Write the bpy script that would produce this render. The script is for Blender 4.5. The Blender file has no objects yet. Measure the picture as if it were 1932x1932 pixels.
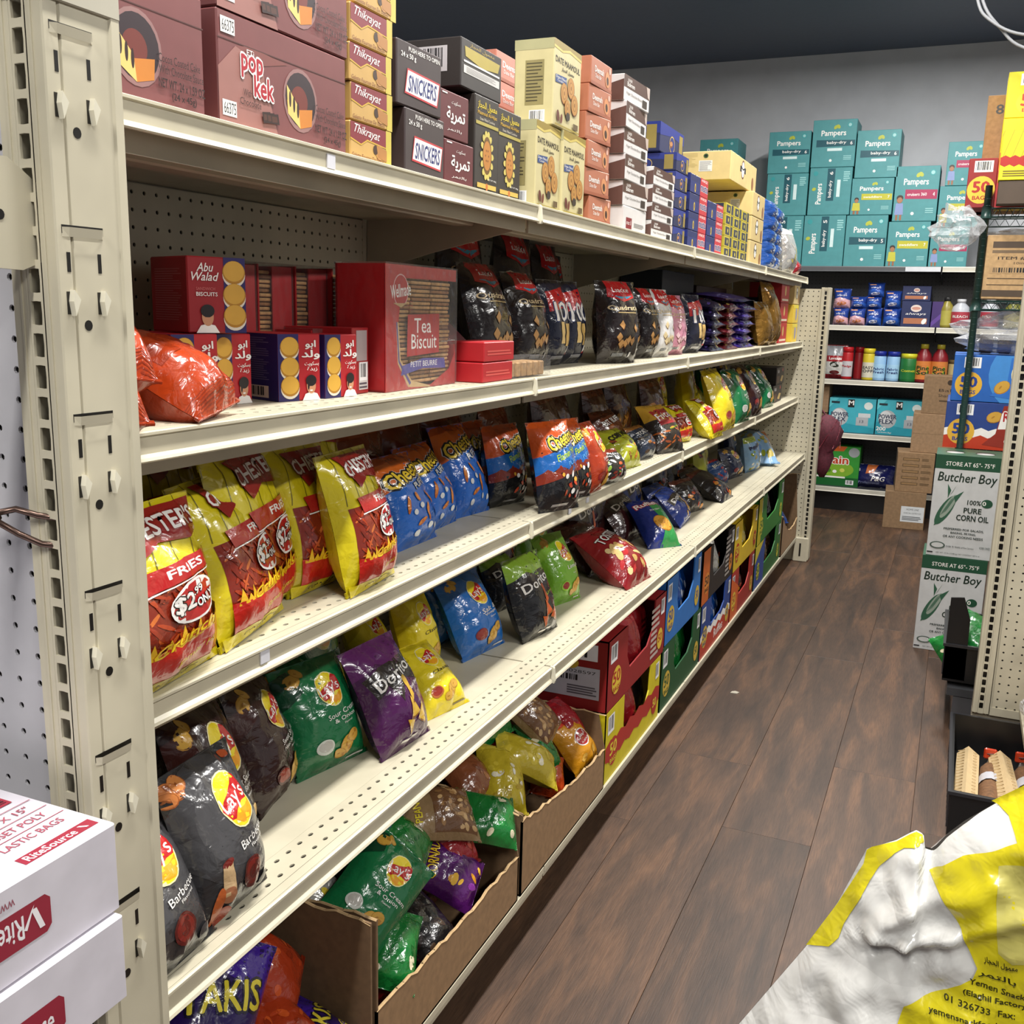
import bpy, bmesh, math, random
from mathutils import Matrix, Vector, geometry, noise
# ---------------------------------------------------------------- camera, world, lights (all lengths below are inches, scaled to metres at the end)
IN = 0.0254
sc = bpy.context.scene
COL = sc.collection
cam = bpy.data.cameras.new('camera'); cam.lens = 1883.25/1932*36; cam.sensor_width = 36; cam.clip_start = 0.02; cam.clip_end = 60
camo = bpy.data.objects.new('camera', cam); COL.objects.link(camo); sc.camera = camo
CR = [[0.9139679298650826, -0.10229420932849898, 0.39268119119203115], [0.4050864372414802, 0.17318812193584354, -0.897725377152356], [0.023824389627851016, 0.9795620292550097, 0.1997263860902403]]
m = Matrix(CR).to_4x4(); m.translation = Vector((0, 0, 51.7*IN)); camo.matrix_world = m
sc.view_settings.view_transform = 'Standard'; sc.view_settings.look = 'None'; sc.view_settings.gamma = 1; sc.view_settings.use_curve_mapping = False
sc.view_settings.exposure = -0.5
w = bpy.data.worlds.new('store_ambient'); sc.world = w; w.use_nodes = True
w.node_tree.nodes['Background'].inputs[0].default_value = (0.80, 0.84, 0.92, 1); w.node_tree.nodes['Background'].inputs[1].default_value = 0.20
CEIL = 121.5
TUBES = [(-13, y) for y in (-60, 36, 130, 221)] + [(62, y) for y in (-20, 90, 200)]
TUBE_W = [105]*4 + [75]*3

def tube_lights():
    for (x, y), pw in zip(TUBES, TUBE_W):
        l = bpy.data.lights.new('ceiling_tube', 'AREA'); l.shape = 'RECTANGLE'; l.size = 5*IN; l.size_y = 46*IN; l.energy = pw; l.color = (1.0, 0.975, 0.93)
        o = bpy.data.objects.new('ceiling_tube', l); COL.objects.link(o); o.location = (x, y, CEIL-3.1)
tube_lights()

# ---------------------------------------------------------------- materials
def lin(c):
    c = c.lstrip('#'); r = [int(c[i:i+2], 16)/255 for i in (0, 2, 4)]
    return tuple((v/12.92 if v <= .04045 else ((v+.055)/1.055)**2.4) for v in r)+(1,)
MC = {}
def M(col, kind='card'):
    k = (col, kind)
    if k in MC: return MC[k]
    m = bpy.data.materials.new(kind+'_'+col.lstrip('#')); m.use_nodes = True; MC[k] = m
    nt = m.node_tree; b = nt.nodes['Principled BSDF']; N = nt.nodes.new; L = nt.links.new
    c = lin(col)
    def noi(scale, detail=2, src=None):
        n = N('ShaderNodeTexNoise'); n.inputs['Scale'].default_value = scale; n.inputs['Detail'].default_value = detail
        L((src or tc).outputs[3 if src is None else 0], n.inputs['Vector']); return n
    tc = N('ShaderNodeTexCoord')
    spec = dict(card=(.5, .12, 25, 0, .06), film=(.24, .0, 0, 0, .05), paint=(.38, 0, 9, 0, .10), kraft=(.85, .1, 60, 0, .14), plastic=(.35, 0, 20, 0, .04),
                metal=(.3, 0, 30, 0, .1), wall=(.8, .05, 6, 0, .05), foil=(.22, 0, 0, 0, .1), print=(.42, 0, 30, 0, .05), white=(.6, 0, 15, 0, .04), wood=(.45, 0, 1, 0, 0), cake=(.8, .3, 90, 0, .3))[kind]
    rough, bump, ns, _, var = spec
    b.inputs['Roughness'].default_value = rough
    if kind in ('metal', 'foil'): b.inputs['Metallic'].default_value = .8 if kind == 'metal' else .55
    if kind == 'film':
        b.inputs['Coat Weight'].default_value = .5; b.inputs['Coat Roughness'].default_value = .09
    n = noi(ns or 18, 3)
    if var:
        mx = N('ShaderNodeMix'); mx.data_type = 'RGBA'; mx.inputs[0].default_value = 1
        mr = N('ShaderNodeMapRange'); L(n.outputs[0], mr.inputs[0]); mr.inputs[1].default_value = .3; mr.inputs[2].default_value = .7; mr.inputs[3].default_value = 0; mr.inputs[4].default_value = 1
        L(mr.outputs[0], mx.inputs[0])
        mx.inputs[6].default_value = tuple(v*(1-var) for v in c[:3])+(1,); mx.inputs[7].default_value = tuple(min(1, v*(1+var)) for v in c[:3])+(1,)
        L(mx.outputs[2], b.inputs['Base Color'])
    else: b.inputs['Base Color'].default_value = c
    bp = N('ShaderNodeBump')
    if kind in ('film', 'foil'):
        n1 = noi(34, 3); n1.inputs['Distortion'].default_value = .6
        v = N('ShaderNodeTexVoronoi'); v.feature = 'DISTANCE_TO_EDGE'; v.inputs['Scale'].default_value = 17; L(tc.outputs[3], v.inputs['Vector'])
        mr2 = N('ShaderNodeMapRange'); L(v.outputs[0], mr2.inputs[0]); mr2.inputs[1].default_value = 0; mr2.inputs[2].default_value = .25
        ad = N('ShaderNodeMath'); ad.operation = 'MULTIPLY_ADD'; L(mr2.outputs[0], ad.inputs[0]); ad.inputs[1].default_value = .35; L(n1.outputs[0], ad.inputs[2])
        L(ad.outputs[0], bp.inputs['Height']); bp.inputs['Strength'].default_value = .6; bp.inputs['Distance'].default_value = .0045 if kind == 'film' else .008
        L(bp.outputs[0], b.inputs['Normal']); L(bp.outputs[0], b.inputs['Coat Normal'])
    elif bump:
        L(n.outputs[0], bp.inputs['Height']); bp.inputs['Strength'].default_value = bump; bp.inputs['Distance'].default_value = .002; L(bp.outputs[0], b.inputs['Normal'])
    if kind == 'paint':       # faint scuffs and dust
        n3 = noi(38, 4); cr = N('ShaderNodeMapRange'); L(n3.outputs[0], cr.inputs[0]); cr.inputs[1].default_value = .62; cr.inputs[2].default_value = .75; cr.inputs[3].default_value = rough; cr.inputs[4].default_value = .6
        L(cr.outputs[0], b.inputs['Roughness'])
    return m
def clear_mat(name, tint, amt, rough=.08):
    k = (name, tint)
    if k in MC: return MC[k]
    m = bpy.data.materials.new(name); m.use_nodes = True; nt = m.node_tree; N = nt.nodes.new; L = nt.links.new
    b = nt.nodes['Principled BSDF']; out = nt.nodes['Material Output']
    b.inputs['Base Color'].default_value = lin(tint); b.inputs['Roughness'].default_value = rough; b.inputs['Specular IOR Level'].default_value = .9
    t = N('ShaderNodeBsdfTransparent'); mx = N('ShaderNodeMixShader'); lw = N('ShaderNodeLayerWeight'); lw.inputs[0].default_value = .35
    n = N('ShaderNodeTexNoise'); n.inputs['Scale'].default_value = 40; tc = N('ShaderNodeTexCoord'); L(tc.outputs[3], n.inputs['Vector'])
    bp = N('ShaderNodeBump'); bp.inputs['Strength'].default_value = .8; bp.inputs['Distance'].default_value = .006; L(n.outputs[0], bp.inputs['Height']); L(bp.outputs[0], b.inputs['Normal']); L(bp.outputs[0], lw.inputs['Normal'])
    ma = N('ShaderNodeMath'); ma.operation = 'MULTIPLY_ADD'; L(lw.outputs['Facing'], ma.inputs[0]); ma.inputs[1].default_value = .6; ma.inputs[2].default_value = amt
    L(ma.outputs[0], mx.inputs[0]); L(t.outputs[0], mx.inputs[1]); L(b.outputs[0], mx.inputs[2]); L(mx.outputs[0], out.inputs['Surface'])
    MC[k] = m; return m

# ---------------------------------------------------------------- object helpers
def tag(o, label=None, cat=None, group=None, kind=None):
    if label: o['label'] = label
    if cat: o['category'] = cat
    if group: o['group'] = group
    if kind: o['kind'] = kind
    return o
def link(name, data, parent=None, loc=None, rot=None, scale=None):
    o = bpy.data.objects.new(name, data); COL.objects.link(o)
    if parent: o.parent = parent
    if loc: o.location = loc
    if rot: o.rotation_euler = rot
    if scale: o.scale = scale
    return o
class MB:
    def __init__(s): s.v = []; s.f = []; s.mi = []; s.ms = []; s.sm = []
    def mat(s, m):
        if m not in s.ms: s.ms.append(m)
        return s.ms.index(m)
    def add(s, vs, fs, m, smooth=False):
        o = len(s.v); k = s.mat(m); s.v += [tuple(p) for p in vs]
        for f in fs: s.f.append(tuple(i+o for i in f)); s.mi.append(k); s.sm.append(smooth)
        return s
    def box(s, a, b, m, ch=0):
        (x0, y0, z0), (x1, y1, z1) = a, b
        if ch:
            bm = bmesh.new(); bmesh.ops.create_cube(bm, size=1)
            for q in bm.verts: q.co = Vector((x0+(q.co.x+.5)*(x1-x0), y0+(q.co.y+.5)*(y1-y0), z0+(q.co.z+.5)*(z1-z0)))
            bmesh.ops.bevel(bm, geom=bm.edges[:], offset=ch, segments=1, affect='EDGES')
            bm.verts.index_update(); s.add([q.co[:] for q in bm.verts], [[q.index for q in f.verts] for f in bm.faces], m); bm.free(); return s
        v = [(x0, y0, z0), (x1, y0, z0), (x1, y1, z0), (x0, y1, z0), (x0, y0, z1), (x1, y0, z1), (x1, y1, z1), (x0, y1, z1)]
        return s.add(v, [(3, 2, 1, 0), (4, 5, 6, 7), (0, 1, 5, 4), (1, 2, 6, 5), (2, 3, 7, 6), (3, 0, 4, 7)], m)
    def prism(s, pts, axis, a, b, m, smooth=False):     # pts: 2-D outline extruded along axis from a to b
        n = len(pts)
        def P(p, t): return {'x': (t, p[0], p[1]), 'y': (p[0], t, p[1]), 'z': (p[0], p[1], t)}[axis]
        v = [P(p, a) for p in pts]+[P(p, b) for p in pts]
        f = [(i, (i+1) % n, n+(i+1) % n, n+i) for i in range(n)]
        tr = geometry.tessellate_polygon([[Vector((p[0], p[1], 0)) for p in pts]])
        f += [tuple(t) for t in tr]+[tuple(n+i for i in reversed(t)) for t in tr]
        return s.add(v, f, m, smooth)
    def tube(s, pts, r, m, n=8, closed=False):
        pts = [Vector(p) for p in pts]; vs = []; fs = []
        for i, p in enumerate(pts):
            d = (pts[min(i+1, len(pts)-1)]-pts[max(i-1, 0)]).normalized()
            a = d.cross(Vector((0, 0, 1)));
            if a.length < .1: a = d.cross(Vector((1, 0, 0)))
            a.normalize(); b = d.cross(a); rr = r[i] if isinstance(r, (list, tuple)) else r
            for k in range(n): t = 2*math.pi*k/n; vs.append(p+a*math.cos(t)*rr+b*math.sin(t)*rr)
        for i in range(len(pts)-1):
            for k in range(n): fs.append((i*n+k, i*n+(k+1) % n, (i+1)*n+(k+1) % n, (i+1)*n+k))
        fs.append(tuple(range(n))); fs.append(tuple((len(pts)-1)*n+k for k in reversed(range(n))))
        return s.add(vs, fs, m, True)
    def lathe(s, prof, m, c=(0, 0), n=20):
        vs = [(c[0]+r*math.cos(2*math.pi*k/n), c[1]+r*math.sin(2*math.pi*k/n), z) for r, z in prof for k in range(n)]
        fs = [(i*n+k, i*n+(k+1) % n, (i+1)*n+(k+1) % n, (i+1)*n+k) for i in range(len(prof)-1) for k in range(n)]
        fs += [tuple(reversed(range(n))), tuple((len(prof)-1)*n+k for k in range(n))]
        return s.add(vs, fs, m, True)
    def data(s, name):
        me = bpy.data.meshes.new(name); me.from_pydata(s.v, [], s.f)
        for m in s.ms: me.materials.append(m)
        me.polygons.foreach_set('material_index', s.mi); me.polygons.foreach_set('use_smooth', s.sm); me.update(); return me
    def build(s, name, parent=None, **k): return link(name, s.data(name), parent, **k)
def struct(name, mb, parent=None):
    o = mb.build(name, parent)
    if not parent: o['kind'] = 'structure'
    return o
def empty(name, label, cat, group=None, loc=(0, 0, 0), rz=0, rot=None):
    return tag(link(name, None, None, loc, rot or (0, 0, rz)), label, cat, group)

# ---------------------------------------------------------------- flat print: shapes and lettering as thin geometry on a face
ASP = [1.0]
TC = {}
def text_mesh(s, bold=0.0, off=0.0, sh=0.0):
    k = (s, bold, off, sh)
    if k in TC: return TC[k]
    def mk(o_):
        c = bpy.data.curves.new('t', 'FONT'); c.body = s; c.size = 1; c.offset = o_; c.shear = sh; c.resolution_u = 2; c.fill_mode = 'FRONT'
        ob = bpy.data.objects.new('t', c); me = bpy.data.meshes.new_from_object(ob)
        v = [(q.co.x, q.co.y) for q in me.vertices]; f = [tuple(p.vertices) for p in me.polygons if len(p.vertices) > 2]
        bpy.data.objects.remove(ob); bpy.data.curves.remove(c); bpy.data.meshes.remove(me); return v, f
    v0, _ = mk(bold)
    if not v0: TC[k] = ([], [], 1); return TC[k]
    xs = [p[0] for p in v0]; ys = [p[1] for p in v0]; x0, x1, y0, y1 = min(xs), max(xs), min(ys), max(ys); h = max(y1-y0, .01); W = (x1-x0)/h
    v, f = mk(bold+off) if off else mk(bold)
    TC[k] = ([((x-(x0+x1)/2)/h, (y-(y0+y1)/2)/h) for x, y in v], f, W); return TC[k]
def R(x0, y0, x1, y1, c): return [([(x0, y0), (x1, y0), (x1, y1), (x0, y1)], [(0, 1, 2, 3)], c)]
def P(pts, c):
    return [(list(pts), [tuple(t) for t in geometry.tessellate_polygon([[Vector((p[0], p[1], 0)) for p in pts]])], c)]
def E(cx, cy, rx, ry, c, rot=0, n=22):
    a = ASP[0]; ca, sa = math.cos(math.radians(rot)), math.sin(math.radians(rot)); pts = []
    for k in range(n):
        t = 2*math.pi*k/n; x, y = rx*math.cos(t), ry*math.sin(t); pts.append((cx+(x*ca-y*sa)/a, cy+x*sa+y*ca))
    return [(pts, [tuple(range(n))], c)]
def T(s, cx, cy, h, c, w=None, rot=0, sh=0.0, b=0.0, out=None, oo=.05, arch=0.0, grow=0.0):
    a = ASP[0]; r = []; ca, sa = math.cos(math.radians(rot)), math.sin(math.radians(rot)); v, f, W = text_mesh(s, 0.0, 0.0, sh)
    if not v: return r
    sx = (w*a/(W*h)) if w else 1
    b = b*.8; one = [(0, 0)]; bb = [(b, 0), (-b, 0), (0, b*.8), (0, -b*.8), (0, 0)] if b else one
    q = (b+oo)*1.15; ob = [(q*math.cos(k*math.pi/4), q*math.sin(k*math.pi/4)) for k in range(8)]
    for shifts, col in (([(ob, out)] if out else [])+[(bb, c)]):
        pts = []; fs = []
        for dx, dy in shifts:
            o = len(pts)
            for x, y in v:
                x += dx; y += dy; t = 2*x/max(W, .01); y2 = y*(1+grow*t)+arch*(1-t*t)/max(h, .01)*.3
                xx, yy = x*h*sx, y2*h; pts.append((cx+(xx*ca-yy*sa)/a, cy+xx*sa+yy*ca))
            fs += [tuple(i+o for i in g_) for g_ in f]
        r.append((pts, fs, col, len(v)))
    return r
def AR(hx): return ''.join(chr(int(x, 16)) if x != '_' else ' ' for x in reversed(hx.split()))
TAMR = AR('FE97 FEE4 FEAE FEF3 FE94'); MAAM = AR('FEE3 FECC FEE4 FEEE FEDD _ FE8D FEDF FEA4 FEA0 FE8E FEAF'); ABU = AR('FE8D FE91 FEEE'); WALAD = AR('FEED FEDF FEAA')
BISK = AR('FE91 FEB4 FEDC FEEE FEF3 FE96'); ZUBDA = AR('FEAF FE91 FEAA FE93'); BATAL = AR('FE8D FEDF FE92 FEC4 FEDE'); TAMR2 = AR('FE91 FE8E FEDF FE98 FEE4 FEAE')
def LINES(x0, y0, x1, y1, n, c, seed=1, fill=.55):
    rd = random.Random(seed); r = []; dy = (y1-y0)/n
    for i in range(n):
        e = x1-(x1-x0)*rd.choice((0, .05, .12, .3)); r += R(x0, y1-(i+1)*dy+dy*(1-fill)/2, e, y1-(i+1)*dy+dy*(1+fill)/2, c)
    return r
def BAR(x0, y0, x1, y1, seed=2, n=26, bg='#e8e8ea'):
    rd = random.Random(seed); r = R(x0, y0, x1, y1, bg); x = x0+(x1-x0)*.08; e = x1-(x1-x0)*.08; dx = (e-x)/n
    while x < e-dx:
        k = rd.choice((.35, .6, 1.0)); r += R(x, y0+(y1-y0)*.18, x+dx*k, y1-(y1-y0)*.08, '#17171b'); x += dx*(k+rd.choice((.4, .6, .9)))
    return r
def CHIP(cx, cy, r, rot=0, c='#c79a3e', c2='#a8772a'):
    return E(cx, cy, r*1.15, r*.85, c2, rot, 14)+E(cx, cy+r*.05, r*1.05, r*.76, c, rot, 14)+E(cx-r*.2/ASP[0], cy, r*.3, r*.12, c2, rot+20, 8)
def put_prints(els, fmap, name, parent, kind='print', grid=None):
    """els: list of (points, faces, colour) in 0..1 face space; fmap(u,v,layer)->xyz"""
    mb = MB(); base = []; c0 = 0.0       # overlapping copies of bold or outlined lettering get hair-thin steps of their own
    for e in els:
        nv_ = e[3] if len(e) > 3 else max(1, len(e[0])); base.append((c0, nv_)); c0 += (.3 if len(e[0]) <= 12 else 1)+.35*(len(e[0])//nv_-1)
    if not grid:
        for (k, nv_), e in zip(base, els):
            if all(-1e-6 <= u <= 1.000001 and -1e-6 <= v <= 1.000001 for u, v in e[0]): mb.add([fmap(u, v, k+.35*(i//nv_)) for i, (u, v) in enumerate(e[0])], e[1], M(e[2], kind)); continue
            for f in e[1]:              # trim shapes that run over the edge of the face
                poly = [e[0][i] for i in f]
                for ax, lim, sg in ((0, 0, 1), (0, 1, -1), (1, 0, 1), (1, 1, -1)):
                    o = []
                    for p, q in zip(poly, poly[1:]+poly[:1]):
                        ip, iq = sg*(p[ax]-lim) >= 0, sg*(q[ax]-lim) >= 0
                        if ip: o.append(p)
                        if ip != iq: t = (lim-p[ax])/(q[ax]-p[ax]); o.append((p[0]+(q[0]-p[0])*t, p[1]+(q[1]-p[1])*t))
                    poly = o
                    if len(poly) < 3: break
                if len(poly) > 2: mb.add([fmap(u, v, k+.35*(f[0]//nv_)) for u, v in poly], [tuple(range(len(poly)))], M(e[2], kind))
        return mb
    nu, nv = grid
    bm = bmesh.new(); lay = bm.faces.layers.int.new('k')
    for ei, ((k, nv_), e) in enumerate(zip(base, els)):
        vs = [bm.verts.new((u, v, (k+.35*(i//nv_))*.01)) for i, (u, v) in enumerate(e[0])]
        for f in e[1]:
            try: q = bm.faces.new([vs[i] for i in f]); q[lay] = ei
            except ValueError: pass
    for i in range(1, nu): bmesh.ops.bisect_plane(bm, geom=bm.verts[:]+bm.edges[:]+bm.faces[:], dist=1e-6, plane_co=(i/nu, 0, 0), plane_no=(1, 0, 0))
    for j in range(1, nv): bmesh.ops.bisect_plane(bm, geom=bm.verts[:]+bm.edges[:]+bm.faces[:], dist=1e-6, plane_co=(0, j/nv, 0), plane_no=(0, 1, 0))
    dead = [f for f in bm.faces if not (0 <= f.calc_center_median().x <= 1 and 0 <= f.calc_center_median().y <= 1)]
    if dead: bmesh.ops.delete(bm, geom=dead, context='FACES')
    bm.verts.index_update(); o = len(mb.v)
    for q in bm.verts: mb.v.append(tuple(fmap(min(1, max(0, q.co.x)), min(1, max(0, q.co.y)), q.co.z/.01)))
    for f in bm.faces:
        mb.f.append(tuple(q.index for q in f.verts)); mb.mi.append(mb.mat(M(els[f[lay]][2], kind))); mb.sm.append(True)
    bm.free(); return mb

# ---------------------------------------------------------------- snack bags
def bag_shape(seed, t):
    rd = random.Random(seed); ph = [rd.uniform(0, 6.28) for _ in range(8)]; k1 = rd.uniform(.8, 1.2)
    def g(v):
        s = max(0.0, min(1.0, (v-.035)/.93)); return math.sin(math.pi*s)**.42 if 0 < s < 1 else 0
    def half(u, v):
        e = max(0.0, 1-abs(2*u-1)**2.6)**.62
        base = t/2*e*g(v)*(1.22-.45*v)
        cre = 0.0
        for vv, p in ((v, 0), (1-v, 3)):
            if vv < .35: cre += math.exp(-vv/.12)*.22*math.sin(2*math.pi*(3.2*k1*u)+ph[p])*min(1, vv/.05)+math.exp(-vv/.15)*.13*math.sin(2*math.pi*6*u+ph[p+1])*min(1, vv/.05)
        q = Vector((u*2.3+ph[5], v*3.1+ph[6], ph[7])); cre += .34*(abs(noise.noise(q))-.2)*g(v)*e
        q2 = Vector((u*5+v*2.5+ph[2], v*6, ph[4])); cre += .20*(abs(noise.noise(q2))-.2)*g(v)*e
        return base+cre*min(1, t/2)*min(1, 7*u, 7*(1-u))
    def wid(u, v):                                      # pulled in where full, corners stick out
        return (1-.085*g(v)-.05*math.exp(-((v-.0)/.12)**2)+.012*math.sin(9*v+ph[1]))
    return half, wid, ph
BAGC = {}
def bag_meshes(design, seed, w=7.0, h=9.0, t=3.2, nu=16, nv=24):
    k = (design, seed, t)
    if k in BAGC: return BAGC[k]
    half, wid, ph = bag_shape(hash_s(design)+seed*17, t)
    ASP[0] = w/h; d = BAGS[design]; base, els = d[0], d[1]()
    def S(u, v, sgn, e=0.0):
        x = (u-.5)*w*wid(u, v); z = v*h-(.22*math.exp(-((u-.5)/.3)**2)*(1 if v < .0 else 0))
        y = -sgn*(half(u, v)+e) + .25*math.sin(math.pi*v)*math.sin(ph[3])*.5
        return (x, y, z)
    fk = 'foil' if design in ('gold', 'whitebag') else 'film'; mb = MB(); bm_ = M(base, fk)
    for sgn in (1, -1):
        vs = [S(i/nu, j/nv, sgn, .0 if sgn == 1 else .02) for j in range(nv+1) for i in range(nu+1)]
        fs = [(j*(nu+1)+i, j*(nu+1)+i+1, (j+1)*(nu+1)+i+1, (j+1)*(nu+1)+i) for j in range(nv) for i in range(nu)]
        if sgn < 0: fs = [tuple(reversed(f)) for f in fs]
        mb.add(vs, fs, bm_ if sgn > 0 else M(d[2] if len(d) > 2 else base, fk), True)
    body = mb.data('bag_film')
    gu, gv = nu, nv
    def F(u, v, k):
        i = min(gu-1, int(u*gu)); j = min(gv-1, int(v*gv)); a, b = u*gu-i, v*gv-j; e = .014+.0025*k
        p = [S((i+x)/gu, (j+y)/gv, 1, 0) for x, y in ((0, 0), (1, 0), (1, 1), (0, 1))]
        ww = ((1-a)*(1-b), a*(1-b), a*b, (1-a)*b)
        q = [sum(ww[n]*p[n][c] for n in range(4)) for c in range(3)]
        return (q[0], q[1]-e*1.25, q[2])
    pr = put_prints(els, F, 'print', None, 'film', (nu, nv)).data('bag_print') if els else None
    BAGC[k] = (body, pr, base); return BAGC[k]
def hash_s(s): return sum((i+1)*ord(c) for i, c in enumerate(s)) % 9973
def crimp_mesh(w, h, base):
    k = ('crimp', base)
    if k in BAGC: return BAGC[k]
    mb = MB(); m = M(base, 'film')
    for z0 in (0.0, h-.42):
        n = 6
        for i in range(n): zz = z0+.03+i*.065; mb.box((-w/2*.985, -.055, zz), (w/2*.985, .055, zz+.03), m)
    BAGC[k] = mb.data('crimp_seal'); return BAGC[k]
SEEDN = [0]
def put_bag(design, x, y, z, yaw, lean, roll, w, h, t, name, lab, cat, grp, seed=None, tip=0):
    SEEDN[0] += 1; sd = (SEEDN[0] % 3) if seed is None else seed
    body, pr, base = bag_meshes(design, sd)
    root = link(name, body, None, (x, y, z))
    mw = Matrix.Rotation(math.radians(yaw), 4, 'Z') @ Matrix.Rotation(-math.radians(lean), 4, 'X') @ Matrix.Rotation(math.radians(roll), 4, 'Y')
    root.rotation_euler = mw.to_euler(); root.scale = (w/7.0, t/3.2, h/9.0)
    tag(root, lab, cat, grp)
    if pr: link('printed_front', pr, root)
    if w > 3 and h > 4: link('crimp_seal', crimp_mesh(7.0, 9.0, base), root)
    return root

# ---------------------------------------------------------------- cartons
def carton(design, cx, cy, z, yaw, w, d, h, name, lab, cat, grp, lean=0, roll=0):
    """front face at local y=0 facing -y; prints from BOXES[design] on faces F, L, R, T"""
    D = BOXES[design]; base = D['base']; mb = MB(); m = M(base, D.get('kind', 'card'))
    mb.box((-w/2, 0, 0), (w/2, d, h), m, min(.07, w*.02))
    root = mb.build(name, None, loc=(cx, cy, z))
    mw = Matrix.Rotation(math.radians(yaw), 4, 'Z') @ Matrix.Rotation(-math.radians(lean), 4, 'X') @ Matrix.Rotation(math.radians(roll), 4, 'Y'); root.rotation_euler = mw.to_euler()
    tag(root, lab, cat, grp)
    fm = {'F': ((-w/2, 0, 0), (w, 0, 0), (0, 0, h), (0, -1, 0), w/h), 'L': ((-w/2, d, 0), (0, -d, 0), (0, 0, h), (-1, 0, 0), d/h),
          'R': ((w/2, 0, 0), (0, d, 0), (0, 0, h), (1, 0, 0), d/h), 'T': ((-w/2, 0, h), (w, 0, 0), (0, d, 0), (0, 0, 1), w/d)}
    nm = {'F': 'printed_front', 'L': 'printed_side', 'R': 'printed_side', 'T': 'printed_top'}
    for k in 'FLRT':
        if k not in D: continue
        O, U, V, Nn, a = fm[k]; ASP[0] = a; els = D[k]()
        def f(u, v, kk): e = .012+.0024*kk; return tuple(O[i]+u*U[i]+v*V[i]+Nn[i]*e for i in range(3))
        link(nm[k], put_prints(els, f, nm[k], root).data(nm[k]), root)
    if D.get('flap', 0):      # meeting line of the top flaps and a strip of tape
        fl = MB(); fl.box((-w/2+.05, d*.5-.03, h), (w/2-.05, d*.5+.03, h+.02), M('#3a332c', 'card')); link('flap_seam', fl.data('flap_seam'), root)
    return root

def put_bag_c(design, x, y, z, yaw, lean, roll, w, h, t, name, lab, cat, grp):
    o = put_bag(design, x, y, z, yaw, lean, roll, w, h, t, name, lab, cat, grp)
    mw = o.rotation_euler.to_matrix(); o.location = Vector((x, y, z))-mw @ Vector((0, 0, h/2)); return o
# ---------------------------------------------------------------- printed designs for bags (0..1 across, 0..1 up)
W_, K_, Y_, RD = '#e9e6e2', '#161416', '#e3cf1c', '#b01c20'
def lays(cx, cy, r, rot=0):
    a = ASP[0]; ca, sa = math.cos(math.radians(rot+14)), math.sin(math.radians(rot+14))
    def q(x, y): return (cx+(x*ca-y*sa)*r/a, cy+(x*sa+y*ca)*r)
    o = E(cx, cy, r*.93, r*1.12, '#e9dfa8')+E(cx, cy, r*.87, r*1.06, '#e6cf1f')
    low = [(-.62, -.55), (-.3, -.9), (.05, -1.03), (.45, -.85), (.72, -.45), (.3, -.5), (-.2, -.42)]
    o += P([q(*p) for p in low], '#e39a1a')
    top = [(-.9, .02), (-.55, .22), (-.1, .30), (.35, .45), (.72, .72), (.93, .5), (.97, .1), (.92, -.25)]
    bot = [(.72, -.42), (.3, -.30), (-.2, -.36), (-.55, -.55), (-.8, -.45)]
    o += P([q(*p) for p in top+bot], '#b3161c')
    o += T("Lay's", cx+.02*r, cy-.02*r, r*.80, W_, w=1.62*r/a, rot=rot+10, b=.015)
    return o
def fries_photo(x0, y0, x1, y1, seed=3, n=95):
    rd = random.Random(seed); o = R(x0, y0, x1, y1, '#7c2412')
    for i in range(n):
        x = rd.uniform(x0+.05, x1-.05); y = rd.uniform(y0+.03, y1-.03)
        o += E(x, y, rd.uniform(.03, .07), rd.uniform(.008, .014), rd.choice(('#74220f', '#6a1c0e', '#a43a17', '#b9501f', '#8d2a12', '#c2662c', '#9b3115')), rd.uniform(-75, -20)+rd.choice((0, 0, 80)), 9)
    return o
def d_fries():
    o = []
    for k in range(6): o += P([(.02+k*.17, 1), (.028+k*.17, 1), (.17*k-.06, .62), (.17*k-.068, .62)], '#6d6412')
    o += fries_photo(.10, .22, .98, .60)
    o += P([(.22, .97), (.98, .97), (1, .80), (.80, .76), (.55, .79), (.36, .72), (.30, .80)], '#8d1c1a')
    o += T("CHESTER'S", .61, .865, .10, W_, w=.70, rot=2, b=.04, out='#7a1414', oo=.07, arch=.05)
    o += P([(.22, .66), (.95, .68), (.95, .58), (.24, .55)], '#a81c1e')+P([(.22, .545), (.95, .572), (.95, .566), (.22, .537)], W_)
    o += T('FRIES', .66, .622, .045, W_, w=.34, rot=1.5, b=.05)
    o += E(.67, .44, .175, .112, W_, 8)+E(.67, .44, .16, .098, '#a8161c', 8)
    o += T('$2', .565, .44, .10, W_, w=.16, b=.05, out=K_, oo=.045, rot=4)+T('.99', .69, .487, .038, W_, w=.11, b=.05, out=K_, oo=.05, rot=4)+T('ONLY', .755, .425, .045, W_, w=.20, b=.06, out=K_, oo=.06, rot=6)
    o += P([(.08, .25), (.2, .235), (.5, .26), (.8, .3), (1, .36), (1, .05), (.08, .05)], '#bb2218')
    fl = [(.10, .235)]
    for i in range(14): fl += [(.10+i*.062, .245+.004*i+(.05 if i % 2 else .0)+.02*math.sin(i)), (.125+i*.062, .232+.004*i)]
    o += P(fl+[(.97, .27), (.5, .222), (.1, .222)], '#e2b11c')
    o += T('Crunchy', .60, .265, .07, '#efd021', w=.62, rot=8, sh=.3, b=.02, out='#c06a10', oo=.03)
    o += T("Flamin' Hot", .68, .155, .035, '#e8d12a', w=.42, rot=10, sh=.4)
    o += R(.0, .0, 1, .075, '#d9c71c')+T('CORN SNACKS', .5, .038, .026, '#3b3208', w=.5, b=.02)
    return o
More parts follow.
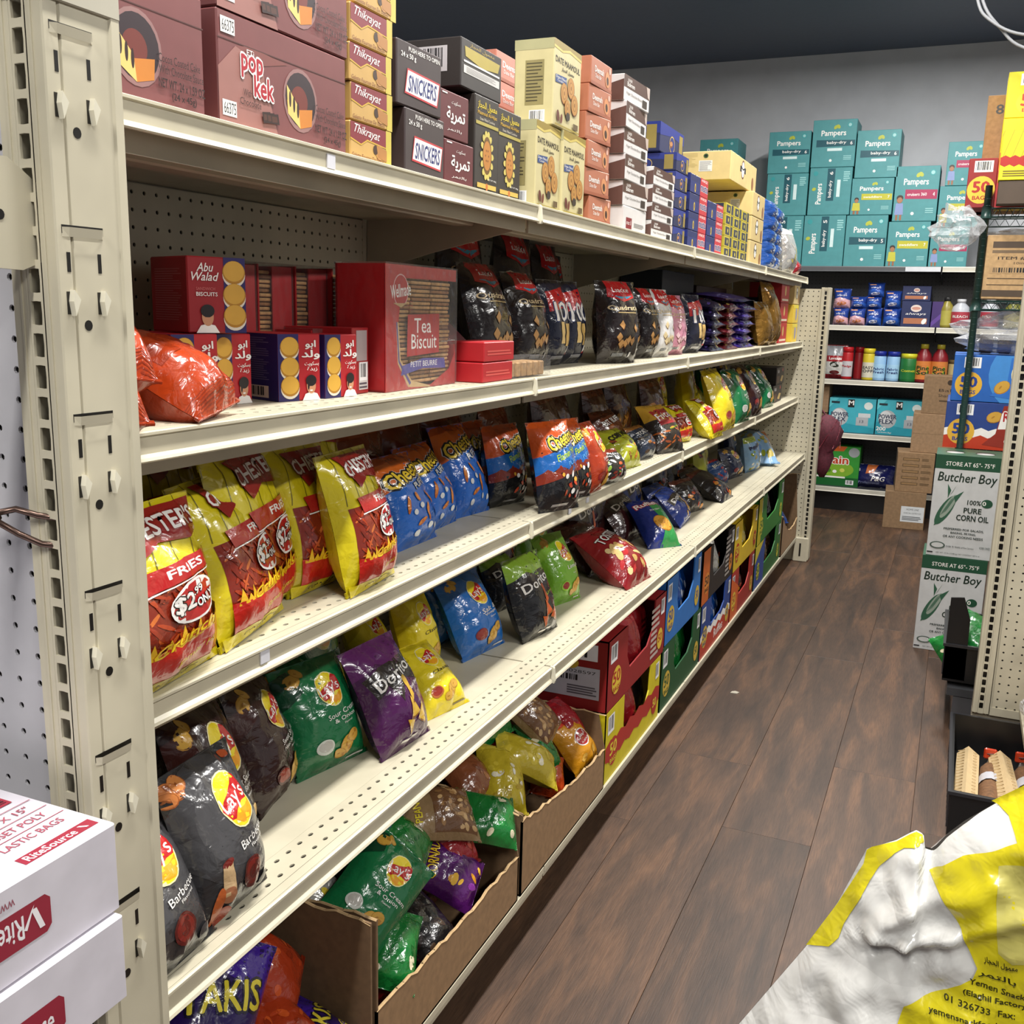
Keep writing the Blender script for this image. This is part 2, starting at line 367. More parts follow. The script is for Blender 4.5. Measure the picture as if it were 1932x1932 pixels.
def d_puffs():
    o = P([(0, 1), (1, 1), (1, .78), (.75, .80), (.45, .70), (.0, .58)], '#c9601a')+P([(0, 1), (1, 1), (1, .93), (0, .9)], '#a8440f')
    o += T('Cheetos', .50, .76, .15, '#e8c838', w=.86, rot=14, b=.045, out='#e9e6e2', oo=.15)[:1]+T('Cheetos', .50, .76, .15, '#e8c838', w=.86, rot=14, b=.045, out=K_, oo=.11, grow=-.1)
    o += T('PUFFS', .62, .62, .07, '#c9cdd2', w=.30, rot=16, b=.03, out='#1c2a44', oo=.08)
    for x, y, r, ro in ((.25, .42, .10, 70), (.72, .45, .09, -60), (.60, .30, .10, 75), (.84, .28, .09, -70), (.40, .22, .08, 20), (.45, .48, .06, 120)):
        o += E(x, y, r, .022, '#b45f22', ro, 12)+E(x, y+.006, r*.9, .014, '#d3843a', ro, 12)
    for x, y in ((.33, .33), (.5, .38), (.30, .12), (.74, .14), (.58, .16)): o += E(x, y, .035, .03, '#cfd2d6', 20, 10)
    return o
def d_hotpuffs():
    o = P([(0, 1), (1, 1), (1, .74), (.5, .70), (0, .58)], '#b44a1d')+P([(0, 1), (1, 1), (1, .90), (0, .93)], '#c8521a')
    o += P([(0, .60), (.45, .66), (1, .80), (1, .50), (.6, .40), (.3, .46), (0, .36)], '#1f5fa8')
    o += P([(0, .40), (.12, .46), (.22, .42), (.34, .49), (.5, .43), (.7, .52), (.85, .46), (1, .53), (1, .44), (.5, .37), (0, .30)], '#7a2c1c')
    o += T('Cheetos', .58, .78, .14, '#e8c838', w=.74, rot=13, b=.045, out='#e9e6e2', oo=.15)[:1]+T('Cheetos', .58, .78, .14, '#e8c838', w=.74, rot=13, b=.045, out=K_, oo=.11, grow=-.1)
    o += T("Flamin' Hot", .60, .62, .075, '#a9c62a', w=.62, rot=14, sh=.2, b=.03)+T('PUFFS', .66, .52, .05, '#5fa6e0', w=.30, rot=14, b=.04)
    rd = random.Random(5)
    for i in range(16): o += E(rd.uniform(.35, .92), rd.uniform(.10, .40), rd.uniform(.02, .05), rd.uniform(.02, .03), rd.choice((W_, '#a3261c', '#c4431f', '#d9d4d0', '#d9a43a')), rd.uniform(0, 180), 9)
    o += R(.2, .05, .6, .075, '#b9b9bd'); return o
def d_lays(base, dark, sub, sub2=None, chips=True, dip='#7d1a1c'):
    def f():
        o = P([(0, .62), (.25, .75), (.2, .96), (0, .92)], dark)
        o += CHIP(.18, .86, .07, 30)+CHIP(.28, .92, .05, -40) if chips else []
        o += lays(.56, .70, .145)
        o += T(sub, .64, .475, .045 if len(sub) > 6 else .055, W_ if base != '#d9c420' else '#3a300c', w=min(.5, .07*len(sub)), rot=7, sh=.1, b=.01)
        if sub2: o += T(sub2, .64, .42, .036, W_, w=min(.46, .05*len(sub2)), rot=7, b=.01)
        o += T('Flavored', .66, .375, .018, W_, w=.14, rot=7) if base != '#d9c420' else []
        o += E(.30, .22, .09, .065, dip, 0)+E(.30, .225, .072, .048, '#b7b4ac' if dark == '#0c3d26' else '#8c3022', 0, 16)
        o += CHIP(.58, .18, .075, 60)+CHIP(.68, .24, .065, 20)+CHIP(.48, .12, .05, -20)
        o += R(.62, .035, .9, .05, W_ if base != '#d9c420' else '#6d5a10'); return o
    return f
def d_bbq():
    o = E(.5, .6, .42, .40, '#3b3a3c', 0, 30)+E(.52, .6, .30, .30, '#454446', 0, 30)
    o += CHIP(.10, .90, .075, -20, '#b8703a', '#8f4d22')+CHIP(.20, .93, .06, 15, '#c07a3e', '#8f4d22')+CHIP(.04, .86, .06, 0, '#b8703a', '#8f4d22')+CHIP(.84, .93, .03, 0, '#b0502a', '#7a2c16')
    o += lays(.60, .69, .165)
    o += T('Barbecue', .68, .435, .055, W_, w=.42, rot=9, sh=.05, b=.01)+T('Flavored', .70, .385, .022, W_, w=.2, rot=9)
    o += P([(.22, .36), (.33, .38), (.30, .18), (.18, .16)], '#b89a72')+E(.28, .37, .05, .025, '#6d2018', 10)+E(.24, .18, .05, .05, '#a0694a', 10)
    o += E(.56, .22, .10, .10, '#511713', 0)+E(.56, .22, .08, .08, '#6d1f18', 0)+E(.56, .22, .045, .045, '#581712', 0)
    o += E(.14, .13, .035, .12, '#b25a2c', -18)+E(.20, .06, .045, .06, '#a33c22', -10)+E(.80, .10, .06, .05, '#3c3b3d', 0)
    return o
def d_doritos(base, hi, chipc, sub, c2='#2c2420'):
    def f():
        o = P([(0, 1), (1, 1), (1, .80), (.55, .72), (.3, .80), (0, .72)], hi)
        o += P([(.05, .70), (.3, .76), (.95, .80), (.9, .52), (.55, .60), (.4, .40), (.3, .58), (.1, .5)], c2)
        o += T('Doritos', .52, .66, .11, W_, w=.80, rot=11, b=.03, out=K_, oo=.06)
        o += P([(.50, .60), (.56, .62), (.60, .42), (.53, .36)], chipc)+T(sub, .75, .50, .035, W_ if base != '#17171a' else '#a9c62a', w=.34, rot=11, b=.01)
        for x, y, s, r in ((.52, .30, .13, 10), (.68, .22, .12, -25), (.42, .18, .09, 50)):
            p = [(x+s*math.cos(math.radians(a+r))/ASP[0]*.8, y+s*math.sin(math.radians(a+r))) for a in (90, 215, 325)]; o += P(p, '#7a4a1c')
            p = [(x+s*.88*math.cos(math.radians(a+r))/ASP[0]*.8, y+.006+s*.88*math.sin(math.radians(a+r))) for a in (90, 215, 325)]; o += P(p, chipc)
        o += R(.3, .06, .62, .08, W_); return o
    return f
def d_blob(cols, word=None, wc=W_, seed=1, n=26, wy=.72, rot=10):
    def f():
        rd = random.Random(seed); o = []
        for i in range(n): o += E(rd.uniform(.1, .9), rd.uniform(.08, .6), rd.uniform(.03, .09), rd.uniform(.02, .05), rd.choice(cols), rd.uniform(0, 180), 9)
        o += P([(0, 1), (1, 1), (1, .88), (0, .84)], cols[0])
        if word: o += T(word, .5, wy, .12, wc, w=.78, rot=rot, b=.03, out=K_, oo=.05)
        return o
    return f
def d_fritos():
    o = P([(0, 1), (1, 1), (1, .5), (0, .62)], '#b58a2c')+P([(.15, .80), (.9, .86), (.85, .50), (.2, .46)], '#96222a')+T('Fritos', .52, .68, .15, W_, w=.66, rot=12, b=.03, sh=.1)
    rd = random.Random(9)
    for i in range(16): o += E(rd.uniform(.1, .9), rd.uniform(.08, .42), .07, .018, rd.choice(('#a8561f', '#8d3f18', '#c27a35')), rd.uniform(0, 180), 9)
    return o+T("Flamin' Hot", .6, .40, .04, '#a9c62a', w=.4, rot=12)
def d_ruffles():
    o = P([(.45, .8), (1, .8), (1, 0), (.35, 0), (.6, .35)], '#2e8a45')+T('Ruffles', .45, .82, .10, W_, w=.72, rot=8, b=.04, out='#a81c24', oo=.09)
    o += T('SOUR CREAM', .55, .66, .035, W_, w=.36, rot=8)+E(.55, .36, .2, .15, '#a8701c', -20)+E(.55, .365, .185, .135, '#d39a3a', -20)
    for k in range(7): o += E(.43+k*.042, .36+.0*k, .007, .10, '#9c661c', -12, 8)
    return o+E(.2, .1, .06, .04, '#1c2f86', 0)
def d_quad(base2, word, pic):
    def f():
        o = P([(.2, 1), (.8, 1), (.86, .80), (.5, .74), (.14, .80)], '#b3161c')+P([(.2, .82), (.5, .76), (.8, .82), (.5, .80)], '#3a8fb0')+T('Loacker', .5, .885, .06, W_, w=.46, b=.02)
        o += T(word, .5, .66, .065, '#d8c39a', w=.8, b=.02)+R(.25, .60, .75, .61, '#b8a070')
        rd = random.Random(4)
        for i in range(8):
            x, y = rd.uniform(.25, .75), rd.uniform(.2, .48); s = .055; o += P([(x-s*1.2, y), (x, y+s), (x+s*1.2, y), (x, y-s)], pic)+P([(x-s*1.2, y), (x, y-s), (x+s*1.2, y), (x+s*1.2, y-.012), (x, y-s-.015), (x-s*1.2, y-.012)], '#5c3a1c')
        return o+R(.2, .08, .45, .12, '#6f7278')+R(.6, .07, .7, .13, '#c8c8c8')
    return f
def d_plain_seal(c2):
    def f():
        o = []
        for k in range(7): o += R(0, .02+k*.018, 1, .027+k*.018, c2)
        return o+R(.1, .45, .4, .6, c2)
    return f
def d_takis():
    o = P([(0, 1), (1, 1), (1, .6), (0, .8)], '#3a1d8a')+T('TAKIS', .5, .55, .2, '#d8c83a', w=.86, rot=14, b=.04, out='#15102c', oo=.08)+E(.82, .35, .06, .06, '#cfc23a')+E(.82, .35, .035, .035, '#3a1d6a')+E(.82, .35, .015, .015, '#cfc23a')
    return o+R(.1, .1, .9, .16, '#b0461c')
def d_nuts():
    rd = random.Random(12); o = R(.06, .05, .94, .62, '#6b4a30')
    for i in range(38): o += E(rd.uniform(.12, .88), rd.uniform(.10, .56), .045, .026, rd.choice(('#b08a5c', '#9a7448', '#c2a070', '#86603a')), rd.uniform(0, 180), 9)
    return o+T('PEANUTS', .5, .8, .08, '#e6d23a', w=.6, b=.03)
def d_batal():
    return P([(0, 1), (1, 1), (1, .8), (0, .86)], '#c23a1c')+E(.55, .5, .2, .15, W_)+E(.55, .5, .18, .13, '#a3181e')+T(BATAL, .55, .54, .09, W_, w=.32, b=.03)+T('AL BATAL', .55, .43, .03, W_, w=.28, b=.02)+CHIP(.3, .2, .07, 20)+CHIP(.7, .2, .06, 60)
def d_diaper(c1, c2):
    def f(): return P([(0, .45), (.4, .55), (1, .4), (1, 0), (0, 0)], c1)+E(.5, .22, .22, .10, c2, 10)+T('always', .5, .64, .12, W_, w=.6, sh=.2)+R(.1, .82, .5, .88, '#e0a070')
    return f
BAGS = {
 'fries': ('#cdbd1a', d_fries), 'puffs': ('#1c5fb8', d_puffs), 'hotpuffs': ('#17171a', d_hotpuffs),
 'layshoney': ('#a83a1e', d_lays('#a83a1e', '#b8481f', 'Sweet & Hot', 'Honey')), 'layscl': ('#d9c420', d_lays('#d9c420', '#c8ae18', 'Classic', None, False, '#a8602c')),
 'layssc': ('#11693c', d_lays('#11693c', '#0c3d26', 'Sour Cream', '& Onion', True, '#c8ccc4')), 'layssw': ('#2e1614', d_lays('#2e1614', '#3a1c18', 'Sweet Southern', 'Heat Barbecue', True, '#4a1814')),
 'laysbbq': ('#2c2b2d', d_bbq), 'layssv': ('#1f66b4', d_lays('#1f66b4', '#1a579c', 'Salt &', 'Vinegar')), 'layslm': ('#6fa52c', d_lays('#6fa52c', '#86b83c', 'Limón', None, True, '#8fbf3a')),
 'laysnavy': ('#151d3e', d_lays('#151d3e', '#22305c', 'Adobadas')), 'laysblue': ('#7fa6cc', d_blob(('#8a9a2e', '#b8a85c', '#5f86b8', '#e8e6d8'), 'Poppables', '#1c2a5c', 8)),
 'doritosp': ('#431446', d_doritos('#431446', '#5a1f5e', '#c8a23a', 'Spicy Sweet')), 'doritosg': ('#17171a', d_doritos('#17171a', '#7da32c', '#a8481c', 'Limón')),
 'doritosf': ('#2e1112', d_doritos('#2e1112', '#4a1614', '#b8501c', "Flamin' Hot")), 'doritosb': ('#1a3486', d_doritos('#1a3486', '#24469c', '#c8962c', 'Cool')),
 'tostitos': ('#84141c', d_blob(('#8c1a20', '#d8b878', '#c9a460', '#e2c890', '#b0262a'), 'TOSTITOS', W_, 3, 30)), 'darkhot': ('#181315', d_blob(('#4a1a12', '#a8401a', '#241a1a', '#2c2020', '#c8822c'), None, W_, 6, 14)),
 'ruffles': ('#182a72', d_ruffles), 'minib': ('#1c4a8c', d_blob(('#a8242a', W_, '#1c4a8c', '#c43a2a'), 'BUGLES', W_, 7, 14)), 'minibrown': ('#7a4428', d_blob(('#8c5230', '#6a3820', '#9c6238'), None, W_, 2, 8)),
 'minichee': ('#1c1a1a', d_blob(('#7a2c1c', W_, '#7da32c', '#c4562a', W_, '#a8242a'), None, W_, 4, 22)), 'yelcorn': ('#a9ad28', d_blob(('#a8a32a', '#8d3f18', '#e8e4c8', '#c98a2c', '#3a2a1c'), 'CORN NUTS', '#2c2a18', 5, 20)),
 'brown': ('#5a2814', d_blob(('#74351a', '#8d4a1e', '#4a2010', '#c9b23a'), "BIT BUFFIN'", W_, 9, 16)), 'bluecorn': ('#232c3e', d_blob(('#8c5a26', '#a8632c', '#2c3850', '#4a3a2c'), 'TORTILLA', W_, 3, 18)), 'fritos': ('#26201e', d_fritos),
 'quad': ('#1c1314', d_quad('#2a1a18', 'Quadratini', '#b0824c')), 'quadwhite': ('#d2d0cf', d_quad('#d8d6d4', 'Quadratini', '#d8c49a')), 'quadpink': ('#c98aa0', d_quad('#c98aa0', 'Quadratini', '#e8c0c8')),
 'milka': ('#14182e', lambda: P([(.1, .85), (.9, .92), (.9, .70), (.1, .62)], '#b3161c')+T('100', .5, .62, .22, W_, w=.62, b=.03, out='#1c2a5c', oo=.04)+P([(.3, .5), (.45, .5), (.5, .25), (.35, .25)], '#d8b878')+P([(.5, .48), (.65, .48), (.7, .22), (.55, .22)], '#c8a460')+R(.2, .07, .6, .11, '#9a9aa0')+R(.7, .12, .8, .22, W_)+R(.7, .12, .8, .15, RD)),
 'orange': ('#a83a14', d_plain_seal('#8f2f10')), 'takis': ('#241052', d_takis), 'takisor': ('#9c3214', d_blob(('#a83a18', '#8a2a10', '#c25020'), None, W_, 5, 10)), 'nuts': ('#1d5c24', d_nuts), 'nutstan': ('#8c7250', d_nuts),
 'batal': ('#c98a1c', d_batal), 'yellowbag': ('#b8a42a', d_blob(('#c8b43a', '#a88f22', '#e2dcc0', '#8c7a1c', '#d8d4c8'), None, W_, 8, 18)), 'purplebag': ('#4a1458', d_blob(('#5c1c6c', '#c88a1c', '#c98a1c', '#7a2a8c', '#e0b03a'), 'CORNADO', '#e8c030', 6, 12)),
 'greenbag': ('#146a2c', d_blob(('#1c7a34', '#0f5a22', '#2c8c44', '#d8d0b0'), None, W_, 3, 10)), 'bluebag': ('#1a4a96', d_blob(('#2458a8', '#163f80', '#c9d0dc', '#7090c0'), None, W_, 2, 12)), 'redbag': ('#8f1820', d_blob(('#a3202a', '#7a1218', '#c84a3a'), None, W_, 2, 8)),
 'blackbag': ('#151314', d_blob(('#2a2020', '#1f1a1a', '#3c2c20'), None, W_, 5, 8)), 'whitebag': ('#c9c8c4', d_blob(('#d8d6d0', '#b8b4a8', '#c8b43a', '#a8a49c'), None, W_, 2, 12)), 'plainor': ('#74300f', d_blob(('#8a3c14', '#5c240c', '#a04c1c'), None, W_, 11, 8)), 'plainbr': ('#4a2412', d_blob(('#6a3418', '#8d5a24', '#3a1a0e', '#a8742c'), None, W_, 12, 16)), 'gold': ('#8f6a2e', d_blob(('#a8803a', '#6a4a1c', '#c8a050'), None, W_, 2, 12)),
 'padblue': ('#1e3a86', d_diaper('#2c58b0', '#d8d8e4')), 'padpink': ('#27408c', d_diaper('#d8a8b0', '#c87848')), 'padbox': ('#1a2450', lambda: R(.1, .12, .9, .34, '#a86a4a')+T('always', .5, .5, .12, W_, w=.7, sh=.2)+E(.5, .72, .20, .14, '#d8c8c0', 0)+E(.5, .72, .16, .06, '#c08878', 0)+E(.8, .22, .08, .12, W_, -30)),
 'pgbag': ('#14184c', lambda: P([(.35, .98), (.6, .98), (.5, .6), (.3, .55)], '#c06a3a')+T('P&G', .62, .35, .2, W_, w=.35, sh=.3, b=.04)+T('Professional', .4, .18, .1, '#8a90b8', w=.5)+T('1.8', .12, .72, .12, W_, w=.1)),
 'flow': ('#201c3c', d_blob(('#2c2448', '#5c4a9c', '#a8242a', '#c8b060', '#8a8ab0'), None, W_, 4, 12)), 'flowred': ('#5c1c24', d_blob(('#8c242a', '#3c1418', '#b8a050', '#6a4030'), None, W_, 4, 12)), 'flowpurple': ('#3c2c7c', d_blob(('#5c4aa8', '#2c2060', '#8c84c8'), None, W_, 4, 10)),
 'coffee': ('#8c1820', lambda: R(.0, .68, 1, .98, '#8f9094')+R(.05, .12, .95, .5, '#c4c2bc')+E(.5, .42, .2, .09, '#2c2c24')+T('Lavazza', .5, .6, .08, W_, w=.6, b=.02)+E(.5, .18, .18, .06, '#5c1418')),
}

# ---------------------------------------------------------------- printed designs for cartons
def cake_art(x, y, s):
    o = E(x, y, s*1.12, s*1.18, '#8f6a68')+E(x, y+s*.02, s, s*1.02, '#2a1a22')+E(x-.04*s, y-.02*s, s*.55, s*.55, '#6d2c24')
    o += P([(x-s*.9/ASP[0], y-.1*s), (x-.1*s/ASP[0], y-.35*s), (x+s*.78/ASP[0], y-.2*s), (x+s*.72/ASP[0], y-.85*s), (x-.05*s/ASP[0], y-1.05*s), (x-.85*s/ASP[0], y-.6*s)], '#c47a2c')
    o += P([(x-s*.9/ASP[0], y+.45*s), (x-.15*s/ASP[0], y-.25*s), (x-.05*s/ASP[0], y-1.05*s), (x-.85*s/ASP[0], y-.6*s)], '#e0c070')
    for k in range(3): o += E(x-(.70-.25*k)*s/ASP[0], y-(.05+.16*k)*s, s*.07, s*.3, '#2a1512')
    return o
def b_pop(side=False):
    def f():
        a = ASP[0]
        o = P([(.0, .0), (.42, 0), (.30, .62), (.12, .72), (0, .5)], '#96665f')+P([(.12, .72), (.30, .62), (.5, .72), (.22, .76)], '#7c4440')
        o += R(0, .745, 1, .755, '#4a2420')
        o += cake_art(.60, .42, .26) if not side else []
        o += R(.02, .08, .115, .22, '#dcdad8')+T('66375', .07, .15, .10, K_, w=.08)+R(.02, .80, .115, .94, '#dcdad8')+T('66375', .07, .87, .10, K_, w=.08)
        o += T('ETi', .22, .70, .05, W_, w=.05, b=.02)+T('pop', .23, .57, .20, '#a8182a', w=.15, b=.05, out=W_, oo=.07)+T('kek', .31, .42, .19, '#a8182a', w=.14, b=.05, out=W_, oo=.07)
        o += T('With', .19, .335, .06, '#2c1412', w=.06)+T('Chocolate', .21, .25, .065, '#2c1412', w=.15)
        for k in range(3): o += P([(.30+k*.03, .10+k*.01), (.36+k*.03, .12), (.35+k*.03, .22), (.29+k*.03, .20)], '#2c1614')+P([(.305+k*.03, .13), (.345+k*.03, .14), (.34+k*.03, .19), (.30+k*.03, .185)], '#4c2a20')
        o += T('Cocoa Coated Cake', .84, .40, .07, '#24100f', w=.25)+T('With Chocolate Sauce', .85, .31, .07, '#24100f', w=.27)+T('NET WT. 24 x 1.59 OZ', .85, .20, .075, '#24100f', w=.28, b=.03)+T('(24 x 45g)', .86, .10, .075, '#24100f', w=.15, b=.03)
        return o
    return f
def b_thik():
    return P([(.0, .98), (.86, .98), (.86, .52), (.4, .60), (.25, .44), (0, .55)], '#7c2530')+P([(.0, .55), (.25, .44), (.4, .60), (.86, .52), (.86, .49), (.4, .56), (.25, .40), (0, .51)], '#c8a23a')+R(.86, 0, 1, 1, '#c2b04a')+E(.70, .33, .22, .2, '#b8864a', -12)+E(.60, .38, .13, .13, '#3a2418')+P([(.62, .52), (.88, .44), (.88, .12), (.66, .2)], '#a8743c')+T('Thikrayat', .40, .76, .30, W_, w=.62, rot=-3, sh=.4, b=.01)+T('Galette Fourree De Dattes', .42, .11, .11, '#6a2418', w=.78, sh=.2)
def b_snick():
    return T('PUSH HERE TO OPEN', .60, .90, .07, W_, w=.70, b=.03)+T('24 x 50 g', .25, .78, .10, W_, w=.32, b=.03)+P([(.16, .20), (.22, .60), (.96, .56), (.90, .15)], '#b8343c')+P([(.18, .23), (.235, .57), (.94, .53), (.885, .18)], W_)+T('SNICKERS', .56, .375, .25, '#1c2a6c', w=.64, sh=.2, b=.05)
def b_temr(): return T(TAMR, .55, .50, .34, W_, w=.62, b=.04)+T(BISK, .55, .78, .10, W_, w=.3)+T(TAMR2, .5, .20, .08, W_, w=.5)+R(.08, .92, .25, .95, W_)
def b_maam():
    o = T(MAAM, .5, .90, .09, '#d8c038', w=.8, b=.03)+T('Maamoul Al-Hijaz', .5, .82, .05, '#c9a23a', w=.8, b=.03)+T('Date Filled Cookies', .5, .765, .028, '#d0c8b8', w=.62)+R(.03, .70, .97, .735, '#a89a4a')
    for k in range(14):
        t = 2*math.pi*k/14; o += E(.5+.13*math.cos(t)/ASP[0], .40+.22*math.sin(t), .045, .035, '#c8b860', math.degrees(t), 8)
    o += E(.5, .40, .115, .20, '#6a4a1c')+E(.5, .40, .10, .155, '#b87a34')
    for k in range(6): o += E(.5+.04*math.cos(k*1.05)/ASP[0], .40+.06*math.sin(k*1.05), .012, .012, '#7a451a', 0, 8)
    return o+R(.1, .05, .9, .10, '#c8a850')+T('NET WT 400g', .72, .15, .022, W_, w=.36)+E(.5, .07, .03, .04, '#b86a2c')
def b_maam2(): return T(MAAM, .5, .90, .09, '#b8a050', w=.6)+P([(.08, .84), (.95, .82), (.9, .62), (.5, .55), (.1, .64)], '#a8963a')+R(.06, .30, .94, .46, '#c9c7c4')+LINES(.12, .32, .85, .44, 5, '#8a8886')+R(.06, .52, .94, .56, W_)
def b_maamL(): return BAR(.62, .32, .90, .84, 4, 18, '#b9b5b8')
def b_dm():
    o = P([(0, 1), (1, 1), (1, .93), (.55, .96), (.3, .91), (0, .93)], '#8f7a2c')+P([(0, .93), (.3, .91), (.55, .96), (1, .93), (1, .90), (.55, .93), (.3, .885), (0, .90)], '#c8b45c')
    o += T('DATE MAAMOUL', .5, .78, .07, '#2c241c', w=.88, b=.04)+T(MAAM, .5, .69, .05, '#2c241c', w=.45, b=.03)+P([(.06, .60), (.46, .62), (.46, .53), (.06, .51)], '#20407c')+T('Date Filled', .26, .58, .028, W_, w=.36, b=.02)+T('Cookies', .26, .545, .028, W_, w=.26, b=.02)
    for x, y, s in ((.38, .42, .13), (.62, .52, .13), (.76, .34, .13), (.50, .26, .11)):
        o += E(x, y, s*.95, s, '#6d3c1a', 8)+E(x, y+.006, s*.86, s*.92, '#b5813c', 8)+E(x, y+.006, s*.5, s*.56, '#8a5a24', 8)+E(x, y+.006, s*.42, s*.48, '#b98844', 8)+E(x, y+.006, s*.16, s*.2, '#8a5a24', 8)
    o += E(.52, .17, .07, .05, '#2a2018')+E(.16, .13, .045, .07, '#5c2418', 20)+E(.28, .11, .035, .06, '#6a2c1c', -15)
    return o+R(.05, .015, .95, .035, '#9c8a3a')+R(.72, .05, .9, .12, '#5c4a2c')
def b_dmL(): return R(0, .88, 1, 1, '#a8a47c')+R(.28, .24, .76, .76, '#8f8458')+LINES(.31, .27, .73, .74, 12, '#4a4430', 3, .35)+BAR(.40, .04, .80, .18, 5, 16)
def b_deem(): return R(.0, .0, 1, .12, '#98543c')+T('Deemah', .38, .60, .22, W_, w=.42, b=.04)+T('Date Bar', .34, .36, .14, W_, w=.28)+E(.78, .45, .26, .3, '#c9885c', 20)+E(.78, .40, .12, .16, '#3a2018', 20)+E(.88, .8, .1, .12, '#e0b0a0')
def b_deemL(): return E(.5, .6, .3, .3, '#d88868')+R(.1, .2, .35, .8, W_)
def b_no1(): return R(0, .52, 1, 1, '#4c3029')+T('ULKER', .22, .84, .10, W_, w=.16, b=.03)+T('Biskrem', .26, .68, .17, W_, w=.28, b=.04)+T('Finger Chocolate Biscuit', .40, .32, .13, '#4a4038', w=.6)+R(.72, .10, .90, .40, '#2c221e')+P([(.86, 1), (1, 1), (1, .52), (.92, .6)], '#b8a8a0')
def b_no1L(): return P([(.45, .0), (.80, .0), (.80, 1), (.45, 1)], '#7a1822')+T('no:1', .625, .48, .26, W_, w=.26, sh=.2, b=.03)+P([(.80, 0), (1, .0), (1, .8), (.80, .6)], '#5c4038')
def b_blue(): return P([(0, 1), (1, 1), (1, .6), (.5, .7), (0, .55)], '#1c2c7c')+E(.5, .42, .36, .3, '#c8a84a', 0)+E(.5, .42, .33, .26, '#1b2a6c', 0)+E(.46, .42, .22, .12, '#6a3c20', 8)+E(.46, .44, .2, .08, '#a8744a', 8)+R(.8, .1, .95, .9, '#8c7a3a')
def b_nuts4(): return R(0, 0, 1, .62, '#1c2766')+E(.28, .3, .16, .24, '#c8b040')+E(.28, .3, .09, .15, '#6a4020')+R(.55, 0, 1, 1, '#b42c34')+T('4 PACK', .78, .88, .14, W_, w=.34, b=.03)+T('nutu', .78, .45, .34, '#202a6c', w=.38, b=.06, out=W_, oo=.05)
def b_yel(): return R(0, 0, 1, 1, '#b8a832')+R(.1, .1, .6, .85, '#2c2c3a')+E(.4, .5, .2, .2, '#c8b848')+R(.7, .05, .95, .95, '#303040')
def b_bei(): return LINES(.06, .35, .6, .95, 12, '#b09a5c', 2, .3)+R(.62, .30, .78, .68, '#d8d6d0')+LINES(.63, .32, .77, .66, 9, '#8a8a8a')+E(.70, .84, .09, .08, '#3a5a2c')+E(.70, .84, .05, .045, '#101010')
def b_beiR(): return E(.45, .6, .30, .34, '#5c2c1c')+E(.45, .6, .24, .28, W_)+T('M', .45, .6, .2, K_, w=.2, b=.04)+E(.85, .3, .2, .25, '#8c5a34')
def pamp(kind, sz, rot=0):
    def f():
        tq = '#0b6f74'
        if not rot:
            o = T('Pampers', .48, .70, .15, W_, w=.56, b=.03, arch=.02)+E(.52, .84, .05, .035, '#a8b03a', 50, 12)+E(.58, .85, .05, .035, '#a8b03a', -50, 12)+E(.84, .88, .055, .055, '#2f8f92', 0, 16)+E(.84, .88, .035, .035, '#8fc0c0', 0, 12)
            if kind == 'baby': o += P([(.1, .58), (.98, .56), (.98, .44), (.1, .43)], '#0c4c58')+T('baby-dry', .56, .51, .075, W_, w=.44, b=.02)+R(.36, .34, .70, .40, '#c8dcdc')+T(sz, .90, .50, .07, W_, w=.05, b=.03)
            else:
                c = {'swad': '#b0ac2a', 'cruise': '#9c1c4c'}[kind]; o += P([(.25, .58), (.98, .57), (.98, .40), (.25, .41)], c)+T({'swad': 'swaddlers', 'cruise': 'cruisers 360'}[kind], .52, .49, .055, W_, w=.44, b=.02)+T(sz, .90, .49, .07, W_, w=.04, b=.03)
                o += E(.14, .40, .055, .07, '#8a5c40')+E(.14, .43, .06, .05, '#2c1c18')+P([(.06, .33), (.22, .33), (.24, .12), (.04, .12)], '#b8b43a' if kind == 'swad' else '#7c8cb8')+E(.14, .39, .045, .05, '#9c6c4c')+R(.07, .02, .12, .12, '#8a5c40')+R(.16, .02, .21, .12, '#8a5c40')
            for k in range(3): o += R(.74, .22-.035*k, .92, .235-.035*k, '#8fc4c4')
            return o+E(.45, .14, .03, .03, W_, 0, 10)
        o = T('Pampers', .26, .45, .15, W_, w=.15*3.6/1.0*.9, rot=90, b=.03)+P([(.42, .98), (.60, .98), (.60, .30), (.42, .30)], '#0c4c58')+T('baby-dry', .51, .55, .08, W_, w=.40, rot=90, b=.02)+R(.66, .38, .74, .74, '#c8dcdc')+T(sz, .51, .88, .07, W_, w=.07, rot=90, b=.03)+E(.12, .55, .045, .035, '#a8b03a', 20, 12)+E(.14, .88, .05, .05, '#2f8f92')
        return o+LINES(.80, .70, .95, .92, 5, '#8fc4c4')
    return f
def b_abuf():
    o = R(0, 0, .48, 1, '#241c58')
    for y in (.80, .50, .22): o += E(.27, y-.03, .17, .16, '#d8cfc0')+E(.27, y+.005, .17, .155, '#a8761f')+E(.27, y+.02, .155, .135, '#d0a03c')
    o += T(ABU, .76, .84, .13, W_, w=.24, b=.04)+T(WALAD, .76, .69, .14, W_, w=.42, b=.04)+T(BISK, .78, .55, .07, W_, w=.34, b=.02)+T(ZUBDA, .79, .47, .07, W_, w=.24, b=.02)
    o += P([(.55, .0), (.98, .0), (.90, .10), (.76, .13), (.62, .10)], W_)+E(.76, .22, .085, .12, '#c08a68')+E(.76, .30, .10, .085, '#1c1416')+E(.695, .22, .018, .06, '#1c1416')+E(.725, .225, .012, .009, K_, 0, 8)+E(.79, .225, .012, .009, K_, 0, 8)+E(.76, .15, .03, .012, W_, 0, 10)
    return o
def b_abus(): return LINES(.18, .30, .86, .95, 20, '#6a6488', 4, .3)+BAR(.30, .04, .85, .22, 7, 20, '#c8b8a8')
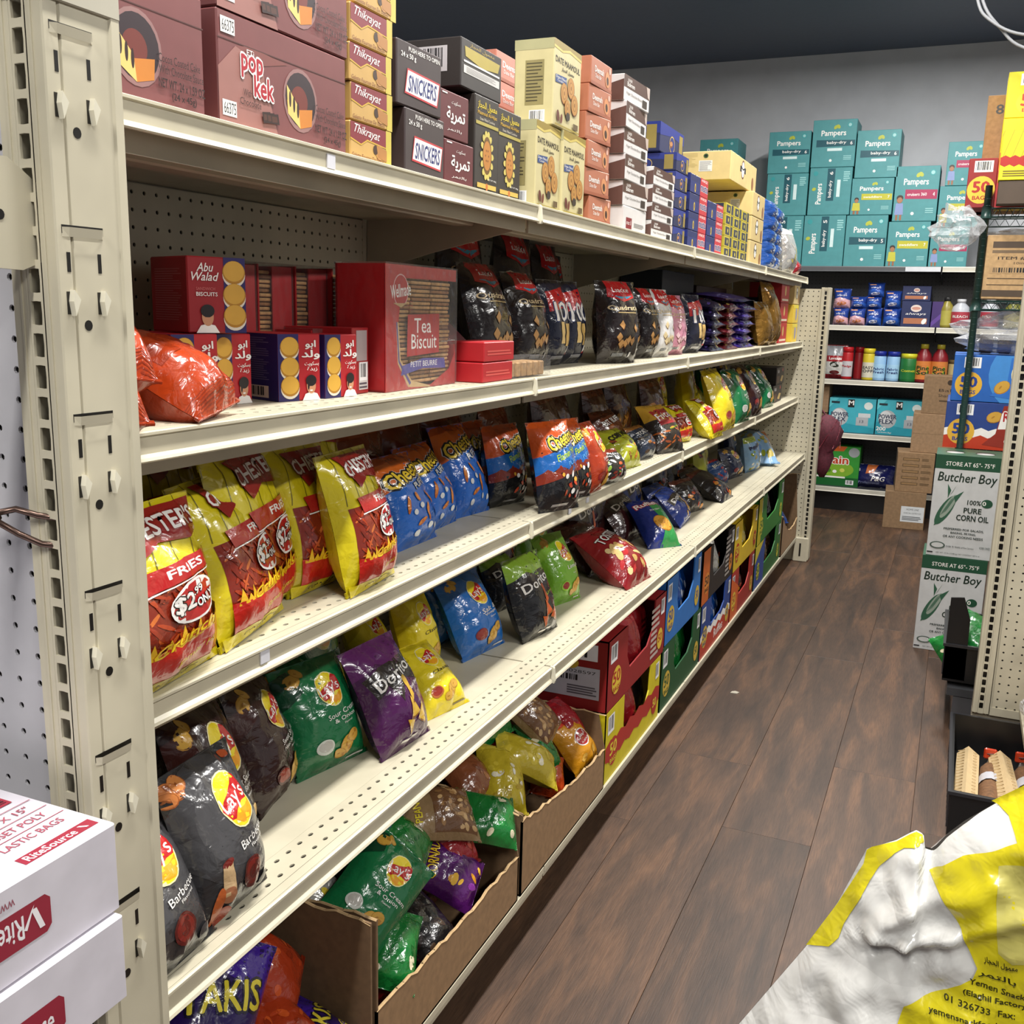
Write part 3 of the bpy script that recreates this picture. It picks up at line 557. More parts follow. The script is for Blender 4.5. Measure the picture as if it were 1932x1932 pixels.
def b_abut(): 
    o = R(.62, 0, 1, 1, '#241c58')
    for y in (.80, .50, .22): o += E(.80, y-.03, .17, .16, '#d8cfc0')+E(.80, y+.005, .17, .155, '#a8761f')+E(.80, y+.02, .155, .135, '#c89a3c')
    o += T('Abu', .30, .86, .11, W_, w=.28, sh=.3, b=.02)+T('Walad', .30, .74, .11, W_, w=.46, sh=.3, b=.02)+T('SANDWICH', .30, .58, .04, '#c86a6a', w=.32)+T('BISCUITS', .32, .51, .05, W_, w=.36, b=.03)
    return o+P([(.12, .0), (.52, .0), (.44, .10), (.32, .12), (.2, .10)], W_)+E(.32, .21, .085, .12, '#c08a68')+E(.32, .29, .10, .085, '#1c1416')+E(.285, .215, .012, .009, K_, 0, 8)+E(.35, .215, .012, .009, K_, 0, 8)
def b_fifty(c, c2=None, word=None):
    def f():
        a = ASP[0]; cx = .19 if c == 'b' else .5; o = BAR(cx-.07 if c == 'b' else .2, .72, cx+.12 if c == 'b' else .85, .95, 3, 14)+E(cx, .36, .27, .28, c2 or '#d8b83a')+T('50', cx, .42, .22, '#a8241c' if c != 'b' else '#1c3c8c', w=.32/a, b=.07)+T('BAGS', cx, .20, .08, '#a8241c' if c != 'b' else '#1c3c8c', w=.30/a, b=.05)
        if c == 'b' and word == "Lay's":
            for k, rr in enumerate((.95, .8, .65)): o = E(.95, .6, rr, rr*.9, ('#3f86cc', '#1c5cae', '#3a7cc4')[k], 0, 30)+o
            o += P([(.44, .14), (.62, .4), (.64, .96), (1, 1), (1, .02)], '#2a6cc0')+CHIP(.57, .33, .15, 40)+lays(.80, .62, .27)+T('Salt &', .78, .30, .08, W_, w=.12)+T('Vinegar', .80, .20, .08, W_, w=.16)
        if word == 'Ruffles':
            wv = [(0, .42)]+[(x/12, .42+(.04 if x % 2 else -.02)) for x in range(1, 12)]+[(1, .40)]
            o = P(wv+[(1, .0), (0, .0)], W_)+P([(p[0], p[1]-.16) for p in wv]+[(1, 0), (0, 0)], '#b8381c')+o+CHIP(.55, .70, .14, 20)+P([(.44, .10), (.58, .35), (.64, .95), (1, 1), (1, 0)], '#8c2a1c')+P([(.60, .45), (.63, .8), (1, .85), (1, .5)], W_)+T('Ruffles', .80, .72, .20, '#a81c24', w=.30, b=.05, out=W_, oo=.08)+T('CHEDDAR', .78, .20, .07, W_, w=.2)+CHIP(.76, .48, .12, 20)
        return o
    return f
def b_yfr():
    o = []
    for k in range(9): o += P([(.02+k*.12, 1), (.03+k*.12, 1), (k*.12-.10, .4), (k*.12-.11, .4)], '#a89c1c')
    wv = [(x/16, .46+(.035 if x % 2 else -.01)) for x in range(17)]; wl = [(x/16, .30-(.035 if x % 2 else -.01)) for x in range(16, -1, -1)]
    o += P(wv+wl, '#a8241c')+LINES(.05, .06, .75, .2, 3, '#6a5c10')
    for k in range(6): o += E(.55+.05*k, .75-.03*k, .20, .03, '#b8641c', -40+k*12, 10)
    return o
def b_y50(): return BAR(.30, .70, .98, .95, 3, 14)+E(.62, .32, .34, .28, '#d8c82a')+E(.62, .32, .32, .26, '#e0d02c')+T('50', .62, .38, .26, '#b8401c', w=.52, b=.06)+T('BAGS', .62, .16, .08, '#b8401c', w=.44, b=.05)
def b_org(): return P([(0, .62), (.3, .66), (.6, .84), (1, .86), (1, .55), (.5, .48), (0, .40)], '#cc5a1c')+P([(0, .42), (.5, .50), (1, .57), (1, 0), (0, 0)], '#a8242a')+P([(.06, .84), (.3, .88), (.3, .80), (.06, .78)], '#b42c2c')+LINES(.04, .16, .3, .34, 4, W_)
def b_item(): return R(.05, .80, .98, .90, '#4a3c30')+R(.05, .72, .98, .765, '#6d5a44')+T('ITEM # CH86451', .36, .64, .05, '#3a2e24', w=.52, b=.03)+T('10inch Baston -dd', .42, .565, .035, '#4a3c30', w=.38)+BAR(.04, .40, .42, .50, 2, 22, '#a48660')+BAR(.5, .40, .9, .50, 6, 22, '#a48660')+LINES(.45, .18, .9, .32, 5, '#5c4a38')+R(.03, .22, .38, .23, '#4a3c30')+R(.03, .32, .38, .33, '#4a3c30')+R(.0, .04, .92, .14, '#4a3c30')
def b_item_side(): return R(.25, .75, .5, .98, '#9a7a50')+R(.0, .0, .25, .14, '#9a7a50')
def b_corn():
    g = '#1d4a34'; o = R(0, .865, 1, 1, g)+T('STORE AT 65°- 75°F', .52, .92, .042, W_, w=.72, b=.02)+T('Butcher Boy', .50, .775, .115, '#152a20', w=.88, b=.02, sh=.15)
    o += E(.22, .46, .052, .165, '#2f5a44', -27, 20)+E(.262, .50, .034, .135, '#8f9c90', -27, 16)
    for k in range(5): o += E(.225+.018*k, .49+.01*k, .003, .11, '#4a6a58', -27, 6)
    for p in (((.33, .60), (.47, .66), (.36, .54)), ((.30, .64), (.36, .72), (.26, .60)), ((.28, .66), (.22, .72), (.24, .58)), ((.10, .36), (.07, .30), (.16, .33))): o += P(list(p), '#2f5a44')
    o += T('100%', .64, .555, .045, '#1c2c24', w=.20, b=.04)+E(.83, .555, .05, .042, g, 0, 20)+T('0', .79, .555, .04, W_, w=.05, b=.04)+T('PURE', .63, .475, .05, '#1c2c24', w=.26, b=.05)+T('CORN OIL', .64, .40, .055, '#1c2c24', w=.48, b=.05)
    o += T('PREFERRED FOR SALADS,', .53, .28, .022, '#1c2c24', w=.60, b=.04)+T('BAKING, FRYING,', .53, .243, .022, '#1c2c24', w=.38, b=.04)+T('OR ANY COOKING NEEDS', .53, .206, .022, '#1c2c24', w=.60, b=.04)
    return o+E(.16, .11, .07, .035, '#4a5a52', 0)+E(.16, .11, .055, .025, '#c4c6c6', 0)+T('OVER 75 YEARS of Fine Service', .50, .105, .016, '#1c2c24', w=.42)+T('WOMEN OWNED', .87, .12, .024, '#4a5a52', w=.16)+T('NET WT. 35 lbs (15.88 kg) NET CONTENT 587.6 oz', .48, .035, .015, '#1c2c24', w=.66)+R(.01, .03, .10, .042, K_)
def b_rite():
    return P([(.655, .30), (.645, .36), (.645, .64), (.655, .70), (.845, .70), (.855, .64), (.855, .36), (.845, .30)], '#8c2436')+T('RiteSource', .735, .50, .24, '#e3dfe2', w=.135, rot=180, b=.03)+P([(.818, .62), (.828, .62), (.842, .38), (.832, .38)], '#e3dfe2')+P([(.818, .62), (.824, .66), (.808, .44), (.802, .46)], '#e3dfe2')+T('www.ritesource', .73, .80, .10, '#8c4a58', w=.12, rot=180)
def b_rite2(): return P([(.665, .22), (.655, .28), (.655, .56), (.665, .62), (.855, .62), (.865, .56), (.865, .28), (.855, .22)], '#8c2436')+T('RiteSource', .775, .42, .24, '#e3dfe2', w=.135, b=.03)+T('www.ritesource', .76, .10, .10, '#8c4a58', w=.12)
def b_ritet():
    o = P([(.925, .835), (.965, .835), (.965, .985), (.925, .985)], '#8c2436')+T('RiteSource', .945, .895, .018, '#e3dfe2', w=.15, rot=90, b=.03)+P([(.935, .955), (.955, .965), (.955, .97), (.935, .96)], '#e3dfe2')
    for i, s in enumerate(('PLASTIC BAGS', 'GUSSET POLY', '6" + 3" X 15"')): o += T(s, .865-.062*i, .90, .018, '#9c4a58', w=.20, rot=90, b=.02)+R(.832-.062*i, .80, .835-.062*i, .99, '#9c4a58')
    return o+BAR(.60, .90, .68, .97, 3, 14, '#9c2c3c')
def b_power():
    return P([(0, 0), (1, 0), (1, .16), (.5, .24), (0, .36)], '#2492a4')+E(.24, .45, .24, .26, '#a9adb0', 15)+E(.20, .50, .16, .18, '#d0d2d4', 0)+T('POWER', .24, .52, .12, '#26304a', w=.38, b=.06)+T('FLEX', .22, .38, .12, '#26304a', w=.30, b=.06)+R(.40, .74, .54, .97, K_)+T('M', .47, .87, .13, W_, w=.11, b=.05)+R(.60, .22, .86, .46, '#a4a8ac')+R(.64, .46, .90, .58, '#c4c8ca')+T('13', .72, .34, .08, '#4a5060', w=.08, b=.03)+E(.84, .80, .12, .11, '#cfd8d4')+T('200', .12, .17, .11, W_, w=.2, b=.05)+T('Tall Kitchen Bags', .2, .06, .05, W_, w=.3)+P([(0, 1), (.2, 1), (0, .7)], '#5cc0cc')+R(.04, .84, .22, .90, '#1c2c34')
def b_gain(): return R(0, 0, 1, .22, '#0f5c26')+P([(0, 1), (.7, 1), (.62, .88), (0, .86)], '#c85a1c')+E(.86, .86, .13, .12, '#9a9ea0')+E(.5, .42, .4, .2, '#7aa82c')+T('Gain', .45, .66, .20, '#b8401c', w=.58, b=.05, out=W_, oo=.06)+E(.45, .36, .05, .04, W_)+E(.62, .40, .06, .05, '#c8cc5c')+E(.3, .38, .07, .05, '#3c7a1c')+R(.04, .20, .7, .24, W_)+BAR(.72, .05, .90, .16, 3, 10)
def b_kraft(word=None, rows=0, label=False):
    def f():
        o = R(.02, .485, .98, .49, '#6a5238') if not word and not rows and not label else []
        if word:
            for i, s in enumerate(word): o += T(s, .62, .62-.14*i, .10, '#33261a', w=.5)
            o += R(.40, .33, .85, .37, '#4a3a28')+E(.62, .84, .07, .07, '#33261a')
        for i in range(rows): o += R(.15, .80-i*.155, .60, .87-i*.155, '#5a462e')+R(.17, .815-i*.155, .58, .855-i*.155, '#8a6c48')+LINES(.66, .80-i*.155, .92, .87-i*.155, 2, '#5a462e', i)
        if label: o += R(.42, .20, .98, .62, '#c4c8ca')+T('HOME LINE', .70, .54, .05, '#33363a', w=.3)+T('CHARCOAL LIGHTER FLUID', .70, .44, .04, '#33363a', w=.42)+LINES(.46, .24, .92, .36, 3, '#5c6064')
        return o
    return f
def b_ship():
    return BAR(.18, .70, .92, .93, 3, 30)+R(.05, .16, .94, .60, '#b9bac4')+R(.48, .18, .485, .58, '#8a8a94')+T('300028597', .76, .53, .045, '#2a2a30', w=.30)+BAR(.52, .38, .80, .49, 4, 14, '#b9bac4')+BAR(.16, .30, .44, .40, 5, 14, '#b9bac4')+LINES(.70, .20, .92, .34, 4, '#5a5a62')+E(.72, .64, .12, .08, '#c8a83a')
def b_rich(): return T('Rich', .25, .78, .2, W_, w=.2, b=.02)+E(.78, .82, .12, .10, '#c8504a')+P([(.5, .2), (.68, .5), (.9, .45), (.75, .12)], '#b89a5c')+R(.05, .1, .4, .5, '#4a2c1c')
def b_brn(): return T('Biscuits', .55, .80, .10, W_, w=.62, b=.03)+P([(0, .66), (1, .74), (1, .05), (0, .1)], '#4a1820')+T('Tea Biscuits', .45, .48, .07, W_, w=.55, b=.02)+LINES(.2, .2, .7, .35, 3, '#b8a8a0')
BOXES = {
 'pop': dict(base='#744040', F=b_pop()), 'thik': dict(base='#c09a58', F=b_thik), 'snick': dict(base='#382c2d', F=b_snick), 'temr': dict(base='#58181f', F=b_temr),
 'maam': dict(base='#2c2622', F=b_maam), 'maam2': dict(base='#2c2726', F=b_maam2, L=b_maamL), 'dm': dict(base='#c4b98a', F=b_dm, L=b_dmL), 'deem': dict(base='#ab6a50', F=b_deem, L=b_deemL),
 'pinkd': dict(base='#c07a68', F=b_deem, L=b_deem), 'no1': dict(base='#cfcccb', F=b_no1, L=b_no1L), 'no1w': dict(base='#cfcccb', F=lambda: R(.1, .1, .35, .55, '#7a1822')+T('no:1', .22, .35, .18, W_, w=.18)+LINES(.45, .2, .9, .4, 3, '#8a8886')),
 'blue': dict(base='#141d48', F=b_blue, L=b_blue), 'nuts4': dict(base='#182256', F=b_nuts4, L=b_blue), 'yel': dict(base='#b8a832', F=b_yel, L=b_yel), 'bei': dict(base='#c9b279', F=b_beiR, L=b_bei, kind='card'),
 'pbaby': dict(base='#45898d', F=pamp('baby', '6'), kind='card'), 'pbaby5': dict(base='#45898d', F=pamp('baby', '5')), 'prot': dict(base='#45898d', F=pamp('baby', '6', 1)), 'prot5': dict(base='#45898d', F=pamp('baby', '5', 1)), 'pswad': dict(base='#45898d', F=pamp('swad', '7')), 'pcru': dict(base='#45898d', F=pamp('cruise', '4')),
 'abu': dict(base='#a81620', F=b_abuf, L=lambda: R(0, 0, 1, 1, '#241c58')+b_abus()), 'abut': dict(base='#8f141c', F=b_abut, L=lambda: LINES(.12, .15, .85, .85, 22, '#a8585a', 4, .3)),
 'red50': dict(base='#8c1c1e', F=b_fifty('r')), 'lay50': dict(base='#1c5cae', F=b_fifty('b', '#d8a83a', "Lay's")), 'ruf50': dict(base='#1f3c80', F=b_fifty('b', '#d8a83a', 'Ruffles')), 'yfr': dict(base='#dccc1c', F=b_yfr), 'y50': dict(base='#dccc1c', F=b_y50), 'org': dict(base='#dcc01c', F=b_org),
 'item': dict(base='#ad8e66', F=b_item, L=b_item_side, kind='kraft'), 'corn': dict(base='#c3c5c6', F=b_corn, T=lambda: R(0, 0, 1, 1, '#2f5a44')+E(.28, .5, .16, .2, '#16241c')+E(.74, .5, .16, .2, '#16241c')+E(.28, .42, .14, .12, '#b8bab8')+E(.74, .42, .14, .12, '#b8bab8')),
 'rite': dict(base='#cac6cf', R=b_rite, T=b_ritet), 'rite2': dict(base='#cac6cf', R=b_rite2), 'power': dict(base='#3aa4b4', F=b_power), 'gain': dict(base='#2c8c2c', F=b_gain),
 'shamp': dict(base='#80664a', F=b_kraft(('Baby', 'Shampoo')), kind='kraft'), 'kraft': dict(base='#8d7154', F=b_kraft(), kind='kraft'), 'krows': dict(base='#866a4c', F=b_kraft(None, 5), kind='kraft'), 'klabel': dict(base='#80664a', F=b_kraft(None, 0, True), kind='kraft'), 'k8r': dict(base='#9a7752', F=lambda: T('8R', .3, .88, .08, '#33302c', w=.3, b=.03), kind='kraft'),
 'rich': dict(base='#2a2220', F=b_rich, R=lambda: LINES(.1, .1, .9, .9, 8, '#7a7470')), 'brn': dict(base='#4a3028', F=b_brn), 'redpk': dict(base='#a81a22', F=lambda: LINES(.1, .3, .9, .6, 2, '#c8504a')), 'redlab': dict(base='#98161c', F=lambda: R(.25, .5, .9, .96, '#a89a9c')+R(.4, .06, .95, .48, '#c9c6c6')+BAR(.45, .2, .9, .48, 3, 12)+LINES(.42, .07, .9, .18, 2, '#55505a')), 'navyb': dict(base='#1c2448', F=lambda: E(.5, .5, .3, .3, '#3a4478')), 'redb': dict(base='#a81c22', F=lambda: E(.5, .6, .2, .25, '#c8b060')+R(.1, .1, .9, .2, '#d8c8b0')), 'yelb': dict(base='#d8b83a', F=lambda: E(.6, .5, .3, .35, '#8a8aa8')+R(0, .8, 1, 1, '#d8c43a')), 'purp': dict(base='#3c2464', F=lambda: P([(0, .2), (1, .6), (1, .4), (0, 0)], '#5c3c8c')), 'darkb': dict(base='#1c2430', F=lambda: R(.2, .3, .8, .7, '#2c3c50')),
}
# ================================================================ ROOM
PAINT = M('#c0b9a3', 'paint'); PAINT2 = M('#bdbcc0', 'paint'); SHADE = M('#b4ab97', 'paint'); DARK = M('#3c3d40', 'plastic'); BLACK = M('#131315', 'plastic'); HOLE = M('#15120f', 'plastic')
def wood_mat():
    m = bpy.data.materials.new('vinyl_plank'); m.use_nodes = True; nt = m.node_tree; b = nt.nodes['Principled BSDF']; N = nt.nodes.new; L = nt.links.new
    tc = N('ShaderNodeTexCoord'); oi = N('ShaderNodeObjectInfo'); mp = N('ShaderNodeMapping'); mp.inputs['Scale'].default_value = (5.5, .8, 1)
    ad = N('ShaderNodeVectorMath'); ad.operation = 'ADD'; cx = N('ShaderNodeCombineXYZ'); mu = N('ShaderNodeMath'); mu.operation = 'MULTIPLY'; mu.inputs[1].default_value = 37; L(oi.outputs['Random'], mu.inputs[0]); L(mu.outputs[0], cx.inputs[1]); L(mu.outputs[0], cx.inputs[0])
    L(tc.outputs[3], ad.inputs[0]); L(cx.outputs[0], ad.inputs[1]); L(ad.outputs[0], mp.inputs['Vector'])
    n = N('ShaderNodeTexNoise'); n.inputs['Scale'].default_value = 3.2; n.inputs['Detail'].default_value = 6; n.inputs['Distortion'].default_value = .8; L(mp.outputs[0], n.inputs['Vector'])
    mp2 = N('ShaderNodeMapping'); mp2.inputs['Scale'].default_value = (60, 3, 1); L(ad.outputs[0], mp2.inputs['Vector']); n2 = N('ShaderNodeTexNoise'); n2.inputs['Scale'].default_value = 6; n2.inputs['Detail'].default_value = 3; L(mp2.outputs[0], n2.inputs['Vector'])
    cr = N('ShaderNodeValToRGB'); e = cr.color_ramp.elements; e[0].position = .30; e[0].color = lin('#3a2a20'); e[1].position = .72; e[1].color = lin('#684a34'); x = e.new(.5); x.color = lin('#4d382a'); L(n.outputs[0], cr.inputs[0])
    mx = N('ShaderNodeMix'); mx.data_type = 'RGBA'; mx.blend_type = 'MULTIPLY'; mx.inputs[0].default_value = .6; L(cr.outputs[0], mx.inputs[6])
    cr2 = N('ShaderNodeValToRGB'); cr2.color_ramp.elements[0].position = .35; cr2.color_ramp.elements[0].color = (.45, .42, .40, 1); cr2.color_ramp.elements[1].position = .62; cr2.color_ramp.elements[1].color = (1, 1, 1, 1); L(n2.outputs[0], cr2.inputs[0]); L(cr2.outputs[0], mx.inputs[7])
    hs = N('ShaderNodeHueSaturation'); mr = N('ShaderNodeMapRange'); L(oi.outputs['Random'], mr.inputs[0]); mr.inputs[3].default_value = .78; mr.inputs[4].default_value = 1.2; L(mr.outputs[0], hs.inputs['Value']); L(mx.outputs[2], hs.inputs['Color']); L(hs.outputs[0], b.inputs['Base Color'])
    bp = N('ShaderNodeBump'); bp.inputs['Strength'].default_value = .12; bp.inputs['Distance'].default_value = .002; L(n2.outputs[0], bp.inputs['Height']); L(bp.outputs[0], b.inputs['Normal']); b.inputs['Roughness'].default_value = .5
    return m
WOOD = wood_mat()
def room():
    mb = MB(); mb.box((-160, -120, -1), (170, 302, -.12), M('#2a211c', 'wall')); fl = struct('floor', mb)
    # planks 8.9 x 58.8 inches with open joints, staggered as in the photograph
    pm = MB(); pm.box((0.015, 0.02, -.12), (8.885, 58.78, 0), WOOD, .02); me = pm.data('plank')
    offs = {-35.1: 33.5, -26.2: 52.1, -17.3: 36.6, -8.4: 56.3, .5: 44.5, 9.4: 20, 18.3: 50, 27.2: 12}
    for x0, off in offs.items():
        y = off-58.8*2
        while y < 300:
            if y > -75: link('plank', me, fl, (x0, y, 0))
            y += 58.8
    mb = MB(); mb.box((-160, -120, CEIL), (170, 302, CEIL+2), M('#4b5567', 'print')); struct('ceiling', mb)
    W = M('#c9cbd0', 'wall')
    mb = MB(); mb.box((-160, 300, 0), (170, 302, CEIL), W); struct('wall_back', mb)
    mb = MB(); mb.box((-162, -120, 0), (-160, 302, CEIL), W); struct('wall_left', mb)
    mb = MB(); mb.box((170, -120, 0), (172, 302, CEIL), W); struct('wall_right', mb)
    for ti, (x, y) in enumerate(TUBES):           # lamp housings above the tube lights
        t = empty('ceiling_light', 'white strip ceiling light over the %s, %s from the camera end' % (('aisle', 'far right aisle')[ti > 3], ('first', 'second', 'third', 'fourth', 'first', 'second', 'third')[ti]), 'ceiling light', 'strip ceiling lights', (x, y, CEIL))
        h = MB(); h.box((-3, -24, -1.6), (3, 24, 0), M('#d8d8d6', 'white')); h.build('housing', t)
        for s in (-1, 1): e = MB(); e.box((-2.6, s*23.2-.4, -3.0), (2.6, s*23.2+.4, -1.6), M('#d8d8d6', 'white')); e.build('end_cap', t)
room()
def cable(pts, lab):
    mb = MB(); mb.tube(pts, .22, M('#8a8c90', 'plastic'), 8); o = mb.build('cable'); tag(o, lab, 'cable', None)
def sag(a, b, s, n=14): return [(a[0]+(b[0]-a[0])*i/n, a[1]+(b[1]-a[1])*i/n, a[2]+(b[2]-a[2])*i/n-s*4*(i/n)*(1-i/n)) for i in range(n+1)]
def smooth(pts, n=6):
    P_ = [Vector(pts[0])]+[Vector(p) for p in pts]+[Vector(pts[-1])]; o = []
    for i in range(1, len(P_)-2):
        for k in range(n):
            t = k/n; a, b, c, d = P_[i-1:i+3]; o.append(.5*((2*b)+(c-a)*t+(2*a-5*b+4*c-d)*t*t+(3*b-a-3*c+d)*t**3))
    return o+[Vector(pts[-1])]
cable(smooth([(-6, 170, CEIL-.3), (-4.2, 170, 106), (-2.75, 170, 97.2), (-.6, 170, 94.1), (3.9, 170, 91.9), (12, 170, 91.5), (24, 170, 99), (31, 170, CEIL-.3)]), 'grey cable hanging from the dark ceiling, upper of two loops')
cable(smooth([(-5.2, 170.6, CEIL-.3), (-3.4, 170.6, 104), (-1.98, 170.6, 97), (.7, 170.6, 93.2), (4.05, 170.6, 90.3), (12, 170.6, 88.5), (24, 170.6, 97), (32, 170.6, CEIL-.3)]), 'grey cable hanging from the dark ceiling, lower of two loops')

# ---------------------------------------------------------------- pegboards and slotted steel, real holes
def ring_cells(nx, nz, px, pz, hole, m, holem, back=.12):
    """panel in the local x-z plane, front facing -y, with a hole outline in each cell and a dark sheet behind"""
    n = len(hole); vs = []; fs = []
    outer = []
    for (hx, hz) in hole:
        s = max(abs(hx)/(px/2), abs(hz)/(pz/2)); outer.append((hx/s, hz/s))
    cor = []
    # add true corners: replace nearest outer point of each quadrant
    q = [(-px/2, -pz/2), (px/2, -pz/2), (px/2, pz/2), (-px/2, pz/2)]
    for c in q:
        j = min(range(n), key=lambda i: (outer[i][0]-c[0])**2+(outer[i][1]-c[1])**2); outer[j] = c
    for i in range(nx):
        for j in range(nz):
            o = len(vs); cx, cz = (i+.5)*px, (j+.5)*pz
            vs += [(cx+x, 0, cz+z) for x, z in outer]+[(cx+x, 0, cz+z) for x, z in hole]+[(cx+x, .09, cz+z) for x, z in hole]
            for k in range(n): k2 = (k+1) % n; fs += [(o+k, o+k2, o+n+k2, o+n+k), (o+n+k, o+n+k2, o+2*n+k2, o+2*n+k)]
    mb = MB(); mb.add(vs, fs, m); mb.add([(0, back, 0), (nx*px, back, 0), (nx*px, back, nz*pz), (0, back, nz*pz)], [(0, 1, 2, 3)], holem)
    return mb
OCT = [(.125*math.cos(math.pi/8+k*math.pi/4), .125*math.sin(math.pi/8+k*math.pi/4)) for k in range(8)]
SLOT = [(-.21, -.36), (0, -.375), (.21, -.36), (.23, 0), (.21, .36), (0, .375), (-.21, .36), (-.23, 0)]
def slotted_post(name, lab, x0, x1, y, z0, z1, grp=None, side=3.0, parent=None, mat=None):
    m = mat or PAINT; w = x1-x0; t = parent or empty(name, lab, 'shelf post', grp, (x0, y, 0))
    mb = ring_cells(1, int(z1-z0-1), .62, 1.0, SLOT, m, HOLE, .5); 
    for v in range(len(mb.v)): mb.v[v] = (mb.v[v][0]+w/2-.31, mb.v[v][1], mb.v[v][2]+z0+.5)
    mb.build('slotted_strip', t)
    b = MB(); b.box((0, 0, z0), (w/2-.31, .6, z1), m, .05); b.box((w/2+.31, 0, z0), (w, .6, z1), m, .05); b.box((w/2-.31, 0, z0), (w/2+.31, .1, z0+.5), m); b.box((w/2-.31, 0, z1-.5), (w/2+.31, .1, z1), m)
    b.box((w/2-.62, -.05, z0), (w/2-.54, .02, z1), m); b.box((w/2+.54, -.05, z0), (w/2+.62, .02, z1), m)
    b.box((0, .6, z0), (w, side, z1), m, .08); b.build('post_body', t)
    return t

# ---------------------------------------------------------------- long left gondola
LIPS = [(59.35, -30.0), (46.45, -30.0), (35.05, -30.0), (23.25, -27.7)]
gon = empty('shelving_unit', 'long cream steel shelving unit of four bays with perforated backs', 'shelving', None, (-45, 24, 0))
def gadd(name, mb, **k): o = mb.build(name, gon, **k); return o
pegm = ring_cells(48, 54, 1, 1, OCT, PAINT, HOLE).data('pegboard_panel')
for k in range(4):
    link('pegboard_panel', pegm, gon, (0, k*48+.0, 4.35), (0, 0, math.pi/2), (.998, 1, 1))
    b = MB(); b.box((-.25, k*48-.6, 0), (.02, k*48+.6, 59), PAINT); gadd('back_upright', b)
b = MB(); b.box((-3.2, 0, 0), (-.3, 192, 58.6), SHADE); gadd('back_core', b)
prof = [(0, 0), (.10, 0), (.20, -.05), (.20, -.16), (.08, -.22), (.06, -.95), (.24, -1.08), (.30, -1.2), (.24, -1.27), (.0, -1.25)]
def lip(x, z, y0, y1):
    mb = MB(); mb.prism([(x+px, z+pz) for px, pz in prof], 'y', y0, y1, PAINT); return mb
lipm = lip(0, 0, .25, 47.75).data('price_channel')
capm = MB(); capm.prism([(-.02, .03), (.22, .03), (.32, -.10), (.42, -1.15), (.36, -1.36), (.1, -1.36), (-.02, -1.2)], 'y', -.14, .14, M('#d2cdb9', 'paint')); capm = capm.data('channel_end_cap')
def perf_strip(nx, m): return ring_cells(48, nx, 1, .96, [(.20*math.cos(a), .12*math.sin(a)) for a in [math.pi/8+k*math.pi/4 for k in range(8)]], m, HOLE, .10)
ps2 = perf_strip(2, PAINT).data('perforated_strip')
for si, (z, xf) in enumerate(LIPS):
    lx = xf+45
    for k in range(4):
        y0 = k*48
        b = MB()
        if si == 0: b.box((-16, y0+.12, z-.9), (lx-.02, y0+47.88, z), PAINT, .04)
        else:
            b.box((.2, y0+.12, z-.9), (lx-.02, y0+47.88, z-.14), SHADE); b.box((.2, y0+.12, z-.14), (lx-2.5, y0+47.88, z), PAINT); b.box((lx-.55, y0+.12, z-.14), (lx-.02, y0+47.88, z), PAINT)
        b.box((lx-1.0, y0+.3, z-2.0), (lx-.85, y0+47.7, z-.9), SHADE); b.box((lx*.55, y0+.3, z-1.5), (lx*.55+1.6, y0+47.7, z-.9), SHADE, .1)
        gadd('shelf_deck', b)
        if si: link('perforated_strip', ps2, gon, (lx-.57, y0, z), (-math.pi/2, 0, math.pi/2))
        link('price_channel', lipm, gon, (lx, y0, z))
    for k in range(5):
        y = min(191.9, max(.15, k*48.0)); link('channel_end_cap', capm, gon, (lx, y, z))
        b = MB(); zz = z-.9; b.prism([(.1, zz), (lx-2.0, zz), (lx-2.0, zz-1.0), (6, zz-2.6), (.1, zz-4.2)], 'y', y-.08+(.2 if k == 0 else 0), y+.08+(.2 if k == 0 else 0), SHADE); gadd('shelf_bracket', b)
# base deck and kick
for k in range(4):
    b = MB(); b.box((.2, k*48+.12, 4.3), (17.2, k*48+47.88, 5.35), PAINT, .05); b.box((17.2, k*48+.1, 4.85), (17.3, k*48+47.9, 5.35), PAINT); gadd('base_deck', b)
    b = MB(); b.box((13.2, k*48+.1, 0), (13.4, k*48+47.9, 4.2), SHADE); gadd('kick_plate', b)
# shelf tags
for (y, si, zo) in ((20.5, 0, -.62), (61.6, 2, -.35), (57, 2, -.6), (14.2, 2, -.5)):
    b = MB(); z, xf = LIPS[si]; b.box((xf+45+.08, y-.35, z+zo-.35), (xf+45+.15, y+.35, z+zo+.35), M('#cfcfd6', 'print')); gadd('price_tag', b)
# far end panel of the unit, pegboard facing the camera
far = link('end_panel', None, gon, (-21, 192, 0))
pm = ring_cells(39, 54, 1, 1, OCT, PAINT, HOLE); pm.build('pegboard_sheet', far, loc=(.1, .15, 3.1))
b = MB(); b.box((0, .3, 0), (39.2, 2.8, 57.1), PAINT, .05); b.build('panel_core', far)
pst = empty('steel_post', 'cream slotted steel post at the far end of the long shelving', 'shelf post', None, (-26.85, 215.95, 0)); slotted_post('', '', -26.85, -25.05, 215.95, 0.3, 57.4, parent=pst)
b = MB(); b.box((-1.3, -.6, 0), (1.6, 3.0, 5.2), PAINT, .15); b.box((-.1, -.66, 1.2), (.25, -.55, 4.0), HOLE); b.build('post_foot', pst)
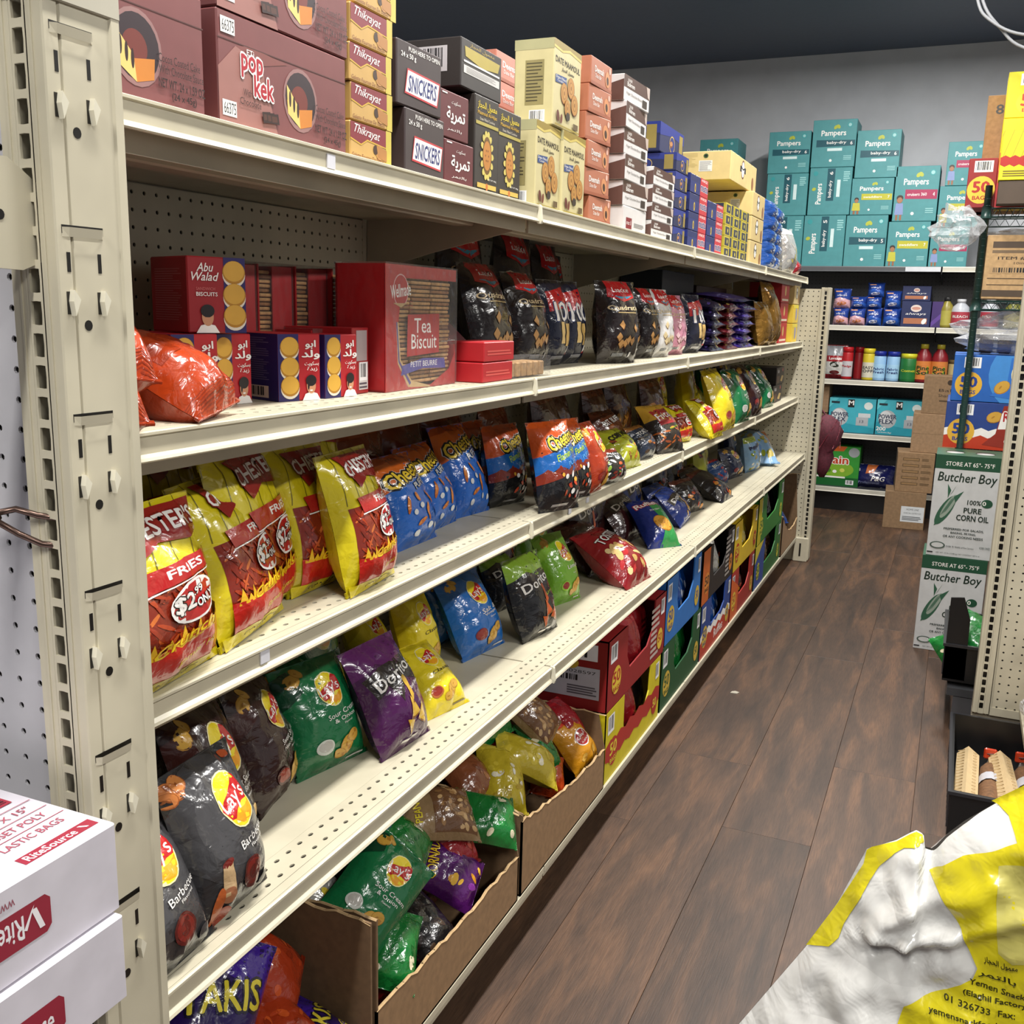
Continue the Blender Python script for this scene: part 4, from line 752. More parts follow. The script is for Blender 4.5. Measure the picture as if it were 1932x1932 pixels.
# ---------------------------------------------------------------- near end cap: pegboard, slotted post with punched side, bracket, shelves
nec = empty('end_cap_unit', 'end cap shelving with pale perforated back nearest the camera', 'shelving', None, (-67, 23.86, 0))
pm = ring_cells(39, 80, 1, 1, OCT, PAINT2, HOLE); pm.build('pegboard_panel', nec, loc=(0.02, 0, 3.82))
b = MB(); b.box((0, .16, 0), (39.3, 1.9, 84), PAINT2); b.build('panel_core', nec)
post = empty('steel_post', 'wide cream slotted post with punched tabs nearest the camera', 'shelf post', None, (-27.7, 23.25, 0))
slotted_post('', '', -27.7, -25.64, 23.25, .2, 84, side=2.95, parent=post)
sd = MB(); xs = 2.06
sd.prism([(xs, 2.55), (xs+.08, 2.62), (xs+.08, 2.95), (xs, 2.95)], 'z', .2, 84, PAINT); sd.build('side_return', post)
def side_z(z): return z
for i in range(1, 11):
    zt = 59.75-(i-1)*5.86
    if not 3 < zt < 80: continue
    b = MB(); cy = 1.05     # punched louvre
    b.box((xs-.02, cy-.82, zt-.24), (xs+.012, cy+.82, zt+.02), HOLE)
    pts = [(-.82, 0), (-.66, .14), (.66, .14), (.82, 0)]
    b.add([(xs+.0+(0 if k in (0, 3) else .17), cy+p[0], zt-.05) for k, p in enumerate(pts)]+[(xs+.0+(0 if k in (0, 3) else .13), cy+p[0], zt-.34) for k, p in enumerate(pts)], [(0, 1, 5, 4), (1, 2, 6, 5), (2, 3, 7, 6)], PAINT); b.build('louvre', post); b = MB()
    for s in (-.62, .62): b = MB(); b.box((xs-.02, cy+s-.07, zt-1.40), (xs+.012, cy+s+.07, zt-.80), HOLE); b.build('punched_slot', post)
    for s in (-.62, .62):
        b = MB(); b.prism([(cy+s-.02, zt-1.95), (cy+s+.2, zt-2.25), (cy+s-.02, zt-2.75), (cy+s-.09, zt-2.3)], 'x', xs, xs+.22, M('#d8d3bf', 'paint')); b.box((xs-.02, cy+s-.16, zt-2.7), (xs+.01, cy+s-.02, zt-2.0), HOLE); b.build('punched_tab', post)
    b = MB(); b.prism([(cy+.02+.16*math.cos(t*.524), zt-3.05+.17*math.sin(t*.524)) for t in range(12)], 'x', xs-.02, xs+.012, HOLE)
    b.build('round_hole', post)
b = MB(); b.box((-.02, -.05, 60.35), (2.16, 3.0, 84), M('#b5b0a0', 'paint'), .04); b.build('post_sleeve', post)
sh = empty('end_cap_shelf', 'cream end cap shelf bracket plugged into the near post at eye level', 'shelf', None, (-66, 9, 52.5))
b = MB(); b.box((0, 0, 2.6), (37.6, 14, 3.3), PAINT2, .1); b.box((0, -.3, 1.9), (37.6, 0, 3.3), PAINT2); b.build('shelf_deck', sh)
b = MB(); b.prism([(14.6, 2.6), (14.6, .3), (13.8, 0), (2, .4), (0, 1.6), (0, 2.7), (13.5, 3.3)], 'x', 39.15, 39.4, PAINT, False); b.prism([(13.1+.16*math.cos(k), 1.6+.16*math.sin(k)) for k in [t*.524 for t in range(12)]], 'x', 39.38, 39.42, HOLE); b.build('shelf_bracket', sh)
lo = empty('end_cap_shelf', 'cream end cap shelf hidden under the two white boxes', 'shelf', None, (-66, 9, 28.9))
b = MB(); b.box((0, -1, -.9), (37.6, 14.4, 0), PAINT2, .1); b.build('shelf_deck', lo)
# twisted wire tied through the post slots
mb = MB()
def wire(a, b, tw, ph, n=40): return [(a[0]+(b[0]-a[0])*t/n+.0, a[1]+(b[1]-a[1])*t/n+.14*tw*math.cos(ph+t*.55), a[2]+(b[2]-a[2])*t/n+.16*tw*math.sin(ph+t*.55)) for t in range(n+1)]
RU = M('#5d4a42', 'metal')
mb.tube(wire((-36, 22.2, 45.0), (-28.2, 22.4, 44.6), 1, 0), .11, RU, 7); mb.tube(wire((-36, 22.2, 45.0), (-28.2, 22.4, 44.6), 1, 3.14), .11, RU, 7)
mb.tube([(-28.2, 22.5, 44.75), (-27.6, 22.7, 44.9), (-27.0, 23.0, 44.7), (-26.7, 23.5, 44.55)], .11, RU, 7); mb.tube([(-28.2, 22.4, 44.5), (-27.4, 22.6, 44.1), (-26.9, 23.0, 43.75), (-26.65, 23.5, 43.6)], .11, RU, 7)
tag(mb.build('twisted_wire'), 'rusty twisted wire looped through slots of the near post', 'wire')

# ================================================================ BACK WALL UNIT (dark, facing the camera)
bk = empty('shelving_unit', 'dark grey back wall shelving with pale price strips behind diaper boxes', 'shelving', None, (-60, 298, 0))
dpeg = M('#4b4c4f', 'plastic'); pm = ring_cells(100, 58, 1, 1, OCT, dpeg, HOLE); pm.build('pegboard_panel', bk, loc=(0, -2.2, 6))
b = MB(); b.box((0, -1.9, 0), (100, 1.6, 64), dpeg); b.build('back_core', bk)
LW = M('#cdc9bb', 'paint')
BK = [64.5, 49.5, 35.4, 21.3, 6.6]
for i, z in enumerate(BK):
    for x0, x1 in ((6, 53.9), (54.1, 100)):
        b = MB(); b.box((x0, -19.5, z-1.0), (x1, -2.3, z), DARK, .05); b.build('shelf_deck', bk)
        b = MB(); b.prism([(-19.5, z), (-19.75, z), (-19.8, z-.2), (-19.7, z-1.1), (-19.9, z-1.3), (-19.5, z-1.3)], 'x', x0+.1, x1-.1, LW if (i or x0 > 50) else M('#5c5d60', 'plastic')); b.build('price_channel', bk)
        if i == 0 and x0 < 50: b = MB(); b.box((45.5, -20.0, z-1.25), (53.8, -19.8, z-.1), M('#c9cbd0', 'print')); b.build('price_strip', bk)
    for x in (6, 54, 100): b = MB(); b.prism([(-2.3, z-1), (-18, z-1), (-18, z-1.8), (-2.3, z-4)], 'x', x-.1, x+.1, DARK); b.build('shelf_bracket', bk)
b = MB(); b.box((6, -17.5, 0), (100, -17.2, 5.6), BLACK); b.build('kick_plate', bk)
# ================================================================ RIGHT END CAP
rp = empty('steel_post', 'cream slotted post of the right hand end cap', 'shelf post', None, (6.0, 129, 0)); slotted_post('', '', 6.0, 7.85, 129, 4.4, 84, side=2.6, parent=rp)
rc = empty('end_cap_unit', 'cream perforated end cap shelving at the right edge', 'shelving', None, (7.9, 129.3, 0))
pm = ring_cells(46, 79, 1, 1, OCT, PAINT, HOLE); pm.build('pegboard_panel', rc, loc=(.25, 0, 4.9))
b = MB(); b.box((.05, .2, 4.4), (46.5, 2.2, 84), PAINT); b.box((.05, -.15, 4.3), (46.5, .1, 5.3), PAINT); b.build('panel_core', rc)
b = MB(); b.box((-1.9, .5, 0), (44, 2.4, 4.3), SHADE); b.build('kick_plate', rc)
# right gondola aisle side, seen end on behind the post
rg = empty('shelving_unit', 'right hand shelving behind the cream end cap', 'shelving', None, (8, 133, 0))
b = MB(); b.box((0, 0, 0), (1.5, 30, 84), PAINT); b.build('back_core', rg)
b = MB(); b.box((-5, .2, 4.6), (-.1, 20, 5.6), DARK); b.build('base_deck', rg)
b = MB(); b.box((-4.2, .3, 0), (-.2, 20, 4.5), M('#4a4a4d', 'plastic')); b.build('kick_plate', rg)
# ================================================================ GOODS
ORDB = ['lowest', 'second from the bottom', 'third from the bottom', 'fourth from the bottom', 'fifth from the bottom', 'sixth from the bottom', 'topmost']
def OB(i, n): return 'topmost' if i == n-1 else ORDB[i]
def A(design, y0, y1, z0, z1, d, lab, grp, x=-30.6, yo=0, name='carton', cat='box', **k):
    return carton(design, x, (y0+y1)/2, z0, 90+yo, y1-y0, d, z1-z0, name, lab, cat, grp, **k)
def WBX(design, x0, x1, z0, z1, yf, d, lab, grp, name='carton', cat='box', yo=0, **k):
    return carton(design, (x0+x1)/2, yf, z0, yo, x1-x0, d, z1-z0, name, lab, cat, grp, **k)
T0 = 59.37; g = 'cartons on the top shelf'
A('pop', 26.4, 36.1, T0, 64.1, 11, 'brown chocolate cake carton half hidden behind the near post', g)
A('pop', 37.0, 47.0, T0, 64.1, 11, 'brown chocolate cake carton, lower of the stacked pair', g, yo=0)
A('pop', 37.05, 47.2, 64.15, 68.8, 11, 'brown chocolate cake carton on top of the stack, cut by the frame', g)
for i in range(5): A('thik', 47.4+(.5 if i == 4 else .1*(i % 2)), 51.6+(.5 if i == 4 else .1*(i % 2)), T0+i*1.94, T0+i*1.94+1.9, 9, 'yellow and maroon date biscuit box, %s in its tall stack' % OB(i, 5), 'date biscuit boxes beside the brown cartons')
A('snick', 53.1, 58.1, T0, 62.95, 8, 'dark brown candy bar box, lower of two', g, yo=1)
A('snick', 52.3, 57.5, 63.0, 66.5, 8, 'dark brown candy bar box, upper of two', g, yo=-1)
A('temr', 58.4, 62.6, T0, 62.1, 6, 'maroon date biscuit box, lower of two', g, x=-30.8); A('temr', 57.75, 61.8, 62.15, 64.95, 6, 'maroon date biscuit box, upper of two', g, x=-30.8)
A('maam', 62.75, 66.5, T0, 65.55, 6, 'tall black date cookie box next to the maroon boxes', g, x=-30.8); A('maam', 66.6, 70.6, T0, 65.4, 6, 'tall black date cookie box beside the cream boxes', g, x=-30.9)
A('maam2', 61.0, 67.2, 65.65, 68.65, 10, 'black carton lying on the tall black boxes, barcode on its end', g, x=-31)
for i in range(6): A('pinkd', 84.5, 92.5, T0+i*2.42, T0+i*2.42+2.38, 6, 'salmon date bar box in the rear stack, %s' % OB(i, 6), 'salmon boxes in the rear stack', x=-39.5)
A('dm', 72.6, 78.0, T0, 65.6, 3.4, 'tall cream date cookie box, lower left of three', g, yo=2); A('dm', 78.15, 83.3, T0, 65.7, 3.4, 'tall cream date cookie box, lower right of three', g, yo=0, x=-30.5)
A('dm', 75.9, 81.9, 65.75, 72.05, 3.3, 'tall cream date cookie box standing on the other two', g, yo=0)
for i in range(6): A('deem', 84.4+(1.2 if i == 0 else .15*(i % 3)), 89.6+(1.2 if i == 0 else .15*(i % 3)), T0+i*2.24, T0+i*2.24+2.2, 3.0, 'orange date bar box in the front stack, %s' % OB(i, 6), 'orange date bar boxes in the front stack', x=-30.7, yo=(-3, -5, -2, -6, -3, -1)[i])
for i in range(6): A('no1w' if i == 0 else 'no1', 95.2-.25*i, 102.6-.25*i, T0+i*2.32, T0+i*2.32+2.28, 9.5, 'white and brown wafer box in the left stack, %s' % OB(i, 6), 'white and brown wafer boxes, left stack', x=-30.7, yo=(0, -2, 1, -1, 2, -2)[i])
for i in range(4): A('no1', 104.6, 112.9, T0+i*1.78, T0+i*1.78+1.74, 8, 'white and brown wafer box in the lower right stack, %s' % OB(i, 4), 'white and brown wafer boxes, right stack', x=-30.7)
for i in range(5): A('blue', 115.0, 120.5, T0+i*2.0, T0+i*2.0+1.96, 7, 'small blue and gold chocolate box, %s in its stack' % OB(i, 5), 'blue and gold chocolate boxes', x=-31.2)
A('blue', 114.2, 124.5, 69.45, 72.6, 8, 'wide blue chocolate box laid over the blue stack', g, x=-33)
for j in range(2):
    for i in range(3 if j else 4): A('nuts4', 121+j*9.5, 130+j*9.5, T0+i*2.15, T0+i*2.15+2.1, 7, 'blue and red four pack wafer box, %s of its %s pile' % (OB(i, 3 if j else 4), ('left', 'right')[j]), 'blue and red four pack boxes', x=-31)
for j in range(3):
    for i in range(5): A('yel', 141+j*5.6, 146.2+j*5.6, T0+i*1.45, T0+i*1.45+1.4, 6, 'small yellow and navy bar box, %s in column %s' % (OB(i, 5), ('left', 'middle', 'right')[j]), 'small yellow and navy bar boxes', x=-31)
for i in range(3): A('bei', 159.5, 169.5, T0+i*3.6, T0+i*3.6+3.5, 9, 'beige marshmallow biscuit carton, %s at the shelf edge' % OB(i, 3), 'beige biscuit cartons', x=-31)
A('bei', 147, 166, 70.3, 74.2, 12, 'large beige biscuit carton crowning the stack', g, x=-32)
for i in range(5):
    for j in range(2): put_bag('bluebag', -32-j*.4, 178+j*9, T0+i*2.0, 90, 0 if j == 0 else 8, 0, 8, 3.2, 3.4, 'snack_bag', 'glossy blue sweets bag, %s of the %s pile' % (OB(i, 5), ('left', 'right')[j]), 'snack bag', 'blue sweets bags on the top shelf')
put_bag('whitebag', -30.8, 196, T0, 86, 6, 0, 9, 8, 3, 'snack_bag', 'white and blue bag at the far end of the top shelf', 'snack bag', None)
put_bag('redbag', -31, 206, T0, 90, 20, 0, 6, 3.5, 3, 'snack_bag', 'small red bag at the far end of the top shelf', 'snack bag', None)
# ---- second shelf
T1 = 46.47
def orange_pack(x, y, z, rz, ln, rl, lab): return put_bag_c('orange', x, y, z, rz, ln, rl, 4.6, 6.0, 3.6, 'biscuit_pack', lab, 'biscuit pack', 'orange packs on the second shelf')
orange_pack(-32.0, 29.6, T1+1.7, 62, 66, 4, 'crinkled orange pack at the left with its crimped end toward the aisle')
orange_pack(-32.8, 35.3, T1+1.9, 96, 58, -12, 'crinkled orange pack at the right of its pile, toward the boxes')
orange_pack(-33.8, 32.2, T1+3.3, 84, 66, 26, 'crinkled orange pack lying across the top of the pile')
g = 'sandwich biscuit boxes on the second shelf'
def BX(design, BLx, BLy, w, h, d, yaw, z, lab, grp, name='carton', cat='box', **k): return carton(design, BLx+w/2*math.cos(math.radians(yaw)), BLy+w/2*math.sin(math.radians(yaw)), z, yaw, w, d, h, name, lab, cat, grp, **k)
BX('abu', -33.9, 37.0, 2.95, 3.65, 5.6, 84, T1, 'navy and red sandwich biscuit box furthest left, behind the orange packs', g); BX('abu', -34.3, 40.4, 2.75, 3.6, 5.6, 86, T1, 'navy and red sandwich biscuit box second from the left', g)
BX('abu', -33.2, 44.2, 2.8, 3.6, 5.8, 72, T1, 'navy and red sandwich biscuit box turned to show its barcode side', g); BX('abu', -32.4, 47.4, 2.85, 3.55, 5.6, 84, T1, 'navy and red sandwich biscuit box next to the plain red pack', g)
BX('abut', -34.2, 38.6, 3.1, 3.65, 3.9, 68, T1+3.7, 'red sandwich biscuit box standing on top of the row', g)
def tea(x, y, w, h, d, yaw, lab, front=True):
    """stacked petit beurre biscuits in a red tray under clear film"""
    t = tag(link('biscuit_tray', None, None, (x, y, T1), (0, 0, math.radians(yaw))), lab, 'biscuit pack', 'large tea biscuit packs')
    Rm = M('#a5161c', 'print'); b = MB()
    b.box((-w/2, 0, 0), (w/2, d, .12), Rm); b.box((-w/2, .02, 0), (-w/2+.12, d, h), Rm); b.box((w/2-.12, .02, 0), (w/2, d, h*.35), Rm); b.box((-w/2, d-.12, 0), (w/2, d, h), Rm); b.build('red_tray', t)
    bi = MB(); bm1 = M('#b48a58', 'cake'); bm2 = M('#8c6038', 'cake'); n = int(h/.26)
    for c in range(3 if front else 1):
        x0 = -w/2+(.75 if front else .2)+c*(w-1.3)/3; x1 = x0+((w-1.3)/3 if front else 1.2)-.1
        for k in range(n-2): bi.box((x0+.04*(k % 3), .10+.04*((k*7) % 4), .35+k*.26), (x1-.03*(k % 2), d*.9, .35+k*.26+.20), bm1 if (k+c) % 3 else bm2, .05)
    bi.build('biscuit_columns', t)['kind'] = 'stuff'
    ASP[0] = w/h
    if not front: rp_ = MB(); rp_.box((-.25, -.03, .1), (w/2, .05, h-.1), Rm); rp_.build('red_panel', t)
    if front:
        ring = [(0, 0), (1, 0), (1, 1), (0, 1)]
        o = P([(0, 0), (.62, 0), (.35, .07), (.2, .25), (.17, .55), (.22, .9), (1, .9), (1, 1), (0, 1)], '#a5161c')+P([(.30, .10), (.45, .02), (.62, .02), (.9, .14), (1, .3), (1, 0), (0, 0)], '#a5161c')
        o += P([(.17, .55), (.20, .25), (.35, .07), (.60, .015), (.62, .0), (.30, .02), (.16, .22), (.14, .55)], '#b89a6c')+P([(.155, .55), (.185, .24), (.34, .055), (.32, .035), (.17, .23), (.14, .55)], '#4a4080')
        o += E(.20, .80, .13, .13, '#c8a0a0')+E(.20, .80, .12, .12, '#a5161c')+T('Wellmade', .20, .80, .10, W_, w=.26, rot=6, b=.03)+P([(.10, .70), (.2, .665), (.3, .71), (.24, .70)], '#b89a6c')
        o += P([(.28, .27), (.74, .29), (.74, .62), (.29, .61)], '#a81a20')+T('Tea', .50, .52, .12, W_, w=.24, b=.01)+T('Biscuit', .52, .39, .12, W_, w=.36, b=.01)
        o += P([(.22, .20), (.5, .25), (.82, .24), (.84, .15), (.5, .165), (.20, .12)], '#4a4690')+T('PETIT BEURRE', .52, .205, .045, W_, w=.38)+T('GALLETAS DE TÉ', .50, .125, .035, '#4a2c1c', w=.34)
        link('printed_front', put_prints(o, lambda u, v, k: (-w/2+u*w, -.03-.0024*k, v*h), '', None).data('printed_front'), t)
    o = []
    s = MB(); s.box((-w/2-.05, -.12, .02), (w/2+.05, d+.06, h+.1), clear_mat('clear_film', '#8a8684', -.03)); s.build('clear_wrap', t)
    return t
tea(-32.0, 57.9, 10.0, 7.7, 3.4, 92, 'large red tea biscuit pack facing out with its red and blue label')
for k, (xx, yy) in enumerate(((-37.4, 46.2), (-37.2, 49.4), (-36.9, 52.6), (-36.3, 55.6))): tea(xx, yy, 2.9, 7.4, 5, 86, 'tall red tea biscuit pack in the back row, %s of four' % ('leftmost', 'second', 'third', 'rightmost')[k], False)
tea(-34.6, 50.6, 2.6, 3.7, 5, 90, 'low red biscuit pack behind the navy boxes', False)
A('redlab', 50.4, 52.4, T1, T1+3.9, 6, 'plain red biscuit box with a white barcode label left of the tea biscuits', g, x=-32.6, yo=4)
BOXES['brn']['base'] = '#3a201c'
carton('brn', -33.6, 69.8, T1+.1, 86, 6.2, 2.4, 8.2, 'carton', 'brown biscuit pack tilted back beside the tea biscuits', 'biscuit pack', None, lean=50)
for i, (y0, z0) in enumerate(((64.2, T1), (64.4, T1+1.45))): A('redpk', y0, y0+5.2, z0, z0+1.4, 3, 'small flat red pack, %s of two at the shelf edge' % ('lower', 'upper')[i], None, x=-30.6, name='biscuit_pack', cat='biscuit pack')
b = MB(); b.box((-3.5, -1.2, 0), (3.5, 1.2, 1.6), clear_mat('clear_film', '#8a8684', -.03)); 
for k in range(6): b.box((-3.1+k*1.0, -1.0, .1), (-2.3+k*1.0, 1.0, 1.2), M('#a88458', 'cake'), .08)
tag(b.build('wafer_pack', loc=(-31.6, 72.6, T1), rot=(0, 0, 1.5)), 'clear wafer tray in front of the tilted brown pack', 'biscuit pack')
QL = 'dark wafer bag %s'
g = 'dark wafer bags on the second shelf'
for k, (d, x, y, yaw, ln, w_, h_, lb) in enumerate((
    ('quad', -36.2, 78.5, 88, 14, 7, 9.2, 'black wafer bag directly behind the tilted brown pack'), ('quad', -35.5, 84.5, 84, 12, 6, 8.6, 'black wafer bag left of the navy ones'),
    ('milka', -35.6, 89.3, 84, 4, 4.6, 8.0, 'navy hazelnut wafer bag, left of the pair'), ('milka', -35.5, 94.0, 82, 4, 4.6, 8.0, 'navy hazelnut wafer bag, right of the pair'),
    ('quad', -32.0, 98.6, 66, 5, 6.0, 8.2, 'black wafer bag standing forward in the middle, red label up'), ('quad', -33.5, 104.0, 84, 6, 4.8, 8.2, 'black wafer bag just right of the forward one'),
    ('quad', -34.2, 108.5, 84, 6, 4.6, 8.0, 'black wafer bag in the tight middle group'), ('quad', -33.2, 112.6, 80, 6, 4.6, 7.9, 'black wafer bag just left of the white one'),
    ('quadwhite', -32.6, 117.0, 80, 6, 5.2, 7.9, 'white fronted wafer bag beside the pink one'), ('quadpink', -33.2, 125.2, 80, 6, 6.2, 7.4, 'pink wafer bag on the second shelf'),
    ('milka', -32.8, 133.0, 82, 4, 6.0, 7.6, 'navy party mix bag right of the pink bag'))):
    put_bag(d, x, y, T1, yaw, ln, 0, w_, h_, 3.6, 'wafer_bag', lb, 'wafer bag', g)
for k, (x, y, w_, h_) in enumerate(((-40, 80, 7.5, 12.5), (-39.5, 89.5, 7.5, 12.3), (-40, 99.5, 6, 11.8), (-41.5, 104, 6, 11.3))): put_bag('quad', x, y, T1, 86, 4, 4*(k % 2), w_, h_, 3.2, 'wafer_bag', 'tall black wafer bag in the back row, %s from the left' % ('first', 'second', 'third', 'fourth')[k], 'wafer bag', g)
g = 'flow packs stacked on the second shelf'
for j, (d, y) in enumerate((('flow', 143), ('flowred', 153), ('flowpurple', 165))):
    for i in range(6): put_bag(d, -31.2, y, T1+.1+i*1.18, 88+((i*7) % 5)*2, 84, 0, 8 if j < 2 else 10, 6, 1.7, 'flow_pack', '%s wrapped bar pack, %s in its stack' % (('dark navy', 'red and cream', 'purple')[j], OB(i, 6)), 'snack pack', g)
put_bag('flowpurple', -31.2, 156, T1+7.4, 90, 84, 0, 24, 6, 1.2, 'flow_pack', 'long purple pack laid across the bar stacks', 'snack pack', None)
for i in range(2): put_bag('gold', -31.0, 178+i*7.5, T1, 84, 10, 0, 7, 7.5+i*3.6, 3.6, 'snack_bag', 'shiny gold bag, %s of two by the red boxes' % ('left', 'right taller')[i], 'snack bag', None)
for i in range(2): A('navyb', 187.5, 193, T1+i*4.2, T1+i*4.2+4.1, 6, 'navy box beside the gold bags, %s of two' % ('lower', 'upper')[i], None, x=-32.5)
for i in range(3): A('redb', 194, 203, T1+i*3.75, T1+i*3.75+3.7, 6, 'red snack box near the far end, %s of three' % ('lowest', 'middle', 'topmost')[i], None, x=-31.2)
for i in range(3): A('yelb' if i < 2 else 'bei', 206, 212.5, T1+i*3.7, T1+i*3.7+3.6, 5, 'yellow box against the far end panel, %s of three' % ('lowest', 'middle', 'topmost')[i], None, x=-30.6)
A('darkb', 138, 156, T1, T1+11, 6, 'dark blue carton in shade at the back of the second shelf', None, x=-38.5)
A('brn', 158, 180, T1, T1+9.5, 6, 'dark brown carton in shade behind the stacked bars', None, x=-38.5)
# ---- middle shelf extras
for i in range(2): A('rich', 196.5-i*2.5, 205.5-i*1.5, 35.1+(1-i)*3.35*1 if i == 0 else 35.1, (35.1+3.35+3.3) if i == 0 else 35.1+3.3, 9, 'black biscuit carton by the far end panel, %s of two' % ('upper', 'lower')[i], None, x=-31.4)
g = 'snack bags in the back row of the middle shelf'
for k, (d, y, h_, x, lb) in enumerate((('fries', 33, 9.6, -37.5, 'shaded hot fries bag behind the nearest one'), ('fries', 40.5, 9.8, -38, 'shaded hot fries bag in the back row, second from the post'), ('fries', 48, 9.8, -39, 'shaded hot fries bag in the back row, third from the post'), ('fries', 56, 9.4, -39, 'shaded hot fries bag in the back row next to orange bags'),
    ('plainor', 64, 8.0, -40.3, 'shaded orange bag behind the leftmost blue puffs'), ('plainor', 71.5, 8.0, -41, 'shaded orange bag behind the middle blue puffs'), ('plainor', 79, 7.8, -41, 'shaded orange bag behind the dark puffs, left'), ('plainor', 87, 7.6, -39.5, 'shaded orange bag behind the dark puffs, right'),
    ('plainbr', 95, 8.6, -37.5, 'brown bag in the back row above the yellow green one'), ('plainbr', 104, 8.2, -40, 'brown bag in the back row near the middle'), ('plainbr', 113, 7.8, -38.5, 'tan bag in the back row near the corn chips'), ('plainbr', 123, 8.4, -39, 'brown bag in the back row left of the yellow crisps'), ('plainbr', 130, 8.0, -36.5, 'tan bag behind the small hot fries bags'),
    ('layscl', 140, 9.4, -39, 'shaded yellow crisps bag furthest back'), ('layscl', 150, 9.6, -36.5, 'shaded yellow crisps bag behind the green ones'), ('layssc', 164, 9.4, -37, 'shaded green crisps bag in the back row'), ('layssw', 176, 9.2, -37, 'shaded maroon crisps bag in the back row'))):
    put_bag(d, x, y, 35.07, 90+(k*37 % 13)-6, 8, 0, 7.6, h_, 3.2, 'chip_bag', lb, 'snack bag', g)
g = 'snack bags in the back row of the deep shelf'
for k, (d, y, h_, x, lb) in enumerate((('layssw', 30, 9.0, -36, 'shaded brown crisps bag beside the end post'), ('layssw', 43, 9.4, -40, 'shaded brown crisps bag in the back row'), ('layssc', 55, 8.8, -39, 'shaded green crisps bag behind the purple one'), ('layssv', 78, 8.8, -39, 'shaded blue crisps bag behind the front blue bag'), ('doritosg', 88, 9, -39.5, 'shaded green tortilla bag by the lime crisps'),
    ('layslm', 95, 9, -39, 'shaded lime crisps bag in the back row'), ('doritosf', 108, 8.8, -38, 'shaded dark red tortilla bag in the back row'), ('doritosf', 118, 8.8, -39.5, 'shaded dark red tortilla bag left of the blue ones'), ('doritosb', 128, 8.6, -38.5, 'shaded blue tortilla bag in the back row'), ('darkhot', 142, 8.6, -38.5, 'shaded black bag in the back row, left'), ('darkhot', 154, 8.6, -39, 'shaded black bag in the back row, right'), ('yelcorn', 166, 8.6, -38, 'shaded yellow bag behind the navy crisps'), ('laysnavy', 190, 8.4, -38, 'shaded navy bag near the far end'))):
    put_bag(d, x, y, 23.27, 90+(k*29 % 13)-6, 8, 0, 7.6, h_, 3.2, 'chip_bag', lb, 'snack bag', g)
put_bag('laysblue', -32.4, 192, 23.9, 20, 80, 0, 7.5, 20, 5.5, 'chip_bag', 'long pale blue bag lying down near the shelf end', 'snack bag', None)

# ---- display cartons on the base deck: printed card trays with a cut-out front showing bags
def tray_box(y0, y1, z0, z1, col, fills, lab, cut=.42, word='50', badge='#d8b83a', tx='#a8241c', depth=14, accents=(), shelf='base', sub=2):
    t = empty('display_carton', lab, 'display carton', 'display cartons under the deep shelf', (-27.95, (y0+y1)/2, z0), math.pi/2)
    w_, h_ = y1-y0, z1-z0; c = M(col, 'card'); iv = M('#6a5644', 'card'); q = .14
    b = MB(); b.box((-w_/2, 0, 0), (w_/2, depth, q), c)
    b.box((-w_/2, 0, q), (-w_/2+q, depth, h_), c); b.box((w_/2-q, 0, q), (w_/2, depth, h_), c); b.box((-w_/2, depth-q, q), (w_/2, depth, h_), c); b.build('carton_shell', t)
    f = MB(); L_, R_ = -w_/2+w_*.30, w_/2-w_*.22
    f.prism([(-w_/2, 0), (w_/2, 0), (w_/2, h_), (R_+.25, h_), (R_, h_*.62), (R_-w_*.12, h_*cut), (L_+w_*.05, h_*(cut-.04)), (L_, h_*.55), (L_-.1, h_), (-w_/2, h_)], 'y', -.02, .14, c); f.build('front_panel', t)
    if h_ > 6: g_ = MB(); g_.box((-w_/2, 0, h_-.14), (-w_/2+w_*.28, depth*.25, h_), c); g_.box((w_/2-w_*.2, 0, h_-.14), (w_/2, depth, h_), c); g_.build('top_flap', t)
    ASP[0] = w_/h_; o = BAR(.03, .66, .13, .92, 3, 10)
    cx = .13
    for aa in accents: o += aa() if callable(aa) else aa
    o += E(cx, .36, .20, .20, badge)+T('50', cx, .41, .17, tx, w=.11, b=.05)+T('BAGS', cx, .24, .07, tx, w=.10, b=.04)
    o += BAR(.90, .68, .97, .93, 5, 8)+E(.90, .30, .15, .17, badge)+T('50', .90, .32, .13, tx, w=.07, b=.05)
    link('printed_front', put_prints(o, lambda u, v, k: (-w_/2+u*w_, -.04-.0024*k, v*h_), '', None).data('printed_front'), t)
    if col == '#8a1a1c' and y0 < 90:
        ASP[0] = depth/h_; link('printed_side', put_prints(b_ship(), lambda u, v, k: (-w_/2-.03-.0024*k, depth*(1-u), v*h_), '', None).data('printed_side'), t)
    n = 6
    for i in range(n):
        if not fills: break
        x = -w_/2+2.5+(w_-5)*i/(n-1); d = fills[i % len(fills)]
        put_bag(d, -27.95-1.75-((i*5) % 3)*.9, (y0+y1)/2+x, z0+.16, 88+((i*31) % 17)-8, 4, (i*13 % 7)-3, 4.4, h_*.90, 2.8, 'chip_bag', 'small bag in the %s, %s' % (' '.join(lab.split(',')[0].split(' with')[0].split()[:6]), ('leftmost', 'second from the left', 'third from the left', 'third from the right', 'second from the right', 'rightmost')[i]), 'snack bag', 'small bags in display cartons')
DK = 5.37
zig = lambda c: [lambda: P([(x/12, .50+(.06 if x % 2 else 0)) for x in range(13)]+[(x/12, .30-(.06 if x % 2 else 0)) for x in range(12, -1, -1)], c)]
rects = lambda c: [lambda: LINES(.72, .08, .88, .9, 9, c)]
tray_box(88.3, 107.8, DK, 12.9, '#c8b81a', ['redbag', 'fries', 'blackbag'], 'yellow display carton, lower front beside the brown bins', .30, badge='#a8241c', tx='#d8c83a', accents=zig('#a8241c'))
